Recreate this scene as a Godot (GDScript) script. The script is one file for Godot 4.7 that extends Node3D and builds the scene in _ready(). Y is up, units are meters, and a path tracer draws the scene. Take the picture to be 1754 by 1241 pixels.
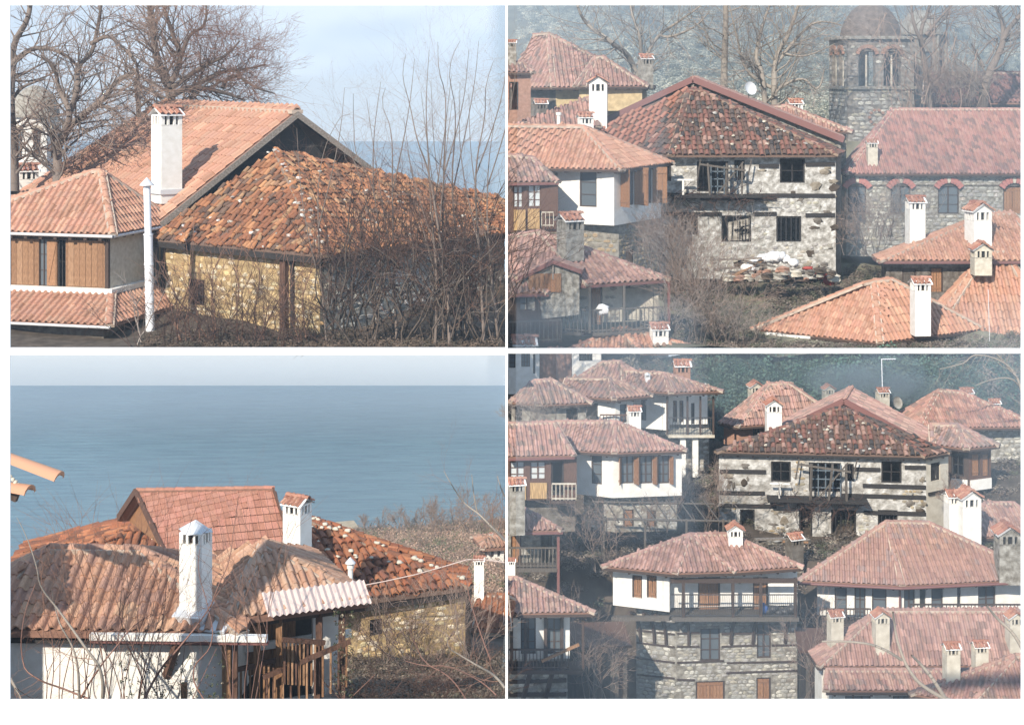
extends Node3D
# A hill town seen as four views through the openings of an added white page mount.
# EYE is the height of the camera; FL the lens length and HY the horizon in units of the 1754 x 1241 sheet on which the layout was measured.
const EYE := 60.0
const FL := 2800.0
const HX := 877.0
const HY := 130.0

var rng := RandomNumberGenerator.new()
var M := {}
var tile_s: ArrayMesh
var tile_b: ArrayMesh
var tile_r: ArrayMesh
var tile_f: ArrayMesh
var used := {}

# ---------------------------------------------------------------- mesh buffer
class MB:
	var v := PackedVector3Array()
	var n := PackedVector3Array()
	var c := PackedColorArray()
	var ix := PackedInt32Array()
	var col := Color(1, 1, 1)
	func vert(p: Vector3, nn: Vector3) -> int:
		v.append(p); n.append(nn); c.append(col)
		return v.size() - 1
	func tri(a: Vector3, b: Vector3, d: Vector3) -> void:
		var nn := (b - a).cross(d - a).normalized()
		var k := v.size()
		vert(a, nn); vert(b, nn); vert(d, nn)
		ix.append_array([k, k + 2, k + 1])
	func quad(a: Vector3, b: Vector3, d: Vector3, e: Vector3) -> void:
		var nn := (d - a).cross(e - b).normalized()
		var k := v.size()
		vert(a, nn); vert(b, nn); vert(d, nn); vert(e, nn)
		ix.append_array([k, k + 2, k + 1, k, k + 3, k + 2])
	func box(p: Vector3, s: Vector3, b := Basis()) -> void:
		var x := b.x * s.x * 0.5
		var y := b.y * s.y * 0.5
		var z := b.z * s.z * 0.5
		quad(p - x - y + z, p + x - y + z, p + x + y + z, p - x + y + z)
		quad(p + x - y - z, p - x - y - z, p - x + y - z, p + x + y - z)
		quad(p + x - y + z, p + x - y - z, p + x + y - z, p + x + y + z)
		quad(p - x - y - z, p - x - y + z, p - x + y + z, p - x + y - z)
		quad(p - x + y + z, p + x + y + z, p + x + y - z, p - x + y - z)
		quad(p - x - y - z, p + x - y - z, p + x - y + z, p - x - y + z)
	func span(a: Vector3, b: Vector3) -> void:
		box((a + b) * 0.5, (b - a).abs())
	func beam(a: Vector3, b: Vector3, w: float, h: float, up := Vector3.UP) -> void:
		var z := (a - b)
		var l := z.length()
		if l < 1e-5: return
		z /= l
		var x := up.cross(z)
		if x.length() < 0.02: x = Vector3.RIGHT.cross(z)
		x = x.normalized()
		box((a + b) * 0.5, Vector3(w, h, l), Basis(x, z.cross(x), z))
	func tube(a: Vector3, b: Vector3, r0: float, r1: float, k := 5, cap := false) -> void:
		var z := b - a
		if z.length() < 1e-5: return
		z = z.normalized()
		var x := z.cross(Vector3(0.31, 0.2, 0.93)).normalized()
		var y := z.cross(x)
		var at := v.size()
		for i in k:
			var t := TAU * i / k
			var d := x * cos(t) + y * sin(t)
			vert(a + d * r0, d); vert(b + d * r1, d)
		for i in k:
			var p := at + 2 * i
			var q := at + 2 * ((i + 1) % k)
			ix.append_array([p, p + 1, q, q, p + 1, q + 1])
		if cap:
			for i in k:
				var t0 := TAU * i / k
				var t1 := TAU * (i + 1) / k
				tri(b, b + (x * cos(t0) + y * sin(t0)) * r1, b + (x * cos(t1) + y * sin(t1)) * r1)
	func lathe(p: Vector3, prof: Array, k := 16, sx := 1.0, sz := 1.0) -> void:
		for j in prof.size() - 1:
			var a: Vector2 = prof[j]
			var b: Vector2 = prof[j + 1]
			var sl := Vector2(b.y - a.y, a.x - b.x).normalized()
			var at := v.size()
			for i in k + 1:
				var t := TAU * i / k
				var d := Vector3(cos(t) * sx, 0, sin(t) * sz)
				var nn := (Vector3(cos(t), 0, sin(t)) * sl.x + Vector3(0, sl.y, 0)).normalized()
				vert(p + d * a.x + Vector3(0, a.y, 0), nn); vert(p + d * b.x + Vector3(0, b.y, 0), nn)
			for i in k:
				var q := at + 2 * i
				ix.append_array([q, q + 2, q + 1, q + 1, q + 2, q + 3])
	func blob(p: Vector3, s: Vector3, r: RandomNumberGenerator, rough := 0.2, seg := 6) -> void:
		# an irregular stone or sack: a jittered low sphere
		var at := v.size()
		var rows := maxi(3, seg / 2 + 1)
		var rad := []
		for j in rows + 1:
			for i in seg:
				rad.append(1.0 + r.randf_range(-rough, rough))
		for j in rows + 1:
			var f := PI * j / rows
			for i in seg:
				var t := TAU * i / seg
				var k: float = rad[j * seg + i] if j > 0 and j < rows else rad[j * seg]
				var d := Vector3(sin(f) * cos(t), cos(f), sin(f) * sin(t))
				vert(p + d * s * k, (d / s).normalized())
		for j in rows:
			for i in seg:
				var a := at + j * seg + i
				var b := at + j * seg + (i + 1) % seg
				ix.append_array([a, a + seg, b, b, a + seg, b + seg])
	func rock(p: Vector3, s: Vector3, r: RandomNumberGenerator, rough := 0.25, seg := 6) -> void:
		# a broken stone: the same, with flat facets
		var pts := []
		var rows := 3
		for j in rows + 1:
			for i in seg:
				var f := PI * j / rows
				var t := TAU * (i + 0.5 * (j % 2)) / seg
				var k := 1.0 + (r.randf_range(-rough, rough) if j > 0 and j < rows else 0.0)
				pts.append(p + Vector3(sin(f) * cos(t), cos(f) * 0.86, sin(f) * sin(t)) * s * k)
		for j in rows:
			for i in seg:
				var a: Vector3 = pts[j * seg + i]
				var b: Vector3 = pts[j * seg + (i + 1) % seg]
				var d: Vector3 = pts[(j + 1) * seg + i]
				var e: Vector3 = pts[(j + 1) * seg + (i + 1) % seg]
				if j > 0: tri(a, b, d)
				if j < rows - 1: tri(b, e, d)
	func join(o: MB) -> void:
		var k := v.size()
		v.append_array(o.v); n.append_array(o.n); c.append_array(o.c)
		for i in o.ix: ix.append(i + k)
	func mesh() -> ArrayMesh:
		var m := ArrayMesh.new()
		if v.is_empty(): return m
		var a := []
		a.resize(Mesh.ARRAY_MAX)
		a[Mesh.ARRAY_VERTEX] = v; a[Mesh.ARRAY_NORMAL] = n; a[Mesh.ARRAY_COLOR] = c; a[Mesh.ARRAY_INDEX] = ix
		m.add_surface_from_arrays(Mesh.PRIMITIVE_TRIANGLES, a)
		return m

# ---------------------------------------------------------------- nodes
func numbered(called: String) -> String:
	if not used.has(called):
		used[called] = 0
		return called
	used[called] += 1
	return "%s_%03d" % [called, used[called]]
func tag(o: Node3D, label: String, category: String, group := "") -> Node3D:
	o.set_meta("label", label); o.set_meta("category", category)
	if group: o.set_meta("group", group)
	return o
func thing(called: String, label: String, category: String, at := Vector3.ZERO, turn := 0.0, group := "") -> Node3D:
	var o := Node3D.new()
	o.name = numbered(called)
	add_child(o)
	o.position = at; o.rotation.y = turn
	tag(o, label, category, group)
	return o
func put(called: String, b, m: Material, parent: Node = null) -> MeshInstance3D:
	var o := MeshInstance3D.new()
	o.name = called if parent else numbered(called)
	o.mesh = b.mesh() if b is MB else b
	o.material_override = m
	(parent if parent else self).add_child(o, true)
	return o
func structure(called: String, b: MB, m: Material) -> MeshInstance3D:
	var o := put(called, b, m)
	o.set_meta("kind", "structure")
	return o
func scatter(called: String, mesh: Mesh, m: Material, xf: Array, cols: Array, parent: Node = null, kind := "stuff") -> MultiMeshInstance3D:
	var mm := MultiMesh.new()
	mm.transform_format = MultiMesh.TRANSFORM_3D
	mm.use_colors = true
	mm.mesh = mesh
	mm.instance_count = xf.size()
	for i in xf.size():
		mm.set_instance_transform(i, xf[i]); mm.set_instance_color(i, cols[i])
	var o := MultiMeshInstance3D.new()
	o.name = called if parent else numbered(called)
	o.multimesh = mm
	o.material_override = m
	(parent if parent else self).add_child(o, true)
	if kind: o.set_meta("kind", kind)
	return o

# ---------------------------------------------------------------- layout: from the sheet to the place
func spot(px: float, py: float, z: float) -> Vector3:
	return Vector3((px - HX) / FL * z, EYE - (py - HY) / FL * z, -z)
func along(a: Vector3, u: Vector3, px: float) -> float:   # how far along u from a a vertical line of the sheet is met
	var k := (px - HX) / FL
	return (k * -a.z - a.x) / (u.x + k * u.z)
func height_at(py: float, z: float) -> float:
	return EYE - (py - HY) / FL * z

# ---------------------------------------------------------------- materials
const GRAINED := ["plank_a", "plank_b", "plank_c", "shutter", "shutter_b", "dark_wood", "brown", "grey_wood", "panel"]
func noise_tex(freq: float, lo: Color, hi: Color, sd: int, oct := 4, size := 512, type := FastNoiseLite.TYPE_SIMPLEX_SMOOTH) -> NoiseTexture2D:
	var f := FastNoiseLite.new()
	f.noise_type = type; f.seed = sd; f.frequency = freq; f.fractal_octaves = oct
	var t := NoiseTexture2D.new()
	t.noise = f; t.seamless = true; t.width = size; t.height = size
	var g := Gradient.new()
	g.set_color(0, lo); g.set_color(1, hi)
	t.color_ramp = g
	return t
func lin(r: float, g: float, b: float) -> Color:
	return Color(r, g, b).linear_to_srgb()
func mat(key: String, r: float, g: float, b: float, rough := 0.85, tex: Texture2D = null, scale := 1.0, vc := false) -> StandardMaterial3D:
	var m := StandardMaterial3D.new()
	m.albedo_color = lin(r, g, b)
	m.roughness = rough
	if tex:
		m.albedo_texture = tex
		m.uv1_triplanar = true
		m.uv1_world_triplanar = true
		m.uv1_scale = Vector3(scale, scale, scale)
		if key in GRAINED: m.uv1_scale = Vector3(scale * 4.0, scale * 0.35, scale * 4.0)
	m.vertex_color_use_as_albedo = vc
	M[key] = m
	return m
func relief(m: StandardMaterial3D, tex: Texture2D, strength := 1.0) -> void:
	m.normal_enabled = true
	m.normal_texture = tex
	m.normal_scale = strength
func bump_tex(freq: float, sd: int, strength := 6.0, type := FastNoiseLite.TYPE_SIMPLEX_SMOOTH) -> NoiseTexture2D:
	var f := FastNoiseLite.new()
	f.noise_type = type; f.seed = sd; f.frequency = freq; f.fractal_octaves = 4
	var t := NoiseTexture2D.new()
	t.noise = f; t.seamless = true; t.width = 512; t.height = 512
	t.as_normal_map = true; t.bump_strength = strength
	return t

# ---------------------------------------------------------------- tiles
func make_tiles() -> void:
	# tile_s: a barrel with its pan, one unit wide and long; lower end at z = 0, raised
	var prof := []
	for i in 7:
		var t := PI * (1.0 - i / 6.0)
		prof.append(Vector2(-0.2 + 0.30 * cos(t), 0.36 * sin(t)))
	prof.append(Vector2(0.3, -0.09)); prof.append(Vector2(0.5, 0.0))
	var b := MB.new()
	_tile(b, prof, 0.11, 1.14)
	tile_s = b.mesh()
	# tile_b: an old hand-made barrel alone, tapered
	prof = []
	for i in 7:
		var t := PI * (1.0 - i / 6.0)
		prof.append(Vector2(0.42 * cos(t), 0.36 * sin(t)))
	b = MB.new()
	_tile(b, prof, 0.15, 1.25, 0.8)
	tile_b = b.mesh()
	# tile_f: a flat pressed tile with one low rib
	b = MB.new()
	_tile(b, [Vector2(-.5, .02), Vector2(-.44, .10), Vector2(-.36, .10), Vector2(-.30, .0), Vector2(-.05, .0), Vector2(0, .04), Vector2(.05, .0), Vector2(.5, .0)], 0.10, 1.1)
	tile_f = b.mesh()
	# tile_r: ridge barrel
	prof = []
	for i in 8:
		var t := PI * (1.0 - i / 7.0)
		prof.append(Vector2(0.5 * cos(t), 0.42 * sin(t)))
	b = MB.new()
	_tile(b, prof, 0.1, 1.15, 0.9)
	tile_r = b.mesh()
func _tile(b: MB, prof: Array, lift: float, ln: float, taper := 1.0) -> void:
	var k := prof.size()
	var at := b.v.size()
	for i in k:
		var p: Vector2 = prof[i]
		var d: Vector2 = prof[mini(i + 1, k - 1)] - prof[maxi(i - 1, 0)]
		var nn := Vector3(-d.y, d.x, 0).normalized()
		b.vert(Vector3(p.x, p.y + lift, 0), nn)
		b.vert(Vector3(p.x * taper, p.y * taper, -ln), nn)
	for i in k - 1:
		var q := at + 2 * i
		b.ix.append_array([q, q + 1, q + 2, q + 1, q + 3, q + 2])
	for i in k - 1:   # the thick lower lip
		var p: Vector2 = prof[i]
		var q: Vector2 = prof[i + 1]
		b.quad(Vector3(p.x * 0.82 - 0.03, p.y * 0.75 + lift - 0.06, 0), Vector3(q.x * 0.82 - 0.03, q.y * 0.75 + lift - 0.06, 0), Vector3(q.x, q.y + lift, 0), Vector3(p.x, p.y + lift, 0))
func tint(pal: Array, spread := 0.14) -> Color:
	var c: Color = pal[rng.randi() % pal.size()]
	var k := 1.0 + rng.randf_range(-spread, spread)
	return Color(c.r * k, c.g * k * (1.0 + rng.randf_range(-0.04, 0.04)), c.b * k)
# one pitched face: e0-e1 the eave from left to right seen from outside, t1-t0 the top. Returns the places of its tiles in the roof's own axes
func face_tiles(e0: Vector3, e1: Vector3, t1: Vector3, t0: Vector3, tp: float, tl: float, wild := 0.0, gaps := 0.0) -> Array:
	var out := []
	var u := (e1 - e0)
	u.y = 0
	u = u.normalized()
	var up := Vector3.UP.cross(u)
	var w := (e1 - e0).dot(u)
	var f := func(q: Vector3) -> Vector3: return Vector3((q - e0).dot(u), (q - e0).dot(up), q.y)
	var tris := [[f.call(e0), f.call(e1), f.call(t1)]]
	if t0.distance_to(t1) > 0.02: tris.append([f.call(e0), f.call(t1), f.call(t0)])
	var amin := minf(0, f.call(t0).x)
	var amax := maxf(w, f.call(t1).x)
	var bmax := maxf(f.call(t0).y, f.call(t1).y)
	var rise := maxf(t0.y - e0.y, t1.y - e1.y)
	var step := tl * bmax / sqrt(bmax * bmax + rise * rise)
	var cols := int(ceil((amax - amin) / tp)) + 1
	for k in int(ceil(bmax / step)):
		for j in cols:
			var a := amin + (j + 0.5) * tp
			var b := (k + 0.5) * step
			for t in tris:
				var A: Vector3 = t[0]
				var B: Vector3 = t[1]
				var C: Vector3 = t[2]
				var den := (B.y - C.y) * (A.x - C.x) + (C.x - B.x) * (A.y - C.y)
				if absf(den) < 1e-6: continue
				var l0 := ((B.y - C.y) * (a - C.x) + (C.x - B.x) * (b - C.y)) / den
				var l1 := ((C.y - A.y) * (a - C.x) + (A.x - C.x) * (b - C.y)) / den
				var l2 := 1.0 - l0 - l1
				if l0 < -0.001 or l1 < -0.001 or l2 < -0.001: continue
				if gaps > 0.0 and rng.randf() < gaps: break
				var P0 := e0 + u * A.x + up * A.y; P0.y = A.z
				var P1 := e0 + u * B.x + up * B.y; P1.y = B.z
				var P2 := e0 + u * C.x + up * C.y; P2.y = C.z
				var nn := (P1 - P0).cross(P2 - P0).normalized()
				if nn.y < 0: nn = -nn
				var q := P0 * l0 + P1 * l1 + P2 * l2
				var us := (up - nn * up.dot(nn)).normalized()
				var ux := us.cross(nn)
				var bs := Basis(ux * tp, nn * tp, -us * tl)
				q -= us * tl * 0.5
				if wild > 0.0:
					bs = Basis(nn, rng.randfn(0, 0.16 * wild)) * Basis(ux, rng.randfn(0, 0.07 * wild)) * bs
					q += ux * rng.randfn(0, 0.06 * wild) * tp + us * rng.randfn(0, 0.12 * wild) * tl + nn * absf(rng.randfn(0, 0.06 * wild)) * tp
				out.append(Transform3D(bs, q + nn * 0.01))
				break
	return out
func line_tiles(p: Vector3, q: Vector3, wd: float, ln: float, wild := 0.0) -> Array:
	var out := []
	var d := q - p
	var l := d.length()
	if l < 0.1: return out
	d /= l
	var x := d.cross(Vector3.UP).normalized()
	var y := x.cross(d)
	var k := maxi(1, int(round(l / ln)))
	for i in k:
		var at := p + d * (l * i / k)
		var b := Basis(x * wd, y * wd, -d * (l / k))
		if wild > 0.0:
			b = Basis(y, rng.randfn(0, 0.1 * wild)) * b
			at += x * rng.randfn(0, 0.05 * wild) * wd
		out.append(Transform3D(b, at))
	return out
# lays tiles under a roof: the nearest `single` of them as pieces of their own, the rest as one
func lay(roof: Node3D, mesh: Mesh, xf: Array, pal: Array, single := 0, called := "tile", spread := 0.14) -> void:
	if xf.is_empty(): return
	var g := roof.global_transform
	var order := range(xf.size())
	if single > 0 and single < xf.size():
		order.sort_custom(func(a, b): return (g * xf[a].origin).z > (g * xf[b].origin).z)
	var rest := []
	var cols := []
	var n := 0
	for i in order:
		if n < single:
			var o := MeshInstance3D.new()
			o.name = called
			o.mesh = mesh
			o.material_override = clay(pal)
			o.transform = xf[i]
			roof.add_child(o, true)
			n += 1
		else:
			rest.append(xf[i]); cols.append(tint(pal, spread))
	if rest.size(): scatter(called, mesh, M.clay, rest, cols, roof)
var clays := {}
func clay(pal: Array) -> Material:   # a handful of fired tones for tiles that are pieces of their own
	var key := str(pal)
	if not clays.has(key):
		clays[key] = []
		for i in 10:
			var c := tint(pal)
			var m: StandardMaterial3D = M.clay.duplicate()
			m.albedo_color = lin(minf(c.r, 1.0), minf(c.g, 1.0), minf(c.b, 1.0))
			m.vertex_color_use_as_albedo = false
			clays[key].append(m)
	return clays[key][rng.randi() % 10]
# ---------------------------------------------------------------- walls and openings
# a wall from a to b (left to right seen from outside) of height h, with holes [x, y, w, h] cut in
func wall(parent: Node3D, a: Vector3, b: Vector3, h: float, holes: Array, m: Material, thick := 0.3, called := "wall") -> MeshInstance3D:
	var s := MB.new()
	var u := (b - a)
	var L := u.length()
	u /= L
	var n := u.cross(Vector3.UP)
	var xs := [0.0, L]
	var ys := [0.0, h]
	for o in holes:
		for k in [o[0], o[0] + o[2]]:
			if k > 0.0 and k < L: xs.append(k)
		for k in [o[1], o[1] + o[3]]:
			if k > 0.0 and k < h: ys.append(k)
	xs.sort(); ys.sort()
	for i in xs.size() - 1:
		for j in ys.size() - 1:
			var cx: float = (xs[i] + xs[i + 1]) * 0.5
			var cy: float = (ys[j] + ys[j + 1]) * 0.5
			var open := false
			for o in holes:
				if cx > o[0] and cx < o[0] + o[2] and cy > o[1] and cy < o[1] + o[3]: open = true
			if open or xs[i + 1] - xs[i] < 1e-4 or ys[j + 1] - ys[j] < 1e-4: continue
			var p = a + u * xs[i] + Vector3.UP * ys[j]
			var q = a + u * xs[i + 1] + Vector3.UP * ys[j]
			var e = Vector3.UP * (ys[j + 1] - ys[j])
			s.quad(p, q, q + e, p + e)
			s.quad(q - n * thick, p - n * thick, p + e - n * thick, q + e - n * thick)
	for o in holes:
		var x0 := maxf(o[0], 0.0)
		var x1 := minf(o[0] + o[2], L)
		var y0 := maxf(o[1], 0.0)
		var y1 := minf(o[1] + o[3], h)
		var p := a + u * x0 + Vector3.UP * y0
		var q := a + u * x1 + Vector3.UP * y0
		var e := Vector3.UP * (y1 - y0)
		var t := n * thick
		s.quad(p - t, p, p + e, p + e - t); s.quad(q, q - t, q + e - t, q + e)
		s.quad(p - t, q - t, q, p); s.quad(p + e, q + e, q + e - t, p + e - t)
	return put(called, s, m, parent)
# what fills an opening; the node's axes: x right, y up, z out of the wall
func filling(parent: Node3D, a: Vector3, u: Vector3, o: Array, style: String, k := 1.0) -> void:
	var n := u.cross(Vector3.UP)
	var w: float = o[2]
	var h: float = o[3]
	var at = a + u * o[0] + Vector3.UP * o[1]
	var xf := Transform3D(Basis(u, Vector3.UP, n), at)
	var f := MB.new()
	var g := MB.new()
	var t := 0.055 * k
	var fm: Material = M.dark_wood
	var called := "window"
	var z := -0.12
	if style.begins_with("door"): called = "door"
	if style in ["pane2", "pane1", "pane3", "open_shutter", "arch", "pale2"]:
		# frame round the opening, mullions, glass behind
		f.span(Vector3(0, 0, z - 0.04), Vector3(t, h, z + 0.05)); f.span(Vector3(w - t, 0, z - 0.04), Vector3(w, h, z + 0.05))
		f.span(Vector3(t, 0, z - 0.04), Vector3(w - t, t, z + 0.05)); f.span(Vector3(t, h - t, z - 0.04), Vector3(w - t, h, z + 0.05))
		var nx := 1 if style == "pane1" else 2
		if style == "pane3": nx = 3
		for i in range(1, nx): f.span(Vector3(w * i / nx - t * 0.6, t, z - 0.03), Vector3(w * i / nx + t * 0.6, h - t, z + 0.045))
		var ny := 3 if h > w * 0.9 else 2
		for i in range(1, ny): f.span(Vector3(t, h * i / ny - t * 0.3, z - 0.02), Vector3(w - t, h * i / ny + t * 0.3, z + 0.03))
		if style == "pale2": fm = M.brown
		var o1 := put(called, f, fm, parent)
		o1.transform = xf
		for i in nx:
			for j in ny:
				g = MB.new()
				g.span(Vector3(w * i / nx + t * 0.5, h * j / ny + t * 0.25, z - 0.012), Vector3(w * (i + 1) / nx - t * 0.5, h * (j + 1) / ny - t * 0.25, z - 0.004))
				put("pane", g, M.glass if style != "pale2" else M.curtain_glass, o1)
		if style == "open_shutter":
			for s in [-1, 1]:
				var leaf := MB.new()
				var hinge := Vector3(0.0 if s < 0 else w, 0, 0.02)
				var dir := Vector3(s * 0.45, 0, 0.9).normalized()
				for b in 3:
					var p := hinge + dir * (w * 0.5 * (b + 0.5) / 3.0)
					leaf.box(p + Vector3(0, h / 2, 0), Vector3(w * 0.5 / 3.0 - 0.012 * k, h, 0.035 * k), Basis(dir, Vector3.UP, dir.cross(Vector3.UP)))
				for yy in [0.15, 0.85]: leaf.box(hinge + dir * (w * 0.25) + Vector3(0, h * yy, 0) + dir.cross(Vector3.UP) * 0.035 * k, Vector3(w * 0.46, 0.09 * k, 0.03 * k), Basis(dir, Vector3.UP, dir.cross(Vector3.UP)))
				put("shutter", leaf, M.shutter, o1)
	elif style in ["shut", "door", "boards", "door_pale"]:
		f.span(Vector3(0, 0, z - 0.04), Vector3(t, h, z + 0.07)); f.span(Vector3(w - t, 0, z - 0.04), Vector3(w, h, z + 0.07))
		f.span(Vector3(t, h - t, z - 0.04), Vector3(w - t, h, z + 0.07))
		var o1 := put(called, f, M.dark_wood, parent)
		o1.transform = xf
		var nb := maxi(4, int(round(w / (0.16 * k))))
		for i in nb:
			var leaf := MB.new()
			var x0 := t + (w - 2 * t) * i / nb
			var gap := 0.012 * k
			if i == nb / 2: x0 += gap
			leaf.span(Vector3(x0, 0.01, z - 0.01 - rng.randf() * 0.008), Vector3(t + (w - 2 * t) * (i + 1) / nb - gap, h - t, z + 0.02 + rng.randf() * 0.012))
			put("board", leaf, [M.shutter, M.shutter_b][rng.randi() % 2] if style != "boards" else M.grey_wood, o1)
		f = MB.new()
		for yy in [0.16, 0.84]: f.span(Vector3(t * 1.5, h * yy - 0.05 * k, z + 0.034), Vector3(w - t * 1.5, h * yy + 0.05 * k, z + 0.06))
		put("ledge", f, M.shutter if style != "boards" else M.grey_wood, o1)
	elif style in ["dark", "dark_bars", "hole"]:
		f.span(Vector3(0, 0, z - 0.06), Vector3(t * 1.4, h, z + 0.05)); f.span(Vector3(w - t * 1.4, 0, z - 0.06), Vector3(w, h, z + 0.05))
		f.span(Vector3(t, h - t * 1.4, z - 0.06), Vector3(w - t, h, z + 0.05)); f.span(Vector3(t, 0, z - 0.06), Vector3(w - t, t, z + 0.05))
		var o1 := put(called, f, M.black_wood, parent)
		o1.transform = xf
		if style == "dark_bars":
			f = MB.new()
			for i in range(1, 5): f.tube(Vector3(w * i / 5.0, 0, z + 0.02), Vector3(w * i / 5.0, h, z + 0.02), 0.018 * k, 0.018 * k, 5)
			put("bar", f, M.iron, o1)
		elif style == "dark":
			f = MB.new()
			f.span(Vector3(w * 0.5 - t * 0.5, t, z - 0.03), Vector3(w * 0.5 + t * 0.5, h - t, z + 0.03))
			f.span(Vector3(t, h * 0.5 - t * 0.35, z - 0.03), Vector3(w - t, h * 0.5 + t * 0.35, z + 0.02))
			put("mullion", f, M.black_wood, o1)
# ---------------------------------------------------------------- houses
# spec (sheet positions): px, ey, gy corner of the walls, its eave and its foot; z its distance; yaw in degrees (the corner's right-hand face turned to the right);
# L, R where the left and right faces end (d, w give metres instead); ridge [fx0, fz0, fx1, fz1] in shares of the plan; ry (and ry2) the height of its ends on the sheet
var REL := false   # yaw counted from the line of sight
func house(s: Dictionary) -> Dictionary:
	var yaw := deg_to_rad(s.yaw) - (atan((s.px - HX) / FL) if REL else 0.0)
	var z: float = s.z
	var o := thing(s.n, s.l, s.get("c", "house"), spot(s.px, s.gy, z), yaw, s.get("g", ""))
	var ux := Vector3(cos(yaw), 0, -sin(yaw))
	var uz := Vector3(-sin(yaw), 0, -cos(yaw))
	var base := o.position
	var w: float = s.w if s.has("w") else along(base, ux, s.R)
	var rc := base + ux * w
	var d: float = s.d if s.has("d") else (along(base, uz, s.L) if s.has("L") else along(rc, uz, s.S))
	var h := height_at(s.ey, z) - base.y
	var H := {"o": o, "w": w, "d": d, "h": h, "ux": ux, "uz": uz, "base": base, "k": s.get("k", 1.0), "s": s}
	H.a_front = Vector3.ZERO; H.b_front = Vector3(w, 0, 0)
	H.a_left = Vector3(0, 0, -d); H.b_left = Vector3.ZERO
	H.a_right = Vector3(w, 0, 0); H.b_right = Vector3(w, 0, -d)
	if not s.get("nowall", false):
		for side in ["front", "left", "right"]:
			var a: Vector3 = H["a_" + side]
			var b: Vector3 = H["b_" + side]
			if side == "left" : b = b + Vector3(0, 0, 0)
			var holes := []
			var fills := []
			for q in s.get(side, []):
				var r := rect_on(H, a, b, q)
				holes.append(r); fills.append([r, q[4]])
			var in0 := Vector3.ZERO
			if side != "front":   # side walls stop short of the front wall's thickness
				if side == "left": b = b + (a - b).normalized() * 0.302
				else:
					in0 = (b - a).normalized() * 0.302
					for r in holes: r[0] -= 0.302
			wall(o, a + in0, b, h, holes, s.get("m_" + side, s.m))
			for f in fills: filling(o, a + in0, (b - a).normalized(), f[0], f[1], H.k)
		var bk := MB.new()
		bk.span(Vector3(0.31, 0, -d + 0.002), Vector3(w - 0.31, h, -d + 0.3))
		put("wall", bk, s.m, o)
	if s.get("roof", true): hip_roof(H, s)
	return H
# a rectangle of the sheet on the wall a-b: [x, y, w, h] from the wall's lower left corner
func rect_on(H: Dictionary, a: Vector3, b: Vector3, q: Array) -> Array:
	var g: Transform3D = H.o.global_transform
	var A := g * a
	var u := (g * b - A).normalized()
	var t0 := along(A, u, q[0])
	var t1 := along(A, u, q[2])
	var z := -(A + u * (t0 + t1) * 0.5).z
	var y1 := height_at(q[1], z) - A.y
	var y0 := height_at(q[3], z) - A.y
	return [t0, y0, t1 - t0, y1 - y0]
# a point on the house's plan: on the line across it at share fz of its depth, under the sheet's column px, at the sheet's height py
func plan(H: Dictionary, px: float, py: float, fz: float) -> Vector3:
	var g: Transform3D = H.o.global_transform
	var a := g * Vector3(0, 0, -fz * H.d)
	var x := along(a, H.ux, px)
	var q = a + H.ux * x
	q.y = height_at(py, -q.z)
	return g.affine_inverse() * q
func hip_roof(H: Dictionary, s: Dictionary) -> void:
	var o: Node3D = H.o
	var ov: float = s.get("ov", 0.5)
	var y: float = H.h
	var x0 := -ov
	var x1: float = H.w + ov
	var z0: float = -H.d - ov
	var z1 := ov
	var r: Array = s.ridge
	var g: Transform3D = o.global_transform
	var A := Vector3(lerpf(0, H.w, r[0]), 0, lerpf(0, -H.d, r[1]))
	var B := Vector3(lerpf(0, H.w, r[2]), 0, lerpf(0, -H.d, r[3]))
	A.y = height_at(s.ry, -(g * A).z) - o.position.y
	B.y = A.y if not s.has("ry2") else height_at(s.ry2, -(g * B).z) - o.position.y
	var c := [Vector3(x0, y, z1), Vector3(x1, y, z1), Vector3(x1, y, z0), Vector3(x0, y, z0)]
	var faces := []   # e0, e1, t1, t0
	if absf(B.x - A.x) > absf(B.z - A.z):
		faces = [[c[0], c[1], B, A], [c[1], c[2], B, B], [c[2], c[3], A, B], [c[3], c[0], A, A]]
	else:
		faces = [[c[0], c[1], A, A], [c[1], c[2], B, A], [c[2], c[3], B, B], [c[3], c[0], A, B]]
	var hips := [[c[0], A], [c[1], B if absf(B.x - A.x) > absf(B.z - A.z) else A], [c[2], B], [c[3], A if absf(B.x - A.x) > absf(B.z - A.z) else B], [A, B]]
	roof_of(H, s, faces, hips)
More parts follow.
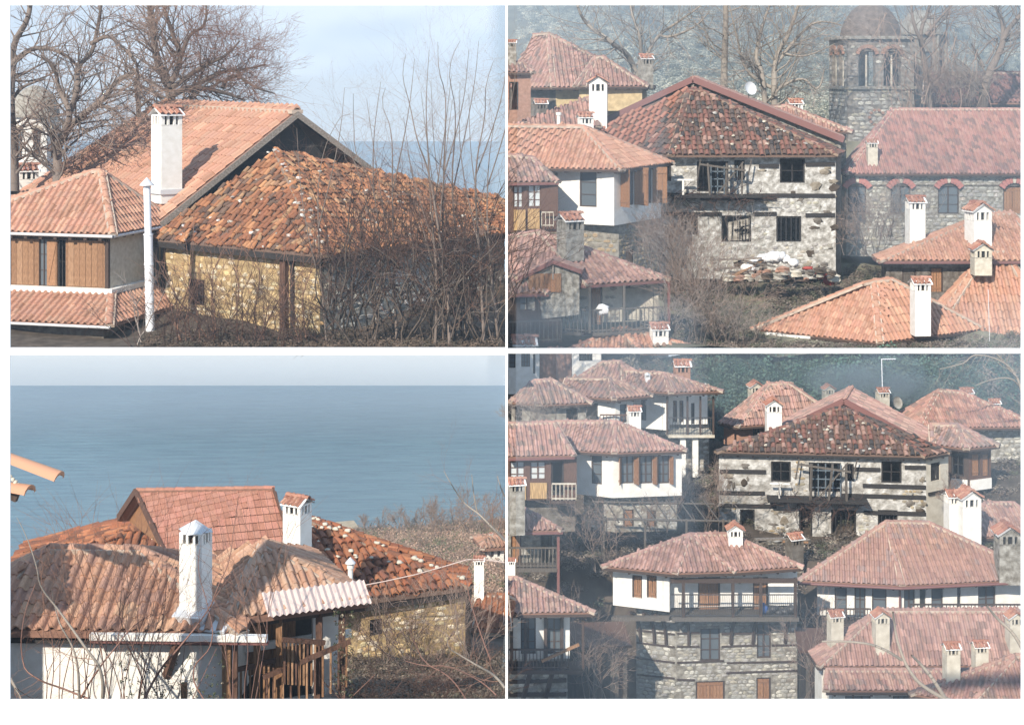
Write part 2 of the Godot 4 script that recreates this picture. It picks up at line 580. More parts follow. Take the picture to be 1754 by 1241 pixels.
func roof_of(H: Dictionary, s: Dictionary, faces: Array, hips: Array) -> Node3D:
	var o: Node3D = H.o
	var tp: float = s.get("tp", 0.26)
	var tl: float = s.get("tl", tp * 1.35)
	var wild: float = s.get("wild", 0.2)
	var pal: Array = s.get("pal", PALE)
	if not s.get("single", 0) > 0:   # no two roofs were fired or have weathered alike
		var kk := rng.randf_range(.86, 1.1)
		var warm := rng.randf_range(-.07, .05)
		pal = pal.map(func(c): return Color(c.r * kk, c.g * kk * (1.0 - warm), c.b * kk * (1.0 - warm * 1.6)))
		var old: Color = pal[0]
		pal.append(Color(old.r * .62, old.g * .72, old.b * .76))
	var deck := MB.new()
	for f in faces:
		for k in 2:
			var dy := Vector3(0, -0.015 if k == 0 else -0.14, 0)
			if f[2].distance_to(f[3]) > 0.02:
				if k == 0: deck.tri(f[0] + dy, f[1] + dy, f[2] + dy); deck.tri(f[0] + dy, f[2] + dy, f[3] + dy)
				else: deck.tri(f[1] + dy, f[0] + dy, f[2] + dy); deck.tri(f[2] + dy, f[0] + dy, f[3] + dy)
			else:
				if k == 0: deck.tri(f[0] + dy, f[1] + dy, f[2] + dy)
				else: deck.tri(f[1] + dy, f[0] + dy, f[2] + dy)
		deck.quad(f[0] + Vector3(0, -0.14, 0), f[1] + Vector3(0, -0.14, 0), f[1] + Vector3(0, -0.015, 0), f[0] + Vector3(0, -0.015, 0))
	var roof := put("roof", deck, s.get("deck", M.deck), o)
	var xf := []
	var near := o.global_transform
	for f in faces:
		var nn: Vector3 = near.basis * (f[1] - f[0]).cross(f[2] - f[0])
		var mid: Vector3 = near * ((f[0] + f[1] + f[2]) / 3.0)
		if nn.dot(Vector3(0, EYE, 0) - mid) <= 0.0: continue   # the side turned away keeps its boards
		xf.append_array(face_tiles(f[0], f[1], f[2], f[3], tp, tl, wild, s.get("gaps", 0.0)))
	lay(roof, s.get("tile", tile_s), xf, pal, s.get("single", 0), "tile", s.get("spread", 0.14))
	var rx := []
	var bed := MB.new()
	for hp in hips:
		if hp[0].distance_to(hp[1]) < 0.3: continue
		rx.append_array(line_tiles(hp[0], hp[1], tp * 0.95, tl * 1.15, wild))
		bed.beam(hp[0] - Vector3(0, 0.03, 0), hp[1] - Vector3(0, 0.03, 0), tp * 1.35, tp * 0.42)
	lay(roof, tile_r, rx, s.get("rpal", pal), 60 if s.get("single", 0) > 0 else 0, "ridge_tile")
	put("mortar", bed, s.get("bed", M.mortar), roof)
	# rafters under the visible eaves, fascia and gutter
	var raf := MB.new()
	var ov: float = s.get("ov", 0.5)
	if s.get("rafters", true) and ov > 0.1:
		var e: float = H.h - 0.145
		var ends := []
		var nx := int(H.w / 0.9)
		for i in nx + 1: ends.append([Vector3(H.w * i / maxi(nx, 1) - 0.06, e - 0.12, 0.003), Vector3(H.w * i / maxi(nx, 1) + 0.06, e - 0.003, ov * 0.94)])
		var nz := int(H.d / 0.9)
		for i in nz + 1: ends.append([Vector3(-ov * 0.94, e - 0.12, -H.d * i / maxi(nz, 1) - 0.06), Vector3(-0.003, e - 0.003, -H.d * i / maxi(nz, 1) + 0.06)])
		for q in ends:
			raf = MB.new()
			raf.span(q[0], q[1])
			put("rafter", raf, M.dark_wood, roof)
	H.roof = roof
	return roof
# chimney through the roof: sheet columns px0, px1, sheet heights top and foot, share fz of the plan's depth
func chimney(H: Dictionary, px0: float, px1: float, top: float, foot: float, fz: float, style := "tile", m: Material = null, turn := 0.0) -> void:
	var p := plan(H, (px0 + px1) * 0.5, foot, fz)
	var g: Transform3D = H.o.global_transform
	var wz := -(g * p).z
	var w := (px1 - px0) * wz / FL
	var h := (foot - top) * wz / FL
	stack(H.o, p, w, h, style, m, turn - H.o.rotation.y)
func stack(parent: Node3D, p: Vector3, w: float, h: float, style := "tile", m: Material = null, turn := 0.0) -> Node3D:
	if m == null: m = M.white
	var b := MB.new()
	var dp := w * 0.92
	var cap_h := w * (0.42 if style != "gable" else 0.5)
	var slot := w * 0.42
	var sh := h - cap_h - slot
	var k := w * 0.5
	b.span(Vector3(-k, -0.9, -dp / 2), Vector3(k, sh, dp / 2))
	b.box(Vector3(0, sh + 0.02 * w, 0), Vector3(w * 1.0, 0.03 * w, dp * 1.0))
	# corner and middle posts leave the smoke slots open
	for sx in [-1.0, -0.34, 0.34, 1.0]:
		for sz in [-1.0, -0.34, 0.34, 1.0]:
			if absf(sx) < 0.9 and absf(sz) < 0.9: continue
			var pw := w * (0.17 if absf(sx) > 0.9 and absf(sz) > 0.9 else 0.1)
			b.span(Vector3(sx * (k - pw / 2) - pw / 2, sh, sz * (dp / 2 - pw / 2) - pw / 2), Vector3(sx * (k - pw / 2) + pw / 2, sh + slot, sz * (dp / 2 - pw / 2) + pw / 2))
	b.span(Vector3(-k, sh + slot, -dp / 2), Vector3(k, sh + slot + 0.07 * w, dp / 2))
	if style == "gable":
		b.tri(Vector3(-k, sh + slot + 0.07 * w, dp / 2), Vector3(k, sh + slot + 0.07 * w, dp / 2), Vector3(0, h - 0.08 * w, dp / 2))
		b.tri(Vector3(k, sh + slot + 0.07 * w, -dp / 2), Vector3(-k, sh + slot + 0.07 * w, -dp / 2), Vector3(0, h - 0.08 * w, -dp / 2))
	var o := put("chimney", b, m, parent)
	o.position = p
	o.rotation.y = turn
	var core := MB.new()
	core.span(Vector3(-k * 0.55, sh + 0.04 * w, -dp * 0.27), Vector3(k * 0.55, sh + slot, dp * 0.27))
	put("flue", core, M.soot, o)
	var c := MB.new()
	var y0 := sh + slot + 0.07 * w
	if style == "cone":
		c.lathe(Vector3(0, y0, 0), [Vector2(w * 0.75, -0.02 * w), Vector2(w * 0.78, 0.0), Vector2(0.02, cap_h), Vector2(0.0, cap_h)], 4)
		put("cap", c, M.zinc, o)
		return o
	# a little roof of barrel tiles
	var along_x := style == "tile"
	var half := (dp if along_x else w) * 0.5 + 0.1 * w
	var run := (w if along_x else dp) * 0.5 + 0.1 * w
	var top := Vector3(0, h - 0.06 * w, 0)
	var xf := []
	var tw := maxf(w * 0.27, 0.06)
	for s in [1.0, -1.0]:
		var e0: Vector3
		var e1: Vector3
		if along_x:
			e0 = Vector3(-run * s, y0 - 0.02 * w, half * s); e1 = Vector3(run * s, y0 - 0.02 * w, half * s)
		else:
			e0 = Vector3(half * s, y0 - 0.02 * w, run * s); e1 = Vector3(half * s, y0 - 0.02 * w, -run * s)
		var t0 := Vector3(e0.x if along_x else 0.0, top.y, 0.0 if along_x else e0.z)
		var t1 := Vector3(e1.x if along_x else 0.0, top.y, 0.0 if along_x else e1.z)
		c.quad(e0, e1, t1, t0)
		c.quad(e1 - Vector3(0, 0.05 * w, 0), e0 - Vector3(0, 0.05 * w, 0), t0 - Vector3(0, 0.05 * w, 0), t1 - Vector3(0, 0.05 * w, 0))
		c.quad(e0 - Vector3(0, 0.05 * w, 0), e1 - Vector3(0, 0.05 * w, 0), e1, e0)
		xf.append_array(face_tiles(e0, e1, t1, t0, tw, (e0 - t0).length() * 0.55, 0.35))
	var cap := MB.new()
	cap.join(c)
	var xr := xf
	for t in xr: _stamp(cap, tile_s, t, tint(H_PAL))
	for t in line_tiles(Vector3(-run, top.y, 0) if along_x else Vector3(0, top.y, run), Vector3(run, top.y, 0) if along_x else Vector3(0, top.y, -run), tw * 1.1, run, 0.2): _stamp(cap, tile_r, t, tint(H_PAL))
	put("cap", cap, M.clay, o)
	return o
var stamps := {}
func _stamp(b: MB, mesh: ArrayMesh, t: Transform3D, col: Color) -> void:
	if not stamps.has(mesh): stamps[mesh] = mesh.surface_get_arrays(0)
	var a: Array = stamps[mesh]
	var k := b.v.size()
	var vs: PackedVector3Array = a[Mesh.ARRAY_VERTEX]
	var ns: PackedVector3Array = a[Mesh.ARRAY_NORMAL]
	var nb := t.basis.inverse().transposed()
	b.col = col
	for i in vs.size(): b.vert(t * vs[i], (nb * ns[i]).normalized())
	for i in a[Mesh.ARRAY_INDEX]: b.ix.append(i + k)
# posts and rails: a balustrade from a to b
func railing(parent: Node3D, a: Vector3, b: Vector3, h: float, gap: float, m: Material, t := 0.05, called := "railing") -> void:
	var s := MB.new()
	s.beam(a + Vector3(0, h, 0), b + Vector3(0, h, 0), t * 1.5, t * 1.2)
	s.beam(a + Vector3(0, h * 0.1, 0), b + Vector3(0, h * 0.1, 0), t, t)
	var o := put(called, s, m, parent)
	var k := maxi(2, int((b - a).length() / gap))
	for i in k + 1:
		var q := MB.new()
		var p := a.lerp(b, float(i) / k)
		q.beam(p + Vector3(0, 0.0, 0), p + Vector3(0, h - t * 0.6, 0), t * 0.7, t * 0.7)
		put("baluster", q, m, o)
func post(parent: Node3D, a: Vector3, b: Vector3, t: float, m: Material, called := "post") -> void:
	var s := MB.new()
	s.beam(a, b, t, t)
	put(called, s, m, parent)
# ---------------------------------------------------------------- bare trees and thickets
class Twig:
	var wood := MB.new()
	var limbs := []
	var fine := MB.new()
	var r: RandomNumberGenerator
	var count := 0
	func grow(p: Vector3, d: Vector3, ln: float, rad: float, level: int, o: Dictionary) -> void:
		var seg: int = o.get("seg", 5) if level > 1 else 3
		var pt := p
		var dir := d
		var wig: float = o.get("wiggle", 0.18)
		var lift: float = o.get("lift", 0.05)
		for i in seg:
			var f0 := float(i) / seg
			var f1 := float(i + 1) / seg
			var tip: float = o.get("tip", 0.55) if level > 0 else 0.35
			var r0 := rad * lerpf(1.0, tip, f0)
			var r1 := rad * lerpf(1.0, tip, f1)
			dir = (dir + Vector3(r.randfn(0, wig), r.randfn(0, wig * 0.7) + (lift if level > 0 else o.get("droop", 0.0)), r.randfn(0, wig))).normalized()
			var q := pt + dir * ln / seg
			var b := wood if rad > o.get("split", 0.05) else fine
			b.tube(pt, q, r0, r1, 6 if rad > 0.12 else (4 if rad > 0.04 else 3))
			count += 1
			pt = q
			if level > 0 and count < o.get("most", 30000) and f1 > o.get("bare", 0.25):
				var kids: int = o.get("kids", 1)
				if r.randf() < o.get("fork", 0.75):
					for k in kids:
						var side := dir.cross(Vector3(r.randf_range(-1, 1), r.randf_range(-0.6, 1), r.randf_range(-1, 1))).normalized()
						var nd = (dir + side * r.randf_range(0.5, 1.15) * o.get("open", 1.0)).normalized()
						grow(pt, nd, ln * r.randf_range(0.45, 0.8) * o.get("short", 1.0), maxf(r1 * r.randf_range(0.45, 0.7), o.get("least", 0.008)), level - 1, o)
		if level > 0 and count < o.get("most", 30000):
			for k in 2:
				var side := dir.cross(Vector3(r.randf_range(-1, 1), r.randf_range(-1, 1), r.randf_range(-1, 1))).normalized()
				grow(pt, (dir + side * 0.45).normalized(), ln * 0.62, maxf(rad * 0.5, o.get("least", 0.008)), level - 1, o)
func bare_tree(called: String, label: String, base: Vector3, stems: Array, sd: int, o: Dictionary, group := "", category := "tree", m1: Material = null, m2: Material = null) -> Node3D:
	var t := Twig.new()
	t.r = RandomNumberGenerator.new()
	t.r.seed = sd
	for s in stems:   # each [offset, direction, length, radius, levels]
		t.grow(s[0], s[1].normalized(), s[2], s[3], s[4], o)
	var n := thing(called, label, category, base, 0.0, group)
	if t.wood.v.size(): put("trunk", t.wood, m1 if m1 else M.bark, n)
	if t.fine.v.size():
		var f := put("crown", t.fine, m2 if m2 else M.twig, n)
		f.set_meta("kind", "stuff")
	return n
# a branch drawn through given points of the sheet at a given distance, with its side twigs
func limb(t: Twig, base: Vector3, pts: Array, z: float, r0: float, r1: float, twigs := 0, tl := 1.0) -> void:
	var w := []
	for i in pts.size():
		w.append(spot(pts[i][0], pts[i][1], z + t.r.randf_range(-0.4, 0.4) * (0.0 if i == 0 else 1.0) * tl) - base)
	var c := Curve3D.new()
	for i in w.size():
		var tan_: Vector3 = ((w[mini(i + 1, w.size() - 1)] - w[maxi(i - 1, 0)]) * 0.22)
		c.add_point(w[i], -tan_, tan_)
	var L := c.get_baked_length()
	var n := maxi(4, pts.size() * 4)
	var prev := c.sample_baked(0)
	var own := MB.new()
	t.limbs.append(own)
	for i in n:
		var q := c.sample_baked(L * (i + 1) / n)
		var a := lerpf(r0, r1, float(i) / n)
		var b := lerpf(r0, r1, float(i + 1) / n)
		own.tube(prev, q, a, b, 7 if r0 > 0.05 else 5)
		for k in twigs:
			if t.r.randf() < 0.55 and i > 0:
				var d := (q - prev).normalized()
				var side := d.cross(Vector3(t.r.randf_range(-1, 1), t.r.randf_range(-1, 1), t.r.randf_range(-1, 1))).normalized()
				t.grow(q, (d * 0.6 + side).normalized(), tl * t.r.randf_range(0.5, 1.2), maxf(b * 0.3, r1 * 0.35), 2, {"split": 0.0001 if r0 < 0.02 else 0.03, "least": r1 * 0.16, "seg": 4, "fork": 0.5, "most": 1000000, "wiggle": 0.15})
		prev = q
# leaf clump for scrub and woods: loose leaf-sized faces round a centre
func clump(sd: int, leaves: int, size: float) -> ArrayMesh:
	var r := RandomNumberGenerator.new()
	r.seed = sd
	var b := MB.new()
	for i in leaves:
		var p := Vector3(r.randfn(0, 0.36), r.randfn(0.1, 0.34), r.randfn(0, 0.36))
		if p.length() > 1.0: p = p.normalized() * r.randf_range(0.6, 1.0)
		var n := (p + Vector3(r.randf_range(-0.7, 0.7), r.randf_range(-0.2, 0.9), r.randf_range(-0.7, 0.7))).normalized()
		var u := n.cross(Vector3(r.randf_range(-1, 1), 1, r.randf_range(-1, 1))).normalized() * size * r.randf_range(0.6, 1.3)
		var w := n.cross(u).normalized() * size * r.randf_range(0.35, 0.7)
		var s := r.randf_range(0.7, 1.25)
		b.col = Color(s, s, s)
		b.tri(p - w, p + u * 0.4, p + w)
		b.tri(p - w * 0.8 + n * 0.05, p + w * 0.8, p - u)
	return b.mesh()
# a sheet of ground: rows [z, y] from near to far between x0 and x1 at each row
func terrain(called: String, rows: Array, m: Material, xa: float, xb: float, rough := 0.15, cell := 1.2, sd := 5, tilt := 0.0) -> MeshInstance3D:
	var f := FastNoiseLite.new()
	f.seed = sd; f.frequency = 0.11; f.fractal_octaves = 4
	var b := MB.new()
	var zs := []
	for i in rows.size() - 1:
		var n := maxi(1, int(ceil((rows[i + 1][0] - rows[i][0]) / cell)))
		for k in n:
			var t := float(k) / n
			zs.append([lerpf(rows[i][0], rows[i + 1][0], t), lerpf(rows[i][1], rows[i + 1][1], t)])
	zs.append(rows[-1])
	var nx := int(ceil((xb - xa) / cell))
	var pts := []
	for q in zs:
		for i in nx + 1:
			var xs = -.00268 * q[0] if xa > -0.9 else xa   # a sheet that starts at the middle post follows it back
			var x = xs + (xb - xs) * i / nx
			var y: float = q[1] + f.get_noise_2d(x, q[0]) * rough * 2.0 + (x - xb) * tilt

			pts.append(Vector3(x, y, -q[0]))
	var w := nx + 1
	for p in pts: b.vert(p, Vector3.UP)
	var nn := PackedVector3Array()
	nn.resize(b.v.size())
	for j in zs.size() - 1:
		for i in nx:
			var a := j * w + i
			b.ix.append_array([a, a + w, a + 1, a + 1, a + w, a + w + 1])
			var fn := (b.v[a + 1] - b.v[a]).cross(b.v[a + w] - b.v[a])
			for k in [a, a + 1, a + w, a + w + 1]: nn[k] += fn
	for i in nn.size(): nn[i] = nn[i].normalized()
	b.n = nn
	return structure(called, b, m)

# low growth strewn over a piece of ground: rows [z, y] as for terrain
func undergrowth(called: String, rows: Array, z0: float, z1: float, px0: float, px1: float, n: int, s0: float, s1: float, pal: Array, sd: int, tilt := 0.0) -> void:
	var r := RandomNumberGenerator.new()
	r.seed = sd
	for j in 2:
		var xf := []
		var cl := []
		for i in n / 2:
			var z := r.randf_range(z0, z1)
			var y := 0.0
			for q in rows.size() - 1:
				if z >= rows[q][0] and z <= rows[q + 1][0]: y = lerpf(rows[q][1], rows[q + 1][1], (z - rows[q][0]) / (rows[q + 1][0] - rows[q][0]))
			var x := (r.randf_range(px0, px1) - HX) / FL * z
			var s := r.randf_range(s0, s1)
			xf.append(Transform3D(Basis(Vector3.UP, r.randf() * TAU) * Basis.from_scale(Vector3(s, s * r.randf_range(.5, .9), s)), Vector3(x, y + .4 * s, -z)))
			cl.append(pal[r.randi() % pal.size()] * r.randf_range(.8, 1.2))
		scatter(called, clump(sd + j, 70, .2), M.leaf, xf, cl)
const DRY := [Color(.17, .13, .11), Color(.13, .105, .09), Color(.22, .18, .15), Color(.10, .11, .07), Color(.26, .22, .18), Color(.08, .07, .06)]
# linear base colours of fired clay
const PALE := [Color(.50, .27, .185), Color(.46, .24, .16), Color(.55, .31, .22), Color(.49, .28, .20)]
const PINK := [Color(.42, .25, .205), Color(.38, .22, .18), Color(.46, .285, .235), Color(.34, .205, .175)]
const DULL := [Color(.37, .23, .19), Color(.33, .20, .17), Color(.42, .26, .21), Color(.29, .205, .185)]
const WORN := [Color(.39, .165, .075), Color(.31, .13, .06), Color(.46, .22, .105), Color(.24, .10, .05), Color(.37, .21, .115), Color(.16, .095, .065)]
const RUST := [Color(.33, .115, .05), Color(.27, .095, .045), Color(.38, .15, .07), Color(.20, .08, .045)]
const MOSSY := [Color(.20, .092, .068), Color(.155, .075, .057), Color(.24, .12, .09), Color(.14, .08, .064), Color(.09, .072, .062), Color(.045, .040, .038), Color(.31, .19, .15), Color(.12, .088, .075)]
const H_PAL := [Color(.42, .20, .14), Color(.36, .16, .11), Color(.47, .25, .18)]
const STONES := [Color(.42, .36, .27), Color(.34, .30, .24), Color(.50, .46, .38), Color(.28, .26, .23), Color(.40, .31, .20)]
const OCHRE := [Color(.66, .50, .27), Color(.60, .44, .23), Color(.72, .60, .38), Color(.50, .35, .18), Color(.74, .66, .50), Color(.44, .32, .19)]
const GREYS := [Color(.50, .50, .49), Color(.42, .42, .41), Color(.58, .57, .54), Color(.36, .36, .355), Color(.48, .45, .39)]

func _ready() -> void:
	rng.seed = 11
	# --- camera: level, with the lens shifted down, as for a picture of buildings
	var cam := Camera3D.new()
	cam.name = "camera"
	add_child(cam)
	cam.position = Vector3(0, EYE, 0)
	cam.set_frustum(0.5 * 2.0 * 620.5 / FL, Vector2(0, 0.5 * (HY - 620.5) / FL), 0.5, 6000.0)
	cam.current = true
	# --- sky, sun, exposure, air
	var env := Environment.new()
	env.background_mode = Environment.BG_SKY
	var sm := ProceduralSkyMaterial.new()
	sm.sky_top_color = Color(0.56, 0.68, 0.81)
	sm.sky_horizon_color = Color(0.81, 0.84, 0.868)
	sm.sky_curve = 0.12
	sm.ground_bottom_color = Color(0.82, 0.835, 0.85)
	sm.ground_horizon_color = Color(0.82, 0.835, 0.85)
	sm.sky_energy_multiplier = 1.0
	sm.sun_angle_max = 1.0
	# thin cloud: soft patches drawn out along the horizon, all round
	var cn := FastNoiseLite.new()
	cn.seed = 14; cn.frequency = 1.0; cn.fractal_octaves = 5
	var ci := Image.create_empty(2048, 1024, false, Image.FORMAT_RGBA8)
	for y in 520:
		var up := (512 - y) / 512.0 * PI * .5
		for x in 2048:
			var a := x / 2048.0 * TAU
			var d := Vector3(cos(a) * cos(up), sin(up) * 3.0, sin(a) * cos(up)) * 7.0
			ci.set_pixel(x, y, Color(1, 1, 1, clampf(cn.get_noise_3dv(d) * 1.3 + .12, 0.0, .5) * .42))
	sm.sky_cover = ImageTexture.create_from_image(ci)
	sm.sky_cover_modulate = Color(1, .98, .96, .62)
	env.sky = Sky.new()
	env.sky.sky_material = sm
	env.background_energy_multiplier = 1.0
	env.tonemap_mode = Environment.TONE_MAPPER_LINEAR
	env.tonemap_exposure = 1.42
	env.fog_enabled = true
	env.fog_density = 0.0005
	env.fog_light_color = Color(0.80, 0.89, 0.98)
	env.sdfgi_enabled = true
	env.ssao_enabled = true
	env.ssil_enabled = true
	env.volumetric_fog_enabled = true
	env.volumetric_fog_density = 0.0
	var we := WorldEnvironment.new()
	we.name = "world_environment"
	we.environment = env
	add_child(we)
	var sun := DirectionalLight3D.new()
	sun.name = "sun"
	sun.light_energy = 1.6
	sun.light_color = Color(1.0, 0.955, 0.885)
	sun.light_angular_distance = 0.6
	sun.shadow_enabled = true
	add_child(sun)
	sun.rotation = Vector3(deg_to_rad(-33), deg_to_rad(-25), 0)
	materials()
	make_tiles()
	add_page_mount()
	if PART & 1: view_roof_and_sky()
	if PART & 2: view_upper_village()
	if PART & 4: view_sea()
	if PART & 8: view_lower_village()
const PART := 15

func materials() -> void:
	var grain := noise_tex(0.03, Color(.80, .80, .80), Color(1, 1, 1), 3)
	var blotch := noise_tex(0.012, Color(.80, .785, .76), Color(1, 1, 1), 4, 5)
	var stain := noise_tex(0.010, Color(.55, .52, .48), Color(1, 1, 1), 9, 5)
	var wood := noise_tex(0.02, Color(.6, .56, .5), Color(1, 1, 1), 7, 4)
	var bump := bump_tex(0.05, 8, 5.0)
	mat("clay", 1, 1, 1, 0.85, grain, 0.9, true)
	mat("deck", .26, .14, .10, 0.95, grain, 0.6)
	mat("deck_old", .17, .11, .085, 0.95, grain, 0.6)
	mat("mortar", .52, .43, .36, 0.95, blotch, 0.5)
	mat("mortar_old", .30, .22, .17, 0.95, blotch, 0.5)
	mat("white", .80, .79, .77, 0.9, noise_tex(0.02, Color(.91, .90, .88), Color(1, 1, 1), 37, 5), 0.2)
	mat("card", .90, .90, .90, 0.9)
	mat("cream", .60, .56, .48, 0.9, noise_tex(0.02, Color(.84, .825, .80), Color(1, 1, 1), 38, 5), 0.25)
	relief(mat("plaster_old", .70, .70, .69, 0.95, noise_tex(0.016, Color(.50, .48, .45), Color(1, 1, 1), 29, 6), 0.22), bump, 0.8)
	relief(mat("plaster_dirty", .40, .36, .30, 0.95, stain, 0.3), bump, 1.0)
	relief(mat("ochre", .62, .47, .26, 0.95, stain, 0.35), bump, 1.0)
	relief(mat("stone_wall", .46, .45, .42, 0.95, stain, 0.5), bump, 1.0)
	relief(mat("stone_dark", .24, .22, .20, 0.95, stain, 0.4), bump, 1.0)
	mat("stone", 1, 1, 1, 0.95, blotch, 1.3, true)
	mat("dark_wood", .085, .055, .045, 0.8, wood, 0.9)
	mat("brown", .16, .085, .06, 0.75, wood, 0.9)
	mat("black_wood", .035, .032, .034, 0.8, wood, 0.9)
	mat("pale_board", .36, .33, .31, 0.85, wood, 0.7)
	mat("grey_wood", .16, .145, .135, 0.85, wood, 0.9)
	mat("slate_wood", .10, .13, .16, 0.7)
	mat("shutter", .42, .22, .115, 0.7, wood, 1.2)
	mat("shutter_b", .48, .26, .14, 0.7, wood, 1.1)
	mat("plank_a", .40, .23, .13, 0.8, wood, 0.8)
	mat("plank_b", .34, .19, .105, 0.8, wood, 0.7)
	mat("plank_c", .46, .28, .17, 0.8, wood, 0.6)
	mat("panel", .62, .42, .20, 0.7, wood, 0.5)
	mat("red_trim", .17, .075, .068, 0.6)
	mat("iron", .05, .05, .055, 0.5)
	mat("zinc", .55, .56, .58, 0.45)
	mat("white_pipe", .78, .80, .84, 0.35)
	mat("soot", .02, .018, .017, 1.0)
	mat("glass", .10, .12, .14, 0.12)
	mat("curtain_glass", .50, .54, .56, 0.15)
	mat("bark", .22, .175, .15, 0.95, grain, 2.0)
	mat("bark_dark", .09, .07, .058, 0.95)
	mat("eave_clay", .46, .245, .155, 0.85)
	mat("bark_red", .22, .12, .095, 0.9)
	mat("bark_pale", .33, .29, .25, 0.95, grain, 2.0)
	mat("twig", .29, .21, .17, 0.95)
	mat("twig_dark", .085, .05, .04, 0.95)
	mat("twig_red", .25, .14, .10, 0.95)
	mat("twig_grey", .32, .27, .24, 0.95)
	mat("leaf", 1, 1, 1, 0.9, null, 1.0, true)
	mat("soil", .12, .095, .075, 1.0, stain, 0.2)
	mat("grass_dry", .16, .13, .095, 1.0, stain, 0.15)
	mat("woodland", .27, .20, .16, 1.0, stain, 0.1)
	mat("hill", .27, .26, .19, 1.0, stain, 0.04)
	var water := mat("sea", .115, .205, .23, 0.22, noise_tex(0.012, Color(.72, .76, .80), Color(1, 1, 1), 33, 5), 0.03)
	relief(water, bump_tex(0.02, 31, 3.0), 0.5)
	water.uv1_triplanar = true; water.uv1_world_triplanar = true
	water.uv1_scale = Vector3(0.012, 0.03, 0.09)
	mat("pink_sheet", .50, .40, .37, 0.7)
	mat("cloth", .72, .72, .73, 0.8)
	mat("red_cloth", .30, .05, .04, 0.8)
	mat("blue_cloth", .05, .12, .35, 0.7)
	mat("yellow_wall", .60, .48, .28, 0.9, blotch, 0.3)
	mat("church_stone", .36, .34, .325, 0.95, stain, 0.4)
	mat("arch_brick", .40, .16, .14, 0.85)
	mat("dome_tile", .24, .19, .165, 0.95, stain, 0.4)
	mat("brick", .38, .22, .165, 0.9, blotch, 0.5)

# added white mount, standing for the page border and dividers between the views
func add_page_mount() -> void:
	var z := 27.0
	var o := thing("page_mount", "added white page mount with four openings, each framing one view of the town", "wall", spot(877, 1300, z))
	var p := o.position
	var t := 0.05
	var rects := [[-60, -60, 1814, 8.5, "rail"], [-60, 1198.5, 1814, 1300, "rail"], [-60, 8.5, 16, 1198.5, "post"], [1750.5, 8.5, 1814, 1198.5, "post"], [866, 8.5, 869.5, 1198.5, "post"], [16, 595.5, 866, 607.5, "rail"], [869.5, 597, 1750.5, 605, "rail"]]
	for r in rects:
		var b := MB.new()
		var a := spot(r[0], r[3], z) - p
		var c := spot(r[2], r[1], z) - p
		b.span(a + Vector3(0, 0, -t), c)
		put(r[4], b, M.card, o)
# ---------------------------------------------------------------- houses of many sides
var RIDGE := 1.0
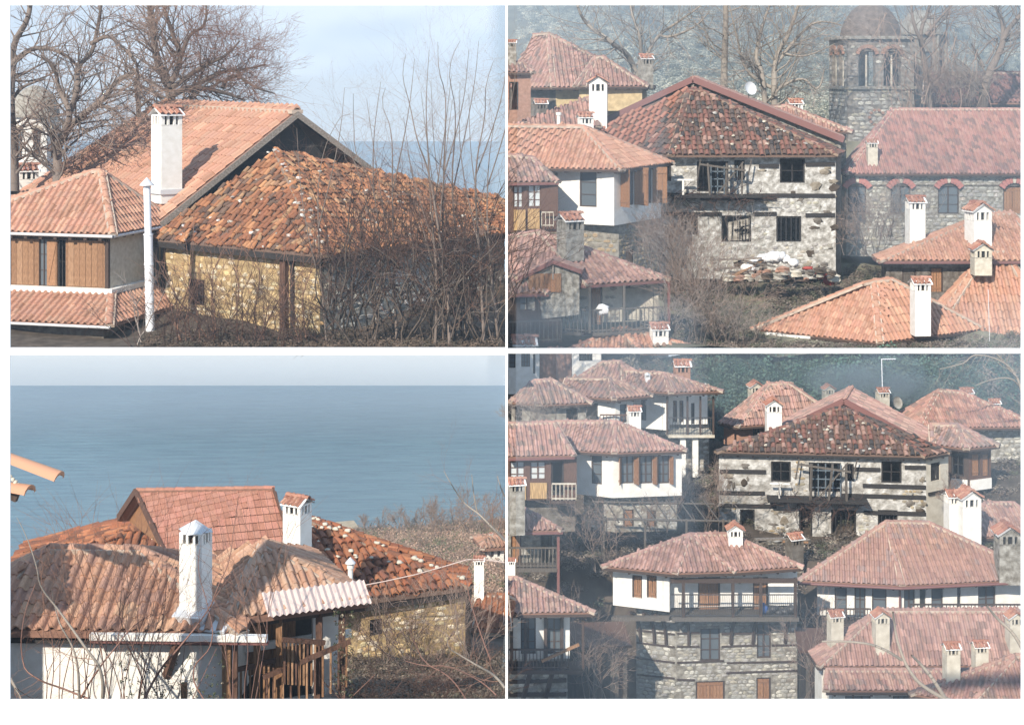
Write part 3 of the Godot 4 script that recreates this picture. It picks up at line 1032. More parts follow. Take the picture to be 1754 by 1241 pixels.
# v: corners of the eave from left to right, [px, py] (its distance follows, the eave being level) or [px, -1, metres behind z]; zi: the corner that lies at z
# r: ridge points [px, py, metres behind z]; f: visible pitches [corner, corner, ridge under the second, ridge under the first]
# w: foot line of the walls [px, metres behind z], gy their foot at z; op: openings of each wall; ms: a material for each wall
func villa(s: Dictionary) -> Dictionary:
	var zi: int = s.get("zi", 1)
	var z: float = s.z
	var v: Array = s.v
	var gy: float = height_at(s.gy, z)
	var o := thing(s.n, s.l, s.get("c", "house"), Vector3(spot(v[zi][0], 0, z).x, gy, -z), 0.0, s.get("g", ""))
	var ey: float = height_at(v[zi][1], z)
	var base := o.position
	var E := []
	for q in v:
		var zz: float = z + q[2] if q.size() > 2 else z * (v[zi][1] - HY) / (q[1] - HY)
		var p := spot(q[0], 0, zz)
		p.y = ey
		E.append(p - base)
	var R := []
	for q in s.r: R.append(spot(q[0], q[1], z + q[2] * RIDGE) - base)
	var W := []
	for q in s.w:
		var p := spot(q[0], 0, z + q[1])
		p.y = gy
		W.append(p - base)
	var h := ey - gy - .02
	var dp: float = s.get("back", 5.0)
	var H := {"o": o, "w": (W[-1] - W[0]).length(), "d": dp, "h": h, "base": base, "k": s.get("k", 1.0), "s": s, "E": E, "R": R, "W": W}
	var mats: Array = s.get("ms", [])
	var op: Array = s.get("op", [])
	if s.get("walls", true):
		for i in W.size() - 1:
			var a: Vector3 = W[i]
			var b: Vector3 = W[i + 1]
			var holes := []
			var list: Array = op[i] if i < op.size() else []
			for q in list: holes.append(rect_on(H, a, b, q))
			var m: Material = mats[i] if i < mats.size() else s.m
			wall(o, a, b, h, holes, m, s.get("thick", .28))
			for k in list.size(): filling(o, a, (b - a).normalized(), holes[k], list[k][4], H.k)
		# the sides run back out of sight, and a wall closes the rear
		var cam := Vector3(0, 0, 0)
		var l0: Vector3 = W[0]
		var l1: Vector3 = W[-1]
		var bl: Vector3 = R[0] + _away(R[0] + base, dp * .3)
		var br: Vector3 = R[-1] + _away(R[-1] + base, dp * .3)
		bl.y = 0; br.y = 0
		if br.x - bl.x < .8: br.x = bl.x + .8
		var mb: Material = s.m
		wall(o, bl, l0 + (bl - l0).normalized() * .285, h, [], mb, .2)
		wall(o, l1 + (br - l1).normalized() * .285, br, h, [], mb, .2)
		wall(o, br + Vector3(-.3, 0, 0), bl + Vector3(.3, 0, 0), h, [], mb, .2)
	if s.get("roof", true):
		var faces := []
		for q in s.f: faces.append([E[q[0]], E[q[1]], R[q[2]], R[q[3]]])
		var ov: float = s.get("ov", .5)
		var b0: Vector3 = R[0] + _away(R[0] + base, dp * .3 + ov)
		var b1: Vector3 = R[-1] + _away(R[-1] + base, dp * .3 + ov)
		b0.y = E[0].y; b1.y = E[0].y
		faces.append([E[-1], b1, R[-1], R[-1]]); faces.append([b1, b0, R[0], R[-1]]); faces.append([b0, E[0], R[0], R[0]])
		var hips := []
		for i in R.size() - 1: hips.append([R[i], R[i + 1]])
		for q in s.f:
			hips.append([E[q[1]], R[q[2]]])
			if q[0] == 0 and v.size() > 1 and not s.get("cut", false): hips.append([E[0], R[q[3]]])
		var seen := []
		var once := []
		for q in hips:
			var key := str(q)
			if not key in seen:
				seen.append(key); once.append(q)
		s.ov = ov
		H.h = E[0].y
		var sv: bool = s.get("rafters", true)
		s.rafters = false
		roof_of(H, s, faces, once)
		if sv:   # rafter ends under each visible eave
			for i in E.size() - 1:
				var L: float = (E[i + 1] - E[i]).length()
				var n := int(L / (.7 * H.k))
				var u: Vector3 = (E[i + 1] - E[i]).normalized()
				var nn := u.cross(Vector3.UP)
				for k in n:
					var p: Vector3 = E[i] + u * (L * (k + .5) / n) + Vector3(0, -.19, 0)
					var b := MB.new()
					b.beam(p - nn * .06, p - nn * .75 * H.k, .08 * H.k, .09 * H.k)
					put("rafter", b, M.dark_wood, H.roof)
				var fb := MB.new()
				fb.beam(E[i] + Vector3(0, -.1, 0) + nn * .02, E[i + 1] + Vector3(0, -.1, 0) + nn * .02, .03, .10 * H.k)
				put("fascia", fb, s.get("fascia", M.dark_wood), H.roof)
	return H
func _away(p: Vector3, d: float) -> Vector3:
	return Vector3(p.x, 0, p.z).normalized() * d
# rubble over a wall of the house between sheet heights
func villa_rubble(H: Dictionary, i: int, sz: float, pal: Array, single := 150, cover := .75, up := 0.0) -> void:
	var s: Dictionary = H.s
	var holes := []
	var op: Array = s.get("op", [])
	if i < op.size():
		for q in op[i]: holes.append(rect_on(H, H.W[i], H.W[i + 1], q))
	rubble(H.o, H.W[i], H.W[i + 1], .1, (H.E[0].y if up <= 0.0 else up) - .2, sz, pal, holes, single, cover)
# a lower storey of its own under wall line w, standing inside the jetty: part of the same house
func storey(H: Dictionary, w: Array, depth: float, m: Material, op: Array, sz := .19, pal := GREYS, single := 120) -> Array:
	var W := []
	for q in w:
		var p := spot(q[0], 0, -H.base.z + q[1])
		p.y = H.base.y - depth
		W.append(p - H.base)
	for i in W.size() - 1:
		var holes := []
		var list: Array = op[i] if i < op.size() else []
		for q in list: holes.append(rect_on(H, W[i], W[i + 1], q))
		wall(H.o, W[i], W[i + 1], depth - .02, holes, m)
		for k in list.size(): filling(H.o, W[i], (W[i + 1] - W[i]).normalized(), holes[k], list[k][4], H.k)
		if sz > 0.0: rubble(H.o, W[i], W[i + 1], .1, depth - .12, sz, pal, holes, single / (W.size() - 1), .8)
	var bl: Vector3 = W[0] + _away(W[0] + H.base, 3.0)
	var br: Vector3 = W[-1] + _away(W[-1] + H.base, 3.0)
	wall(H.o, bl, W[0] + (bl - W[0]).normalized() * .302, depth - .02, [], m)
	wall(H.o, W[-1] + (br - W[-1]).normalized() * .302, br, depth - .02, [], m)
	return W

# one more pitch of old tiles laid against a roof, through points of the sheet [px, py, metres behind z]
func patch_pitch(H: Dictionary, z: float, pts: Array, tp: float, tl: float, pal: Array) -> void:
	var q := []
	for p in pts: q.append(spot(p[0], p[1], z + p[2]) - H.base)
	var b := MB.new()
	b.tri(q[0], q[1], q[2]); b.tri(q[1] + Vector3(0, -.1, 0), q[0] + Vector3(0, -.1, 0), q[2] + Vector3(0, -.1, 0))
	if q.size() > 3: b.tri(q[0], q[2], q[3])
	put("deck", b, M.deck_old, H.roof)
	lay(H.roof, tile_b, face_tiles(q[0], q[1], q[2], q[3] if q.size() > 3 else q[2], tp, tl, .5, .02), pal, 100, "tile", .3)
# ---------------------------------------------------------------- upper left: tiled roofs against the sky
# stones set in the face a-b of a wall; the nearest ones are pieces, laid in uneven courses
var stone_shapes := []
func rubble(parent: Node3D, a: Vector3, b: Vector3, y0: float, y1: float, sz: float, pal: Array, holes := [], single := 250, cover := 0.85, called := "stone") -> void:
	if stone_shapes.is_empty():
		for i in 6:
			var s := MB.new()
			s.rock(Vector3.ZERO, Vector3(0.58, 0.56, 0.45), rng, 0.2, 7)
			stone_shapes.append(s.mesh())
	var u := (b - a)
	var L := u.length()
	u /= L
	var n := u.cross(Vector3.UP)
	var list := []
	var y := y0
	while y < y1:
		var hh := sz * rng.randf_range(0.6, 1.0)
		var x := -rng.randf() * sz
		while x < L:
			var ww := sz * rng.randf_range(0.8, 1.9)
			var cx := x + ww * 0.5
			var cy := y + hh * 0.5
			var ok := cx - ww * 0.4 > 0.0 and cx + ww * 0.4 < L and cy < y1 and rng.randf() < cover
			for o in holes:
				if cx > o[0] - ww * 0.4 and cx < o[0] + o[2] + ww * 0.4 and cy > o[1] - hh * 0.4 and cy < o[1] + o[3] + hh * 0.4: ok = false
			if ok: list.append([Vector3(cx, cy + rng.randfn(0, sz * 0.05), 0), ww * rng.randf_range(0.8, 0.95), hh * rng.randf_range(0.8, 0.98)])
			x += ww
		y += hh
	var xf := []
	var cols := []
	var key := "stone" + str(pal)
	if not clays.has(key):
		clays[key] = []
		for i in 9:
			var c := tint(pal, 0.2)
			var m: StandardMaterial3D = M.stone.duplicate()
			m.albedo_color = lin(c.r, c.g, c.b)
			m.vertex_color_use_as_albedo = false
			clays[key].append(m)
	for i in list.size():
		var s = list[i]
		var at: Vector3 = a + u * s[0].x + Vector3.UP * s[0].y
		var t := Transform3D(Basis(n, rng.randfn(0, 0.08)) * Basis(u * s[1], Vector3.UP * s[2], n * sz * rng.randf_range(0.25, 0.5)), at)
		if i < single or list.size() <= single:
			var o := MeshInstance3D.new()
			o.name = called
			o.mesh = stone_shapes[rng.randi() % 6]
			o.material_override = clays[key][rng.randi() % 9]
			o.transform = t
			parent.add_child(o, true)
		else:
			xf.append(t); cols.append(tint(pal, 0.2))
	if xf.size(): scatter(called, stone_shapes[0], M.stone, xf, cols, parent)
func boards(parent: Node3D, a: Vector3, b: Vector3, y0: float, y1: float, w: float, mats: Array, holes := [], proud := 0.03, called := "plank") -> void:
	var u := (b - a)
	var L := u.length()
	u /= L
	var n := u.cross(Vector3.UP)
	var k := int(L / w)
	for i in k:
		var x0 := L * i / k
		var x1 := L * (i + 1) / k - 0.018
		var skip := false
		for o in holes:
			if x1 > o[0] and x0 < o[0] + o[2]: skip = true
		if skip: continue
		var s := MB.new()
		var d := proud * rng.randf_range(0.7, 1.3)
		var p := a + u * (x0 + x1) * 0.5 + Vector3.UP * (y0 + y1) * 0.5 + n * d * 0.5
		s.box(p, Vector3(x1 - x0, y1 - y0 - rng.randf() * 0.02, d), Basis(u, Vector3.UP, n))
		put(called, s, mats[rng.randi() % mats.size()], parent)

func view_roof_and_sky() -> void:
	# ground under it all
	terrain("upper_terrace", [[80.0, height_at(601, 80)], [88.0, height_at(594, 88)], [100.0, 46.5], [106.0, 46.8]], M.soil, -46.0, -0.35, 0.2, 1.4)
	terrain("rear_terrace", [[105.9, 46.7], [118.0, 47.5], [129.0, 46.8]], M.soil, -52.0, -24.6, 0.2, 1.4)
	terrain("chapel_mound", [[128.9, 46.7], [150.0, 46.0]], M.soil, -60.0, -34.0, 0.2, 1.4)
	undergrowth("rough_growth", [[80.0, height_at(601, 80)], [88.0, height_at(594, 88)], [100.0, 46.5]], 82.6, 91.0, 245, 862, 1200, .2, .55, [Color(.11, .08, .06), Color(.14, .10, .075), Color(.09, .075, .055), Color(.17, .125, .095)], 41)
	# the timber-clad house at the left
	var s := {"n": "timber_clad_house", "l": "plank-walled house with pale red hip roof, leftmost house of the upper left view", "px": 187, "ey": 400, "gy": 594, "z": 93.0, "yaw": 75.0, "L": -105, "w": 7.0,
		"ridge": [.5, .22, .5, .27], "ry": 293, "ov": .5, "m": M.cream, "m_left": M.plank_b, "pal": PALE, "tp": .40, "tl": .56, "single": 300, "bed": M.mortar, "deck": M.deck,
		"left": [[66, 408, 81, 490, "pane2"], [98, 404, 112, 492, "dark"]]}
	var H := house(s)
	var o: Node3D = H.o
	var hl := []
	for q in s.left: hl.append(rect_on(H, H.a_left, H.b_left, q))
	var yb = height_at(492, 93.0) - H.base.y
	boards(o, H.a_left, H.b_left, yb, H.h - 0.16, .36, [M.plank_a, M.plank_b, M.plank_c, M.plank_a], hl, .05)
	# leaf of the open shutter, rails and posts of the wall
	var b := MB.new()
	var r1: Array = hl[0]
	b.box(H.a_left + Vector3(-.06, yb + 1.25, r1[0] + r1[2] + 0.32), Vector3(.05, 2.5, .6), Basis(Vector3.UP, 0.12))
	b.box(H.a_left + Vector3(-.1, yb + 1.3, r1[0] + r1[2] + 0.32), Vector3(.04, 2.2, .09), Basis(Vector3.UP, 0.12) * Basis(Vector3.RIGHT, 0.2))
	put("shutter", b, M.shutter_b, o)
	post(o, Vector3(-.06, yb - .1, -.09), Vector3(-.06, H.h - .15, -.09), .22, M.dark_wood)
	b = MB.new()
	b.beam(Vector3(-.03, H.h - .3, -.2), Vector3(-.03, H.h - .3, -H.d), .14, .26)
	for i in 16: b.box(Vector3(-.3, H.h - .26, -.3 - i * .95), Vector3(.5, .2, .2))
	put("wall_plate", b, M.dark_wood, o)
	b = MB.new()
	b.tube(Vector3(-.62, H.h - .1, .55), Vector3(-.62, H.h - .08, -H.d - .5), .09, .09, 8)
	b.tube(Vector3(-.62, H.h - .1, .55), Vector3(H.w, H.h - .1, .6), .09, .09, 8)
	put("gutter", b, M.zinc, o)
	# ledge and skirt roof below the planks
	b = MB.new()
	b.span(Vector3(-.5, yb - .34, -H.d), Vector3(-.003, yb - .05, .42))
	b.span(Vector3(-.003, yb - .34, .003), Vector3(H.w, yb - .05, .42))
	put("ledge", b, M.white, o)
	var e := 3.1
	var yl = height_at(553, 90.5) - H.base.y
	var yt = yb - .33
	var c0 := Vector3(-e, yl, e * .55)
	roof_of(H, {"tp": .40, "tl": .56, "pal": PALE, "rafters": false, "single": 200}, [[Vector3(-e, yl, -H.d), c0, Vector3(-.3, yt, .3), Vector3(-.3, yt, -H.d)], [c0, Vector3(H.w, yl, e * .55), Vector3(H.w, yt, .3), Vector3(-.3, yt, .3)]], [[c0, Vector3(-.3, yt, .3)]])
	b = MB.new()
	b.tube(c0 + Vector3(-.1, -.1, .1), Vector3(-e - .1, yl - .08, -H.d), .08, .08, 8)
	put("gutter", b, M.zinc, o)
	b = MB.new()
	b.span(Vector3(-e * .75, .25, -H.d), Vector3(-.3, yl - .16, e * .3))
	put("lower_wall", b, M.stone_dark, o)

	# the big gabled house behind, its verge over the old roof
	s = {"n": "gabled_house", "l": "large house with pale red tiled gable roof behind the ruined stone house, upper left view", "px": 283, "ey": 372, "gy": 600, "z": 99.0, "yaw": 38.0, "w": 22.0, "d": 13.5, "roof": false, "m": M.stone_dark,
		"tp": .60, "tl": .80, "pal": PALE, "single": 300, "rafters": false, "bed": M.mortar}
	H = house(s)
	o = H.o
	var apx := along(H.base, H.ux, 497)
	var A := Vector3(apx, height_at(190, -(o.global_transform * Vector3(apx, 0, 0)).z) - H.base.y, .9)
	var zr := along(o.global_transform * A, H.uz, 272)
	var zl := along(o.global_transform * Vector3(-.8, 0, .9), H.uz, 20)
	var B := Vector3(apx, A.y + .15, -H.d)
	var el := Vector3(-.8, H.h - .2, .9)
	var elb := Vector3(-.8, H.h - .2, .9 - zl)
	var er := Vector3(apx * 1.75, height_at(300, 108.0) - H.base.y, .9)
	var erb := Vector3(apx * 1.75, er.y, -H.d)
	# pentagon of boards closing the gable, in near-black wood
	b = MB.new()
	b.tri(Vector3(0, H.h - .3, -.05), Vector3(apx * 1.7, H.h - .3, -.05), Vector3(apx, A.y - .3, -.05))
	b.tri(Vector3(apx * 1.7, H.h - .3, -.3), Vector3(0, H.h - .3, -.3), Vector3(apx, A.y - .3, -.3))
	put("gable", b, M.black_wood, o)
	# the roof falls to the left to a hip at its far end
	var hipl := Vector3(apx * 1.75, H.h - .2, .9 - zl)
	var R := Vector3(apx, B.y, .9 - zr)
	roof_of(H, s, [[elb, el, A, R], [hipl, elb, R, R], [er, Vector3(er.x, er.y, .9 - zl), R, A]], [[A, R], [elb, R]])
	b = MB.new()
	var dn := Vector3(0, -.42, 0)
	for q in [[el, A], [A, er]]:
		b.quad(q[0] + dn + Vector3(0, 0, .06), q[1] + dn + Vector3(0, 0, .06), q[1] + Vector3(0, .02, .06), q[0] + Vector3(0, .02, .06))
		b.quad(q[1] + dn, q[0] + dn, q[0] + Vector3(0, .02, 0), q[1] + Vector3(0, .02, 0))
		b.quad(q[0] + dn, q[1] + dn, q[1] + dn + Vector3(0, 0, .06), q[0] + dn + Vector3(0, 0, .06))
		b.quad(q[0] + Vector3(0, .02, .06), q[1] + Vector3(0, .02, .06), q[1] + Vector3(0, .02, 0), q[0] + Vector3(0, .02, 0))
	put("bargeboard", b, M.pale_board, o)
	b = MB.new()
	for q in [[el, A], [A, er]]:   # soffit between board and gable
		b.quad(q[1] + Vector3(0, -.2, 0), q[0] + Vector3(0, -.2, 0), q[0] + Vector3(0, -.2, -.95), q[1] + Vector3(0, -.2, -.95))
	put("soffit", b, M.dark_wood, o)
	var st := stack(o, plan(H, 285, 322, .10), 1.42, 5.05, "tile", M.white, deg_to_rad(40) - o.rotation.y)
	b = MB.new()
	b.box(Vector3(0, -.18, 0), Vector3(1.6, .3, 1.5))
	put("flashing", b, M.zinc, st)

	# white metal flue beside it
	o = thing("flue_pipe", "white metal flue pipe with pointed cap beside the timber-clad house", "flue", spot(256, 600, 92.0))
	b = MB.new()
	var top := height_at(316, 92.0) - o.position.y
	b.tube(Vector3(.05, 0, 0), Vector3(-.08, top * .70, 0), .25, .25, 14)
	b.tube(Vector3(-.08, top * .70, 0), Vector3(-.16, top - .1, 0), .20, .20, 14)
	for f in [.35, .52, .70]: b.tube(Vector3(.05 - .13 * f / .7, top * f - .05, 0), Vector3(.05 - .13 * f / .7, top * f + .05, 0), .275, .275, 14)
	put("pipe", b, M.white_pipe, o)
	b = MB.new()
	b.lathe(Vector3(-.16, top - .02, 0), [Vector2(.2, -.05), Vector2(.42, -.02), Vector2(.40, .03), Vector2(.03, .42), Vector2(0, .42)], 14)
	put("cap", b, M.zinc, o)

	# the ruined stone house
	s = {"n": "ruined_stone_house", "l": "ruined house with ochre stone wall and slipping barrel tiles, upper left view", "px": 555, "ey": 436, "gy": 600, "z": 90.0, "yaw": 55.0, "L": 272, "R": 864, "roof": false, "m": M.stone_dark, "m_left": M.ochre, "m_front": M.stone_wall,
		"left": [[322, 478, 350, 522, "dark_bars"]]}
	H = house(s)
	o = H.o
	var g := o.global_transform.affine_inverse()
	var pk := g * spot(474, 258, 100.6)
	var y := H.h as float
	c0 = Vector3(-.5, y, .5)
	var c3 := Vector3(-.5, y + .1, -H.d - .5)
	var ce := Vector3(H.w, y - .1, .5)
	var ct := g * spot(864, 340, 113.0)
	var back := g * spot(300, 395, 104.0)
	roof_of(H, {"tp": .37, "tl": .52, "pal": WORN, "wild": 1.0, "gaps": .05, "tile": tile_b, "single": 300, "rafters": false, "bed": M.mortar_old, "deck": M.deck_old, "spread": .28},
		[[c0, ce, ct, pk], [c3, c0, pk, pk], [g * spot(864, 340, 114.0), c3, pk, pk]], [[c0, pk]])
	# pan tiles lie upturned between the barrels: a second, lower layer in darker clay
	var pans := []
	for f in [[c0, ce, ct, pk], [c3, c0, pk, pk]]:
		for t in face_tiles(f[0] + Vector3(.18, -.05, 0), f[1] + Vector3(.18, -.05, 0), f[2] + Vector3(0, -.05, 0), f[3] + Vector3(0, -.05, 0), .37, .52, .8, .05):
			t.basis = t.basis * Basis(Vector3(0, 0, 1), PI)
			t.origin += Vector3(0, .16, 0)
			pans.append(t)
	lay(H.roof, tile_b, pans, WORN.slice(0, 4), 0, "pan_tile", .2)
	# pale stones and broken tiles lying on it
	var xf := []
	var cl := []
	var shp := MB.new()
	shp.rock(Vector3.ZERO, Vector3(.5, .3, .4), rng, .3, 6)
	for i in 85:
		var f: Array = [[c0, ce, ct], [c0, ct, pk], [c3, c0, pk]][rng.randi() % 3]
		var u := rng.randf()
		var v := rng.randf()
		if u + v > 1: u = 1 - u; v = 1 - v
		var q: Vector3 = f[0] + (f[1] - f[0]) * u + (f[2] - f[0]) * v
		if i < 30: q = c0.lerp(pk, .08 + rng.randf() * .9) + Vector3(rng.randfn(0, .35), .1, rng.randfn(0, .35))
		var k := rng.randf_range(.16, .4)
		xf.append(Transform3D(Basis(Vector3.UP, rng.randf() * TAU) * Basis(Vector3.RIGHT, rng.randfn(0, .4)) * Basis.from_scale(Vector3(k, k, k)), q + Vector3(0, .16, 0)))
		cl.append(Color(.62, .58, .52) * rng.randf_range(.5, 1.15))
	for i in xf.size():
		var st2 := MeshInstance3D.new()
		st2.name = "loose_stone"; st2.mesh = shp.mesh() if i == 0 else (H.roof.get_node("loose_stone") as MeshInstance3D).mesh
		st2.material_override = clay([Color(.62, .58, .52), Color(.5, .46, .41), Color(.7, .68, .64)])
		st2.transform = xf[i]
		H.roof.add_child(st2, true)
	# eaves beam, corner timber, stones in the ochre wall
	b = MB.new()
	b.beam(Vector3(-.48, y - .28, .3), Vector3(-.48, y - .12, -H.d - .4), .12, .34)
	b.beam(Vector3(-.4, y - .28, .48), Vector3(H.w, y - .3, .48), .12, .30)
	put("eaves_beam", b, M.black_wood, o)
	var rw := rect_on(H, H.a_left, H.b_left, s.left[0])
	rubble(o, H.a_left, H.b_left, .1, y - .35, .34, OCHRE, [rw], 280, .62)
	rubble(o, H.a_front, H.b_front, .1, y - .35, .5, GREYS, [], 60, .7)
	var pp := along(H.base, H.uz, 490)
	post(o, Vector3(-.12, 0, -pp), Vector3(-.12, y - .2, -pp), .42, M.brown, "timber_post")
	post(o, Vector3(-.05, 0, -pp + .55), Vector3(-.05, y - .2, -pp + .55), .22, M.black_wood, "timber_post")
	pp = along(H.base, H.uz, 281)
	post(o, Vector3(-.1, 0, -pp), Vector3(-.1, y - .2, -pp), .22, M.black_wood, "timber_post")

	# chapel with a dome behind the trees
	o = thing("domed_chapel", "small white chapel drum with grey dome behind bare trees, top left", "chapel", spot(60, 330, 135.0), .35)
	var k := 135.0 / FL
	b = MB.new()
	var n := 8
	for i in n:
		var t0 := TAU * (i - .5) / n
		var t1 := TAU * (i + .5) / n
		var q0 := Vector3(sin(t0), 0, cos(t0)) * 42 * k
		var q1 := Vector3(sin(t1), 0, cos(t1)) * 42 * k
		var hole := [(q1 - q0).length() * .5 - 6 * k, 62 * k, 12 * k, 46 * k]
		wall(o, q0, q1, 132 * k, [hole], M.white, .3)
		filling(o, q0, (q1 - q0).normalized(), hole, "pane2", 1.4)
		var ar := MB.new()
		var mid := (q0 + q1) * .5
		var nn := (q1 - q0).normalized().cross(Vector3.UP)
		for j in 7:
			var a0 := PI * j / 7.0
			var a1 := PI * (j + 1) / 7.0
			var du := (q1 - q0).normalized()
			ar.beam(mid + nn * .05 + du * cos(a0) * 8 * k + Vector3.UP * (106 * k + sin(a0) * 9 * k), mid + nn * .05 + du * cos(a1) * 8 * k + Vector3.UP * (106 * k + sin(a1) * 9 * k), .2, .22)
		put("arch", ar, M.cream, o)
	b.lathe(Vector3(0, 130 * k, 0), [Vector2(45 * k, 0), Vector2(45 * k, 3 * k), Vector2(41 * k, 6 * k), Vector2(39 * k, 20 * k), Vector2(32 * k, 36 * k), Vector2(20 * k, 47 * k), Vector2(8 * k, 53 * k), Vector2(0, 54 * k)], 24)
	put("dome", b, M.stone_wall, o)
	o = thing("small_chimney_house", "low white chimney with tile cap at the left edge below the chapel", "chimney", spot(46, 330, 118.0))
	stack(o, Vector3.ZERO, 1.35, 2.1, "tile", M.white, .5)

	# the outer sea, out to its hazy rim
	b = MB.new()
	for i in 30:
		var z0 := 354.0 + 1146.0 * i / 30.0
		var z1 := 354.0 + 1146.0 * (i + 1) / 30.0
		b.quad(Vector3(-620, 0, -z0), Vector3(-.00285 * z0, 0, -z0), Vector3(-.00285 * z1, 0, -z1), Vector3(-620, 0, -z1))
	structure("outer_sea", b, M.sea)

	# plane trees at the left
	trees_tl()

func trees_tl() -> void:
	var t := Twig.new()
	t.r = RandomNumberGenerator.new()
	t.r.seed = 5
	var base := spot(22, 330, 112.0)
	limb(t, base, [[22, 330], [21, 250], [17, 180], [20, 120], [24, 75], [45, 35], [52, 0], [58, -40]], 112.0, .42, .12, 2, 3.2)
	limb(t, base, [[18, 112], [40, 92], [66, 82], [98, 88], [128, 108], [140, 130]], 112.0, .2, .07, 2, 2.8)
	limb(t, base, [[20, 170], [35, 152], [55, 142], [75, 135]], 112.0, .14, .06, 2, 2.0)
	finish(t, "plane_tree", "bare tree at the left edge of the sky, trunk curving up past the dome", base, M.bark, M.twig)
	t = Twig.new(); t.r = RandomNumberGenerator.new(); t.r.seed = 6
	base = spot(96, 330, 110.0)
	limb(t, base, [[98, 330], [98, 262], [104, 235], [120, 215], [150, 190], [180, 165], [200, 138], [228, 126]], 110.0, .36, .12, 3, 3.0)
	limb(t, base, [[104, 235], [118, 195], [100, 150], [92, 115], [70, 95]], 110.0, .26, .09, 3, 2.6)
	limb(t, base, [[120, 190], [132, 150], [134, 115], [155, 90], [165, 55], [172, 10], [170, -30]], 110.0, .22, .08, 3, 2.8)
	limb(t, base, [[155, 75], [185, 62], [205, 78], [228, 100], [236, 130], [240, 200]], 110.0, .16, .06, 3, 2.4)
	limb(t, base, [[160, 182], [190, 185], [210, 205], [222, 222]], 110.0, .12, .04, 3, 1.6)
	finish(t, "plane_tree", "bare forked tree rising beside the dome, its limb reaching right over the roof", base, M.bark, M.twig)
	t = Twig.new(); t.r = RandomNumberGenerator.new(); t.r.seed = 7
	base = spot(292, 260, 122.0)
	limb(t, base, [[290, 260], [292, 175], [286, 140], [270, 105], [262, 60], [256, 20], [254, -20]], 122.0, .5, .12, 3, 3.2)
	limb(t, base, [[288, 150], [308, 100], [296, 60], [280, 10], [278, -20]], 122.0, .25, .1, 3, 3.0)
	limb(t, base, [[288, 165], [330, 150], [380, 158], [420, 172]], 122.0, .28, .08, 3, 2.6)
	limb(t, base, [[310, 95], [325, 60], [350, 40], [352, -10]], 122.0, .18, .06, 3, 2.6)
	limb(t, base, [[295, 150], [345, 115], [385, 95], [410, 70]], 122.0, .22, .06, 3, 2.8)
	limb(t, base, [[330, 150], [375, 125], [420, 118], [455, 110]], 122.0, .2, .05, 3, 2.6)
	limb(t, base, [[380, 150], [400, 130], [440, 150], [470, 160]], 122.0, .16, .05, 3, 2.2)
	# the close-grown hanging twigs of its right side
	for i in 300:
		var px := t.r.randf_range(300, 455)
		var py := t.r.randf_range(52, 178)
		if pow((px - 375) / 95.0, 2) + pow((py - 130) / 82.0, 2) > 1.0: continue
		var q := spot(px, py, 122.0 + t.r.randf_range(-3, 3)) - base
		t.grow(q, Vector3(t.r.randf_range(-1, 1), t.r.randf_range(-.4, 1), t.r.randf_range(-1, 1)).normalized(), t.r.randf_range(1.2, 2.4), .022, 2, {"split": .2, "least": .007, "seg": 4, "fork": .7, "most": 1000000, "wiggle": .3})
	finish(t, "plane_tree", "large bare tree with a dense brown mass of twigs behind the big gable roof", base, M.bark, M.twig_red)
	t = Twig.new(); t.r = RandomNumberGenerator.new(); t.r.seed = 8
	base = spot(240, 330, 118.0)
	limb(t, base, [[240, 330], [236, 190], [232, 150], [235, 110]], 118.0, .28, .08, 3, 3.0)
	limb(t, base, [[236, 185], [260, 170], [275, 185]], 118.0, .12, .04, 3, 1.8)
	finish(t, "plane_tree", "slim dark bare tree just left of the white chimney cap", base, M.bark, M.twig)
	# tangled growth below the chapel
	t = Twig.new(); t.r = RandomNumberGenerator.new(); t.r.seed = 9
	base = spot(110, 330, 114.0)
	for i in 45:
		var q := spot(t.r.randf_range(20, 185), t.r.randf_range(240, 300), 114.0 + t.r.randf_range(-2, 2)) - base
		t.grow(q, Vector3(t.r.randf_range(-1, 1), t.r.randf_range(0, 1), t.r.randf_range(-.5, .5)).normalized(), t.r.randf_range(1.5, 3), .025, 2, {"split": .2, "least": .008, "seg": 5, "fork": .7, "most": 1000000, "wiggle": .3})
	finish(t, "creeper_thicket", "tangled brown creeper between the chapel and the big roof", base, M.bark, M.twig_red, "shrub")

	# shrubs before the ruined house: tall whips against the sky at the right, saplings on the wall
	var whips := [
		[[[770, 600], [765, 480], [752, 400], [735, 300], [715, 240], [702, 180], [690, 130], [695, 95]], .17, "tall bare sapling with its fork below the roof edge, right of centre"],
		[[[745, 600], [748, 480], [740, 380], [733, 260], [730, 180], [735, 85]], .15, "straight bare sapling crossing the blue coast"],
		[[[760, 600], [758, 430], [760, 300], [763, 215], [762, 160], [752, 120], [750, 72]], .15, "bare sapling reaching highest against the sky"],
		[[[800, 600], [790, 470], [775, 330], [780, 200], [770, 120], [788, 70]], .14, "bare sapling with paired upright tips"],
		[[[830, 600], [820, 420], [815, 300], [830, 200], [832, 150], [845, 105]], .16, "bare sapling near the right edge of the sky"],
		[[[855, 600], [838, 430], [835, 320], [845, 220], [860, 170]], .13, "reddish bare sapling at the right edge"],
		[[[680, 600], [675, 470], [672, 330], [670, 230], [655, 180], [660, 150]], .14, "thin bare sapling right of the roof peak"],
		[[[640, 600], [650, 460], [640, 330], [612, 270], [606, 215], [605, 160]], .11, "thin bare sapling with drooping side shoots above the old tiles"],
		[[[560, 600], [552, 500], [545, 390], [550, 280], [580, 205], [600, 195]], .10, "bent bare sapling before the corner of the old roof"],
	]
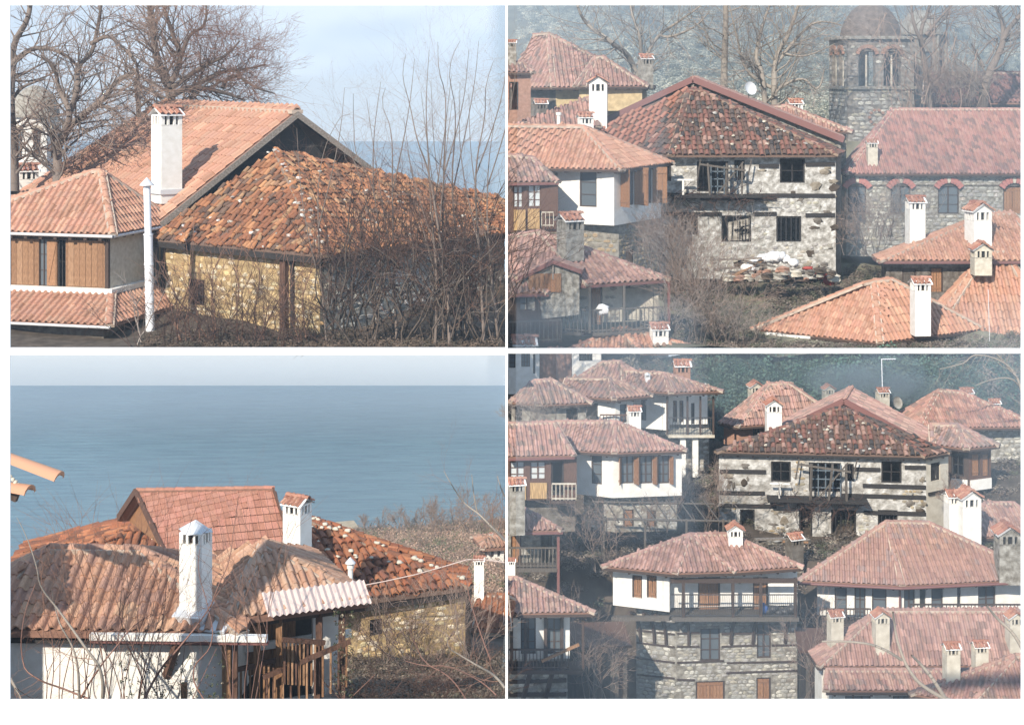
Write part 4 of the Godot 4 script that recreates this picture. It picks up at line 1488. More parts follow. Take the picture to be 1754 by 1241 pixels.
	for w in whips.size():
		t = Twig.new(); t.r = RandomNumberGenerator.new(); t.r.seed = 40 + w
		var zz := 84.0 + (w % 4) * .8
		base = spot(whips[w][0][0][0], 600, zz)
		limb(t, base, whips[w][0], zz, whips[w][1] * .55, .010, 2, 2.2)
		limb(t, base, [whips[w][0][2], [whips[w][0][3][0] + 28, whips[w][0][3][1] - 30], [whips[w][0][3][0] + 40, whips[w][0][3][1] - 130]], zz, .04, .010, 2, 1.8)
		limb(t, base, [whips[w][0][1], [whips[w][0][2][0] - 25, whips[w][0][2][1] - 30], [whips[w][0][3][0] - 42, whips[w][0][3][1] - 60]], zz, .04, .010, 2, 1.8)
		finish(t, "bare_sapling", whips[w][2] + ", upper left view", base, M.bark, M.twig_grey if w % 2 else M.twig_red, "sapling", "saplings before the ruined house")
	# dense undergrowth lower right
	for j in 5:
		t = Twig.new(); t.r = RandomNumberGenerator.new(); t.r.seed = 60 + j
		var cx: float = [595.0, 660.0, 725.0, 785.0, 840.0][j]
		base = spot(cx, 600, 85.0 - j * .3)
		for i in 20:
			var px := cx + t.r.randf_range(-38, 38)
			var q := spot(minf(px, 850), t.r.randf_range(500, 606), 85.0 + t.r.randf_range(-1.5, 2.2)) - base
			t.grow(q, Vector3(t.r.randf_range(-.7, .7) - (.5 if px > 830 else 0.0), 1.1, t.r.randf_range(-.4, .4)).normalized(), t.r.randf_range(2.5, 5.0), .055, 2, {"split": .05, "least": .01, "seg": 6, "fork": .6, "most": 1000000, "wiggle": .2})
		finish(t, "bare_shrub", ["low bare shrub at the shaded corner of the ruined house", "bare shrub under the hole in the old roof", "thick bare shrub at the foot of the tallest saplings", "thick dark bare shrub left of the last one", "dark bare shrub at the lower right corner of the upper left view"][j], base, M.bark_dark, M.twig_dark, "shrub", "undergrowth before the ruined house")
	var sap := [[300, 470, "leftmost thin sapling against the ochre wall"], [325, 450, "thin sapling before the barred window"], [372, 455, "thin sapling right of the barred window"], [420, 470, "thin sapling in the middle of the ochre wall"], [452, 480, "thin sapling just left of the timber post"], [250, 480, "pale thin sapling by the white flue"], [530, 500, "thin sapling right of the timber post"]]
	for j in sap.size():
		t = Twig.new(); t.r = RandomNumberGenerator.new(); t.r.seed = 80 + j
		base = spot(sap[j][0], 600, 86.0)
		for i in 3:
			t.grow(Vector3(t.r.randf_range(-.6, .6), 0, t.r.randf_range(-.4, .4)), Vector3(t.r.randf_range(-.35, .35), 1, t.r.randf_range(-.2, .2)).normalized(), t.r.randf_range(2.2, 4.4), .045, 2, {"split": .045, "least": .010, "seg": 7, "fork": .5, "most": 1000000, "wiggle": .12})
		finish(t, "thin_sapling", sap[j][2], base, M.bark, M.twig_red if j != 5 else M.twig_grey, "sapling", "thin saplings along the ochre wall")
	for j in 3:
		t = Twig.new(); t.r = RandomNumberGenerator.new(); t.r.seed = 95 + j
		base = spot([300, 400, 500][j], 600, 84.0)
		for i in 24: t.grow(Vector3(t.r.randf_range(-2.2, 2.2), 0, t.r.randf_range(-1, 1)), Vector3(t.r.randf_range(-.8, .8), .8, t.r.randf_range(-.5, .5)).normalized(), t.r.randf_range(1.2, 3.0), .03, 2, {"split": .2, "least": .010, "seg": 4, "fork": .8, "most": 1000000, "wiggle": .25})
		finish(t, "bramble", ["bramble under the barred window", "bramble under the middle of the ochre wall", "bramble under the timber post"][j], base, M.bark_dark, M.twig_dark, "bramble", "brambles at the foot of the ochre wall")
func finish(t: Twig, called: String, label: String, base: Vector3, m1: Material, m2: Material, category := "tree", group := "") -> Node3D:
	var n := thing(called, label, category, base, 0.0, group)
	var stem := "trunk" if category == "tree" else "stem"
	for i in t.limbs.size(): put(stem if i == 0 else "limb", t.limbs[i], m1, n)
	if t.wood.v.size():
		var w := put(stem if t.limbs.is_empty() else "branch", t.wood, m1, n)
		w.set_meta("kind", "stuff")
	if t.fine.v.size():
		var f := put("crown", t.fine, m2, n)
		f.set_meta("kind", "stuff")
	return n
# ---------------------------------------------------------------- lower left: roofs above the sea
func twig_of(sd: int) -> Twig:
	var t := Twig.new()
	t.r = RandomNumberGenerator.new()
	t.r.seed = sd
	return t
func view_sea() -> void:
	var b := MB.new()
	var k := 24
	for i in k:
		var z0 := lerpf(60, 317, i / float(k))
		var z1 := lerpf(60, 317, (i + 1) / float(k))
		b.quad(Vector3(-340, 0, -z0), Vector3(-.4, 0, -z0), Vector3(-.4, 0, -z1), Vector3(-340, 0, -z1))
	structure("sea", b, M.sea)
	mist_bank("sea_mist", Vector3(-150, 3.4, -292), Vector3(298, 6.8, 50), .022, RenderingServer.FOG_VOLUME_SHAPE_BOX)
	terrain("lower_slope", [[27.5, height_at(1222, 27.5)], [36.0, height_at(1208, 36)], [47.0, height_at(1168, 47)], [62.0, height_at(1080, 62)]], M.soil, -16.0, -.3, .15, .6)
	var coast := [[62.0, height_at(1080, 62)], [72.0, height_at(1005, 72)], [85.0, height_at(940, 85)], [96.0, height_at(900, 96)], [104.0, 16.0], [112.0, -1.0]]
	terrain("wooded_coast", coast, M.woodland, -24.0, -.4, .12, 1.5, 8, .09)
	var xf := []
	var cl := []
	var r := RandomNumberGenerator.new()
	r.seed = 77
	var shapes := [clump(1, 150, .12), clump(2, 150, .10)]
	for j in 2:
		xf = []; cl = []
		for i in 4500:
			var z := r.randf_range(66, 97)
			var x := r.randf_range(-24, -.6)
			var y := 0.0
			var rows := coast
			for q in rows.size() - 1:
				if z >= rows[q][0] and z <= rows[q + 1][0]: y = lerpf(rows[q][1], rows[q + 1][1], (z - rows[q][0]) / (rows[q + 1][0] - rows[q][0]))
			y += (x + .4) * .09
			var s := r.randf_range(.3, .75)
			xf.append(Transform3D(Basis(Vector3.UP, r.randf() * TAU) * Basis.from_scale(Vector3(s, s * r.randf_range(.7, 1.2), s)), Vector3(x, y + s * .25, -z)))
			cl.append([Color(.40, .27, .205), Color(.34, .225, .17), Color(.46, .32, .25), Color(.17, .19, .10), Color(.48, .35, .275), Color(.28, .19, .145)][r.randi() % 5] * r.randf_range(.8, 1.2))
		scatter("coastal_scrub", shapes[j], M.leaf, xf, cl)
	var kinds := ["small bare tree where the wooded coast meets the water", "low rounded bare tree right of the tiny white building", "bare tree on the coast's skyline over the old roof's middle", "leaning bare tree on the coast's skyline", "full bare tree in the middle of the coast's skyline", "twin-crowned bare tree on the coast's skyline", "bare tree right of the twin-crowned one", "wide bare tree on the rising skyline", "bare tree on the rising skyline left of the far house", "tall bare tree left of the far house", "bare tree just behind the far house", "tallest bare tree behind the far house", "bare tree at the right edge over the bay", "bare tree low on the slope above the long old roof", "bare tree low on the slope left of the far chimney"]
	for i in 15:
		var t := twig_of(300 + i)
		var px: float = [610, 632, 655, 676, 698, 716, 738, 756, 776, 796, 814, 832, 854, 730, 790][i]
		var z: float = [95, 94, 95.5, 93, 95, 92, 94, 91, 93, 90, 91, 89, 90, 84, 80][i]
		var base := spot(px, [915, 912, 911, 914, 909, 918, 906, 912, 908, 915, 918, 925, 930, 975, 985][i], z)
		for q in 2: t.grow(Vector3(q * .7, -.5, 0), Vector3(t.r.randfn(0, .15), 1, 0), t.r.randf_range(.8, 1.35) * (1.0 + i * .03), .06, 4, {"split": .04, "least": .010, "seg": 5, "fork": .8, "most": 1100, "bare": .15})
		finish(t, "coast_tree", kinds[i], base, M.bark, M.twig, "tree", "bare trees on the wooded coast")
	# white buildings on the shore
	undergrowth("slope_growth", [[27.5, height_at(1222, 27.5)], [36.0, height_at(1208, 36)], [47.0, height_at(1168, 47)], [62.0, height_at(1080, 62)]], 36.5, 53.0, 590, 862, 900, .12, .34, [Color(.12, .09, .07), Color(.15, .115, .085), Color(.10, .085, .06), Color(.18, .14, .105)], 51)
	var o := thing("shore_building", "tiny white building by the water on the wooded coast", "building", spot(588, 920, 96.0), .3)
	b = MB.new()
	b.span(Vector3(-.95, -.6, -.9), Vector3(.95, .45, .7)); b.span(Vector3(-.25, .45, -.7), Vector3(.7, .66, .5))
	put("wall", b, M.white, o)
	b = MB.new()
	b.span(Vector3(-1.05, .45, -1.0), Vector3(-.27, .54, .8)); b.span(Vector3(-.3, .66, -.8), Vector3(.78, .73, .6))
	put("roof", b, M.cream, o)

	mist_bank("coast_haze", Vector3(-12.0, 33, -88), Vector3(23, 14, 44), .006, RenderingServer.FOG_VOLUME_SHAPE_BOX)
	# the long old roof and its ochre wall
	var s := {"n": "long_old_house", "l": "long old house with crumbling brown tiles and ochre wall, lower left view", "z": 51.4, "zi": 2, "gy": 1166, "v": [[45, 931], [-60, 1052], [600, 1031], [807, 1004], [801, 977]], "r": [[300, 868, 4.6], [512, 882, 4.6]], "f": [[0, 1, 0, 0], [1, 2, 1, 0], [2, 3, 1, 1], [3, 4, 1, 1]],
		"w": [[-30, .6], [600, .45], [797, 1.8], [795, 3.2]], "m": M.ochre, "ov": .45, "back": 4.0, "tp": .27, "tl": .40, "tile": tile_b, "pal": RUST, "wild": .8, "gaps": .04, "single": 300, "bed": M.mortar_old, "deck": M.deck_old, "spread": .3, "rafters": false,
		"op": [[], [[633, 1060, 655, 1088, "dark_bars"]]]}
	var H := villa(s)
	o = H.o
	var pan := []
	for f in s.f:
		for t in face_tiles(H.E[f[0]] + Vector3(0, -.03, 0), H.E[f[1]] + Vector3(0, -.03, 0), H.R[f[2]] + Vector3(0, -.03, 0), H.R[f[3]] + Vector3(0, -.03, 0), .27, .40, .8, .03):
			t.origin += t.basis.x.normalized() * .135 + Vector3(0, .1, 0)
			t.basis = t.basis * Basis(Vector3(0, 0, 1), PI)
			pan.append(t)
	lay(H.roof, tile_b, pan, RUST.slice(1, 4), 0, "pan_tile", .2)
	villa_rubble(H, 1, .22, OCHRE, 280, .62)
	b = MB.new()
	for i in [1, 2]: b.beam(H.E[i] + Vector3(0, -.24, -.12), H.E[i + 1] + Vector3(0, -.24, -.12), .1, .24)
	put("eaves_beam", b, M.black_wood, o)
	post(o, H.W[2] + Vector3(.1, 0, .25), H.W[2] + Vector3(.1, H.h - .1, .25), .17, M.black_wood, "corner_post")
	for i in 34:
		var e: Vector3 = H.E[2].lerp(H.E[3], r.randf())
		var q := e.lerp(H.R[1], r.randf_range(.1, .95)) + Vector3(0, .13, 0)
		if i < 14: q = (H.E[3] as Vector3).lerp(H.R[1], r.randf()) + Vector3(0, .16, 0)
		b = MB.new()
		b.blob(Vector3.ZERO, Vector3(.10, .06, .085) * r.randf_range(.5, 1.3), r, .3, 6)
		put("loose_stone", b, M.cream, H.roof).position = q
	o = thing("roof_flue", "thin white flue with little cone hat on the old brown roof", "flue", spot(600, 1006, 51.0))
	b = MB.new()
	b.tube(Vector3.ZERO, Vector3(0, .62, 0), .085, .08, 10); b.tube(Vector3(0, .60, 0), Vector3(0, .72, 0), .11, .11, 10)
	put("pipe", b, M.white, o)
	b = MB.new()
	b.lathe(Vector3(0, .76, 0), [Vector2(.0, -.02), Vector2(.17, 0), Vector2(.16, .03), Vector2(.0, .2)], 10)
	put("cap", b, M.zinc, o)

	# the gabled house whose ridge runs along the sea
	s = {"n": "ridge_house", "l": "house with plain red gable roof, its level ridge against the sea", "px": 296, "ey": 968, "gy": 1120, "z": 49.0, "yaw": 8.0, "R": 502, "d": 5.4, "m": M.cream, "ridge": [-.02, .5, 1.0, .5], "ry": 838, "ov": .3, "tp": .20, "tl": .26, "tile": tile_f,
		"pal": [Color(.44, .20, .14), Color(.40, .175, .12), Color(.47, .225, .16)], "single": 300, "wild": .05, "bed": M.deck, "roof": false}
	H = house(s)
	o = H.o
	var inv := o.global_transform.affine_inverse()
	var e0 := inv * spot(287, 952, 49.0)
	var e1 := inv * spot(499, 931, 50.3)
	e1.y = e0.y
	var ra := inv * spot(233, 840, 51.6)
	var rb := inv * spot(468, 836, 51.9)
	rb.y = ra.y
	var bl := inv * spot(203, 886, 53.3)
	var br := inv * spot(470, 870, 54.4)
	bl.y = e0.y; br.y = e0.y
	roof_of(H, s, [[e0, e1, rb, ra], [br, bl, ra, rb], [e1, br, rb, rb]], [[ra, rb]])
	b = MB.new()
	for q in [[e0, ra], [bl, ra], [e1, rb]]: b.beam(q[0] + Vector3(-.03, -.02, .02), q[1] + Vector3(-.03, -.02, .02), .06, .2)
	put("bargeboard", b, M.brown, o)
	b = MB.new()
	var sft := Vector3(.3, -.12, 0)
	b.tri(bl + sft, e0 + sft, ra + sft + Vector3(0, -.08, 0)); b.tri(e0 + sft * 2.0, bl + sft * 2.0, ra + sft * 2.0)
	put("gable", b, M.shutter, o)
	var stk := stack(o, plan(H, 509, 956, -.06), .64, 1.90, "tile", M.white, -.5 - o.rotation.y)

	# the nearest cottage: its left roof with the chimney, its right roof over a timber porch
	s = {"n": "porch_cottage", "l": "white cottage with red tiled roof and timber porch, nearest house above the sea", "px": -60, "ey": 1068, "gy": 1226, "z": 33.0, "yaw": -2.0, "R": 392, "d": 3.5, "m": M.white, "ridge": [.22, .5, .585, .5], "ry": 939, "ov": .35, "tp": .24, "tl": .36, "single": 300, "wild": .15,
		"pal": [Color(.50, .28, .185), Color(.45, .235, .155), Color(.54, .32, .215), Color(.42, .24, .18)], "bed": M.mortar, "rafters": false}
	H = house(s)
	o = H.o
	b = MB.new()
	b.span(Vector3(along(H.base, H.ux, 165), H.h - .13, .36), Vector3(along(H.base, H.ux, 464), H.h - .01, .50))
	put("gutter", b, M.white, o)
	b = MB.new()
	b.span(Vector3(along(H.base, H.ux, 165), H.h - .20, .34), Vector3(along(H.base, H.ux, 466), H.h - .133, .46))
	put("fascia", b, M.red_trim, o)
	b = MB.new()
	b.span(Vector3(0, H.h - .30, .10), Vector3(along(H.base, H.ux, 398), H.h - .205, .22))
	put("wall_plate", b, M.black_wood, o)
	stk = stack(o, plan(H, 335, 1044, .06), .50, 1.78, "cone", M.white, -.25)
	b = MB.new()
	b.box(Vector3(.02, -.02, .12), Vector3(.66, .22, .6), Basis(Vector3.RIGHT, .35))
	b.box(Vector3(.5, -.16, .22), Vector3(.7, .05, .5), Basis(Vector3.RIGHT, .3))
	put("flashing", b, M.zinc, stk)
	var sx := along(H.base, H.ux, 300)
	post(o, Vector3(sx - .18, H.h - 1.0, .02), Vector3(sx + .12, H.h - .22, .34), .13, M.brown, "bracket")
	post(o, Vector3(H.w - .02, -1, .1), Vector3(H.w - .02, H.h - .2, .1), .17, M.plank_a, "corner_post")
	post(o, Vector3(H.w + .14, -1, .06), Vector3(H.w + .14, H.h - .2, .06), .09, M.brown, "corner_post")
	sx = along(H.base, H.ux, 327)
	post(o, Vector3(sx, -1, .6), Vector3(sx, .95, .6), .11, M.plank_b, "stake")
	# right roof over the porch
	var s2 := {"tp": .20, "tl": .34, "pal": [Color(.50, .30, .20), Color(.46, .26, .17), Color(.54, .34, .24)], "single": 240, "rafters": false, "wild": .12, "bed": M.mortar}
	var gi := o.global_transform.affine_inverse()
	var c0 := gi * spot(384, 1062, 32.9)
	var u2 := Vector3(cos(deg_to_rad(24)), 0, -sin(deg_to_rad(24)))
	var wl := along(spot(384, 1062, 32.9), u2, 632)
	var c1 := c0 + o.basis.inverse() * u2 * wl
	var bk := o.basis.inverse() * Vector3(-sin(deg_to_rad(24)), 0, -cos(deg_to_rad(24))) * 4.0
	var pk := gi * spot(452, 930, 35.1)
	roof_of(H, s2, [[c0, c1, pk, pk], [c0 + bk, c0, pk, pk], [c1, c1 + bk, pk, pk]], [[c0, pk], [c1, pk]])
	# corrugated sheet along the porch eave
	b = MB.new()
	var du := (c1 - c0).normalized()
	var dn := Vector3.UP.cross(du) * -1.0
	var n := 64
	for i in n:
		var f0 := lerpf(.28, 1.0, i / float(n))
		var f1b := lerpf(.28, 1.0, (i + 1) / float(n))
		var p0 := c0.lerp(c1, f0) + Vector3(0, .022 * sin(i * PI / 2.0), 0)
		var p1 := c0.lerp(c1, f1b) + Vector3(0, .022 * sin((i + 1) * PI / 2.0), 0)
		var dr := dn * .17 + Vector3(0, .0, 0)
		var bkk := dn * -.34 + Vector3(0, .34, 0)
		b.quad(p0 + dr, p1 + dr, p1 + bkk, p0 + bkk)
	for i in n:
		var p0 := c0.lerp(c1, lerpf(.28, 1.0, i / float(n)))
		if i % 8 == 3: b.box(p0 + dn * -.1 + Vector3(0, .12, 0), Vector3(.03, .03, .03))
	put("corrugated_sheet", b, M.pink_sheet, o)
	# porch timbers
	var yb = height_at(1226, 33.0) - H.base.y
	var porch := o
	var deck_y = height_at(1200, 34.0) - H.base.y
	for q in [[398, .05], [445, .2], [483, .34], [552, .62], [592, .8]]:
		var p := c0.lerp(c1, clampf((q[0] - 384.0) / 248.0, 0, 1)) - dn * .3
		post(o, Vector3(p.x, deck_y - .8, p.z), Vector3(p.x, c0.y - .12, p.z), .13, [M.brown, M.plank_b][int(q[0]) % 2], "porch_post")
	b = MB.new()
	b.beam(c0 - dn * .3 + Vector3(0, -.2, 0), c1 - dn * .3 + Vector3(0, -.2, 0), .12, .18)
	put("porch_beam", b, M.dark_wood, o)
	for q in [[392.0, 1150.0, 480.0, 1128.0, 1235.0], [484.0, 1095.0, 556.0, 1100.0, 1180.0], [450.0, 1160.0, 600.0, 1098.0, 1220.0]]:
		var zz: float = 33.2
		var p := gi * spot(q[0], q[1], zz)
		var p2 := gi * spot(q[2], q[3], zz + .5)
		b = MB.new()
		b.beam(p, p2, .07, .09)
		var rl := put("handrail", b, M.brown, o)
		for i in 11:
			var m := p.lerp(p2, (i + .5) / 11.0)
			var bb := MB.new()
			bb.beam(m + Vector3(0, -.9, 0), m + Vector3(0, -.03, 0), .05, .04)
			put("baluster", bb, [M.brown, M.plank_b, M.plank_c][i % 3], rl)
	# timber and dark room behind the porch
	var back := c0 + bk * .5
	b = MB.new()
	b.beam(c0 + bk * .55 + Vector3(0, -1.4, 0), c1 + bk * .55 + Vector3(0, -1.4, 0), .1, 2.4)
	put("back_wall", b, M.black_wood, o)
	var fl := Vector3(1, 0, 1)
	boards(o, (c0 + bk * .35 + du * wl * .28) * fl, (c0 + bk * .35 + du * wl * .62) * fl, c0.y - 1.7, c0.y - .3, .15, [M.plank_a, M.plank_b, M.shutter])
	b = MB.new()
	b.beam(c0 + bk * .2 + du * wl * .68 + Vector3(0, -1.2, 0), c0 + bk * .2 + du * wl * .9 + Vector3(0, -1.2, 0), .1, 1.8)
	put("side_wall", b, M.white, o)
	b = MB.new()
	b.beam(c0 + bk * .3 + Vector3(0, -1.05, 0), c1 + bk * .3 + Vector3(0, -1.05, 0), .08, .16)
	put("sill", b, M.white, o)

	# the neighbour at the left edge: two eave tiles come into view, its body shades the cottage
	s = {"n": "neighbour_house", "l": "house at the left edge of which two large eave tiles are seen", "px": -150, "ey": 860, "gy": 1226, "z": 29.2, "yaw": 0.0, "w": .9, "d": 3.8, "m": M.white, "ridge": [-3.0, .5, -.4, .5], "ry": 700, "ov": .25, "tp": .30, "tl": .42, "rafters": false, "pal": [Color(.46, .24, .15), Color(.42, .21, .13)]}
	s.px = -475; s.w = 2.9; s.ridge = [.4, .5, .6, .5]; s.ry = 800; s.ey = 872
	H = house(s)
	o = H.o
	gi = o.global_transform.affine_inverse()
	var pts := [[spot(-20, 775, 31.4), spot(99, 826, 31.0), .15], [spot(-20, 832, 31.3), spot(50, 850, 31.0), .15]]
	for q in pts:
		var e := MB.new()
		var z := (q[1] - q[0]) as Vector3
		var l := z.length()
		z = z.normalized()
		var x := Vector3.UP.cross(z).normalized()
		var y := z.cross(x)
		_stamp(e, tile_b, gi * Transform3D(Basis(x * .44, y * .44, z * l / 1.25), q[1]), Color(1, 1, 1))
		put("eave_tile", e, M.eave_clay, o)
	b = MB.new()
	b.beam(gi * spot(-90, 800, 31.3), gi * spot(30, 852, 31.15), .12, .16)
	put("rafter", b, M.dark_wood, o)
	b = MB.new()
	for i in 7: b.blob(gi * spot(8 + i * 4.5, 806 + i * 5, 31.1), Vector3(.05, .045, .05), r, .3, 6)
	put("mortar", b, M.cream, o)

	# houses beyond on the right
	s = {"n": "far_roof_house", "l": "low house with dark red roof and chimney at the right edge, behind the corner post", "px": 812, "ey": 1073, "gy": 1150, "z": 60.0, "yaw": -4.0, "R": 862, "d": 3.0, "m": M.cream, "ridge": [.1, .5, .95, .5], "ry": 1018, "ov": .2, "tp": .22, "pal": RUST, "wild": .3}
	H = house(s)
	chimney(H, 812, 829, 952, 1026, .45, "tile", M.white)
	s = {"n": "far_white_house", "l": "small white house with pale red roof among trees at the right, far up the coast", "px": 834, "ey": 936, "gy": 990, "z": 77.0, "yaw": 14.0, "R": 863, "d": 1.6, "m": M.white, "m_left": M.brown, "ridge": [.2, .5, .9, .5], "ry": 919, "ov": .3, "tp": .2, "pal": PALE, "front": [[841, 941, 846, 953, "dark"], [852, 941, 857, 953, "dark"]]}
	H = house(s)
	chimney(H, 838, 844, 912, 928, .5, "tile", M.cream)

	# cable
	o = thing("cable", "thin pinkish cable sagging from the old roof to the right edge", "cable", spot(618, 1003, 50.0))
	b = MB.new()
	var prev := Vector3.ZERO
	for q in [[660, 995], [710, 984], [760, 970], [800, 958], [830, 958], [864, 963]]:
		var m := spot(q[0], q[1], 50.0) - o.position
		b.tube(prev, m, .018, .018, 5)
		prev = m
	put("wire", b, M.pink_sheet, o)
	bl_plants()

func bl_plants() -> void:
	var z := 30.6
	var lines := [
		[[[175, 1200], [172, 1150], [145, 1108], [100, 1045], [70, 1005], [62, 970], [45, 920], [28, 886]], .035, "long pale branch rising across the shaded left edge"],
		[[[135, 1200], [132, 1140], [120, 1100], [105, 1075], [95, 1045], [88, 1010]], .03, "forked bare stem left of the white wall"],
		[[[16, 1160], [35, 1195], [40, 1215]], .035, "pale stem crossing the lower left corner"],
		[[[160, 1200], [110, 1180], [60, 1160], [38, 1130], [40, 1060], [60, 1000]], .022, "low bare branch spreading left along the dark wall"],
		[[[135, 1200], [165, 1150], [200, 1105], [225, 1075], [260, 1050]], .022, "bare branch leaning right over the white gutter"],
		[[[245, 1200], [272, 1150], [305, 1110], [345, 1060], [370, 1020], [395, 985]], .028, "bare branch crossing the white chimney's foot"],
		[[[350, 1200], [330, 1150], [362, 1100], [356, 1040], [340, 980], [342, 940]], .016, "thin upright twig before the chimney"],
		[[[360, 1040], [375, 1000], [392, 960], [398, 920], [404, 880], [408, 850]], .014, "thin red twig against the plain red roof"],
	]
	for i in lines.size():
		var t := twig_of(400 + i)
		var base := spot(lines[i][0][0][0], lines[i][0][0][1], z + i * .1)
		limb(t, base, lines[i][0], z + i * .1, lines[i][1], .006, 1, .55)
		finish(t, "bare_branch", lines[i][2], base, M.bark_pale if i < 3 else M.bark_red, M.twig_red, "branch", "bare branches before the porch cottage")
	# suckers before the roof
	for j in 5:
		var t := twig_of(430 + j)
		var base := spot([110, 165, 215, 265, 425][j], 1212, z + .6)
		for i in 5: t.grow(Vector3(t.r.randf_range(-.35, .35), 0, 0), Vector3(t.r.randf_range(-.2, .2), 1, t.r.randf_range(-.1, .1)).normalized(), t.r.randf_range(1.3, 2.6), .014, 2, {"split": .009, "least": .004, "seg": 8, "fork": .45, "most": 1000000, "wiggle": .1, "open": .8})
		finish(t, "bare_shrub", ["bare shrub in the dark corner at the far left, lower left view", "bare shrub before the shaded end of the white gutter", "bare shrub whose tips cross the large roof tiles", "bare shrub before the left part of the white wall", "bare shrub before the porch railing"][j], base, M.bark_red, M.twig_red, "shrub", "shrubs before the porch cottage")
	# ivy on the white wall
	for j in 2:
		var o := thing("ivy", ["ivy with dark leaves trailing on the white wall", "ivy hanging on the last porch post"][j], "ivy", spot([300, 600][j], 1190, [31.6, 33.8][j]))
		var xf := []
		var cl := []
		for i in 150:
			var q := spot([rng.randf_range(205, 385), rng.randf_range(572, 604)][j], [1200 - absf(rng.randfn(0, 50)), rng.randf_range(1045, 1195)][j], [31.5, 33.7][j] + rng.randf_range(-.15, .15)) - o.position
			var k := rng.randf_range(.02, .045)
			xf.append(Transform3D(Basis(Vector3(rng.randf(), rng.randf(), rng.randf()).normalized(), rng.randf() * TAU) * Basis.from_scale(Vector3(k, k, k)), q))
			cl.append([Color(.05, .065, .03), Color(.09, .10, .05), Color(.42, .36, .26), Color(.10, .06, .04)][rng.randi() % 4])
		scatter("leaves", clump(8, 9, .8), M.leaf, xf, cl, o)
		var st := MB.new()
		for i in 6:
			var a := spot([rng.randf_range(210, 380), 590][j], 1205, [31.5, 33.7][j]) - o.position
			var c := a + Vector3(rng.randfn(0, .3), rng.randf_range(.5, 1.5), 0)
			st.tube(a, c, .01, .005, 4)
		put("stem", st, M.bark_red, o)
		st = null
	# before the ochre wall
	for j in 7:
		var t := twig_of(450 + j)
		var px: float = [622, 655, 690, 715, 742, 770, 792][j]
		var base := spot(px, 1178, 49.0 + (j % 3) * .7)
		for i in 3: t.grow(Vector3(t.r.randf_range(-.5, .5), -.3, 0), Vector3(t.r.randf_range(-.6, .6), 1, t.r.randf_range(-.2, .2)).normalized(), t.r.randf_range(1.0, 2.1), .026, 3, {"split": .016, "least": .006, "seg": 6, "fork": .45, "most": 1000000, "wiggle": .16})
		finish(t, "bare_bush", ["bare bush under the small barred window", "bare bush right of the barred window", "round bare bush in the middle of the ochre wall", "bare bush right of the middle of the ochre wall", "bare bush with upright reddish stems before the ochre wall", "bare bush near the dark corner post", "bare bush hiding the foot of the corner post"][j], base, M.bark, M.twig_dark if j % 2 else M.twig, "bush", "bushes before the long ochre wall")
	var right := [
		[[[868, 1178], [848, 1158], [815, 1138], [785, 1120], [768, 1108], [765, 1085]], .03, 33.0, "pale branch entering from the lower right edge"],
		[[[868, 925], [840, 900], [818, 878], [796, 862], [775, 832], [760, 806]], .03, 32.0, "pale forked branch against the sea at the right edge"],
		[[[818, 878], [812, 850], [808, 812]], .018, 32.0, "short upright branch tip against the sea"],
		[[[868, 850], [858, 835], [852, 815]], .018, 32.0, "twig tip at the right edge above the branch"],
		[[[800, 1200], [770, 1160], [730, 1135], [715, 1110], [700, 1075]], .016, 33.0, "reddish branch arching before the dark ground"],
		[[[850, 1190], [820, 1165], [770, 1142], [730, 1140], [695, 1132]], .014, 33.0, "reddish branch lying low across the dark ground"],
		[[[840, 1130], [815, 1060], [800, 1000], [805, 965], [830, 930]], .016, 34.0, "thin dark branch across the corner post"],
	]
	for i in right.size():
		var t := twig_of(470 + i)
		var base := spot(minf(right[i][0][0][0], 864), right[i][0][0][1], right[i][2])
		limb(t, base, right[i][0].map(func(q): return [minf(q[0], 864.5), q[1]]), right[i][2], right[i][1], .006, 1 if i not in [2, 3] else 0, .5)
		finish(t, "bare_branch", right[i][3], base, M.bark_pale if i < 4 else M.bark_red, M.twig_red, "branch", "bare branches at the right of the sea view")
	for j in 3:
		var t := twig_of(490 + j)
		var base := spot([640, 720, 800][j], 1212, 34.0)
		for i in 22: t.grow(Vector3(t.r.randf_range(-.6, .6), -.1, t.r.randf_range(-.3, .3)), Vector3(t.r.randf_range(-.7, .7), .8, 0).normalized(), t.r.randf_range(.3, .8), .01, 2, {"split": .1, "least": .004, "seg": 4, "fork": .7, "most": 1000000, "wiggle": .25})
		finish(t, "bramble", ["bramble at the bottom below the small barred window", "bramble at the bottom in the middle of the dark ground", "bramble in the lower right corner with pale seed heads"][j], base, M.bark, M.twig_dark, "bramble", "brambles along the bottom of the sea view")
# ---------------------------------------------------------------- lower right: the village under the wood
# beams laid on a wall a-b at the given sheet heights
func bands(H: Dictionary, a: Vector3, b: Vector3, list: Array, m: Material, t := .14) -> void:
	for q in list:   # px0, px1, py
		var r := rect_on(H, a, b, [q[0], q[2] - 3, q[1], q[2] + 3])
		var u := (b - a).normalized()
		var n := u.cross(Vector3.UP)
		var s := MB.new()
		var y := r[1] + r[3] * .5 as float
		s.beam(a + u * r[0] + Vector3(0, y, 0) + n * .03, a + u * (r[0] + r[2]) + Vector3(0, y + rng.randf_range(-.03, .03), 0) + n * .03, t * .7, t)
		put("timber_band", s, m, H.o)
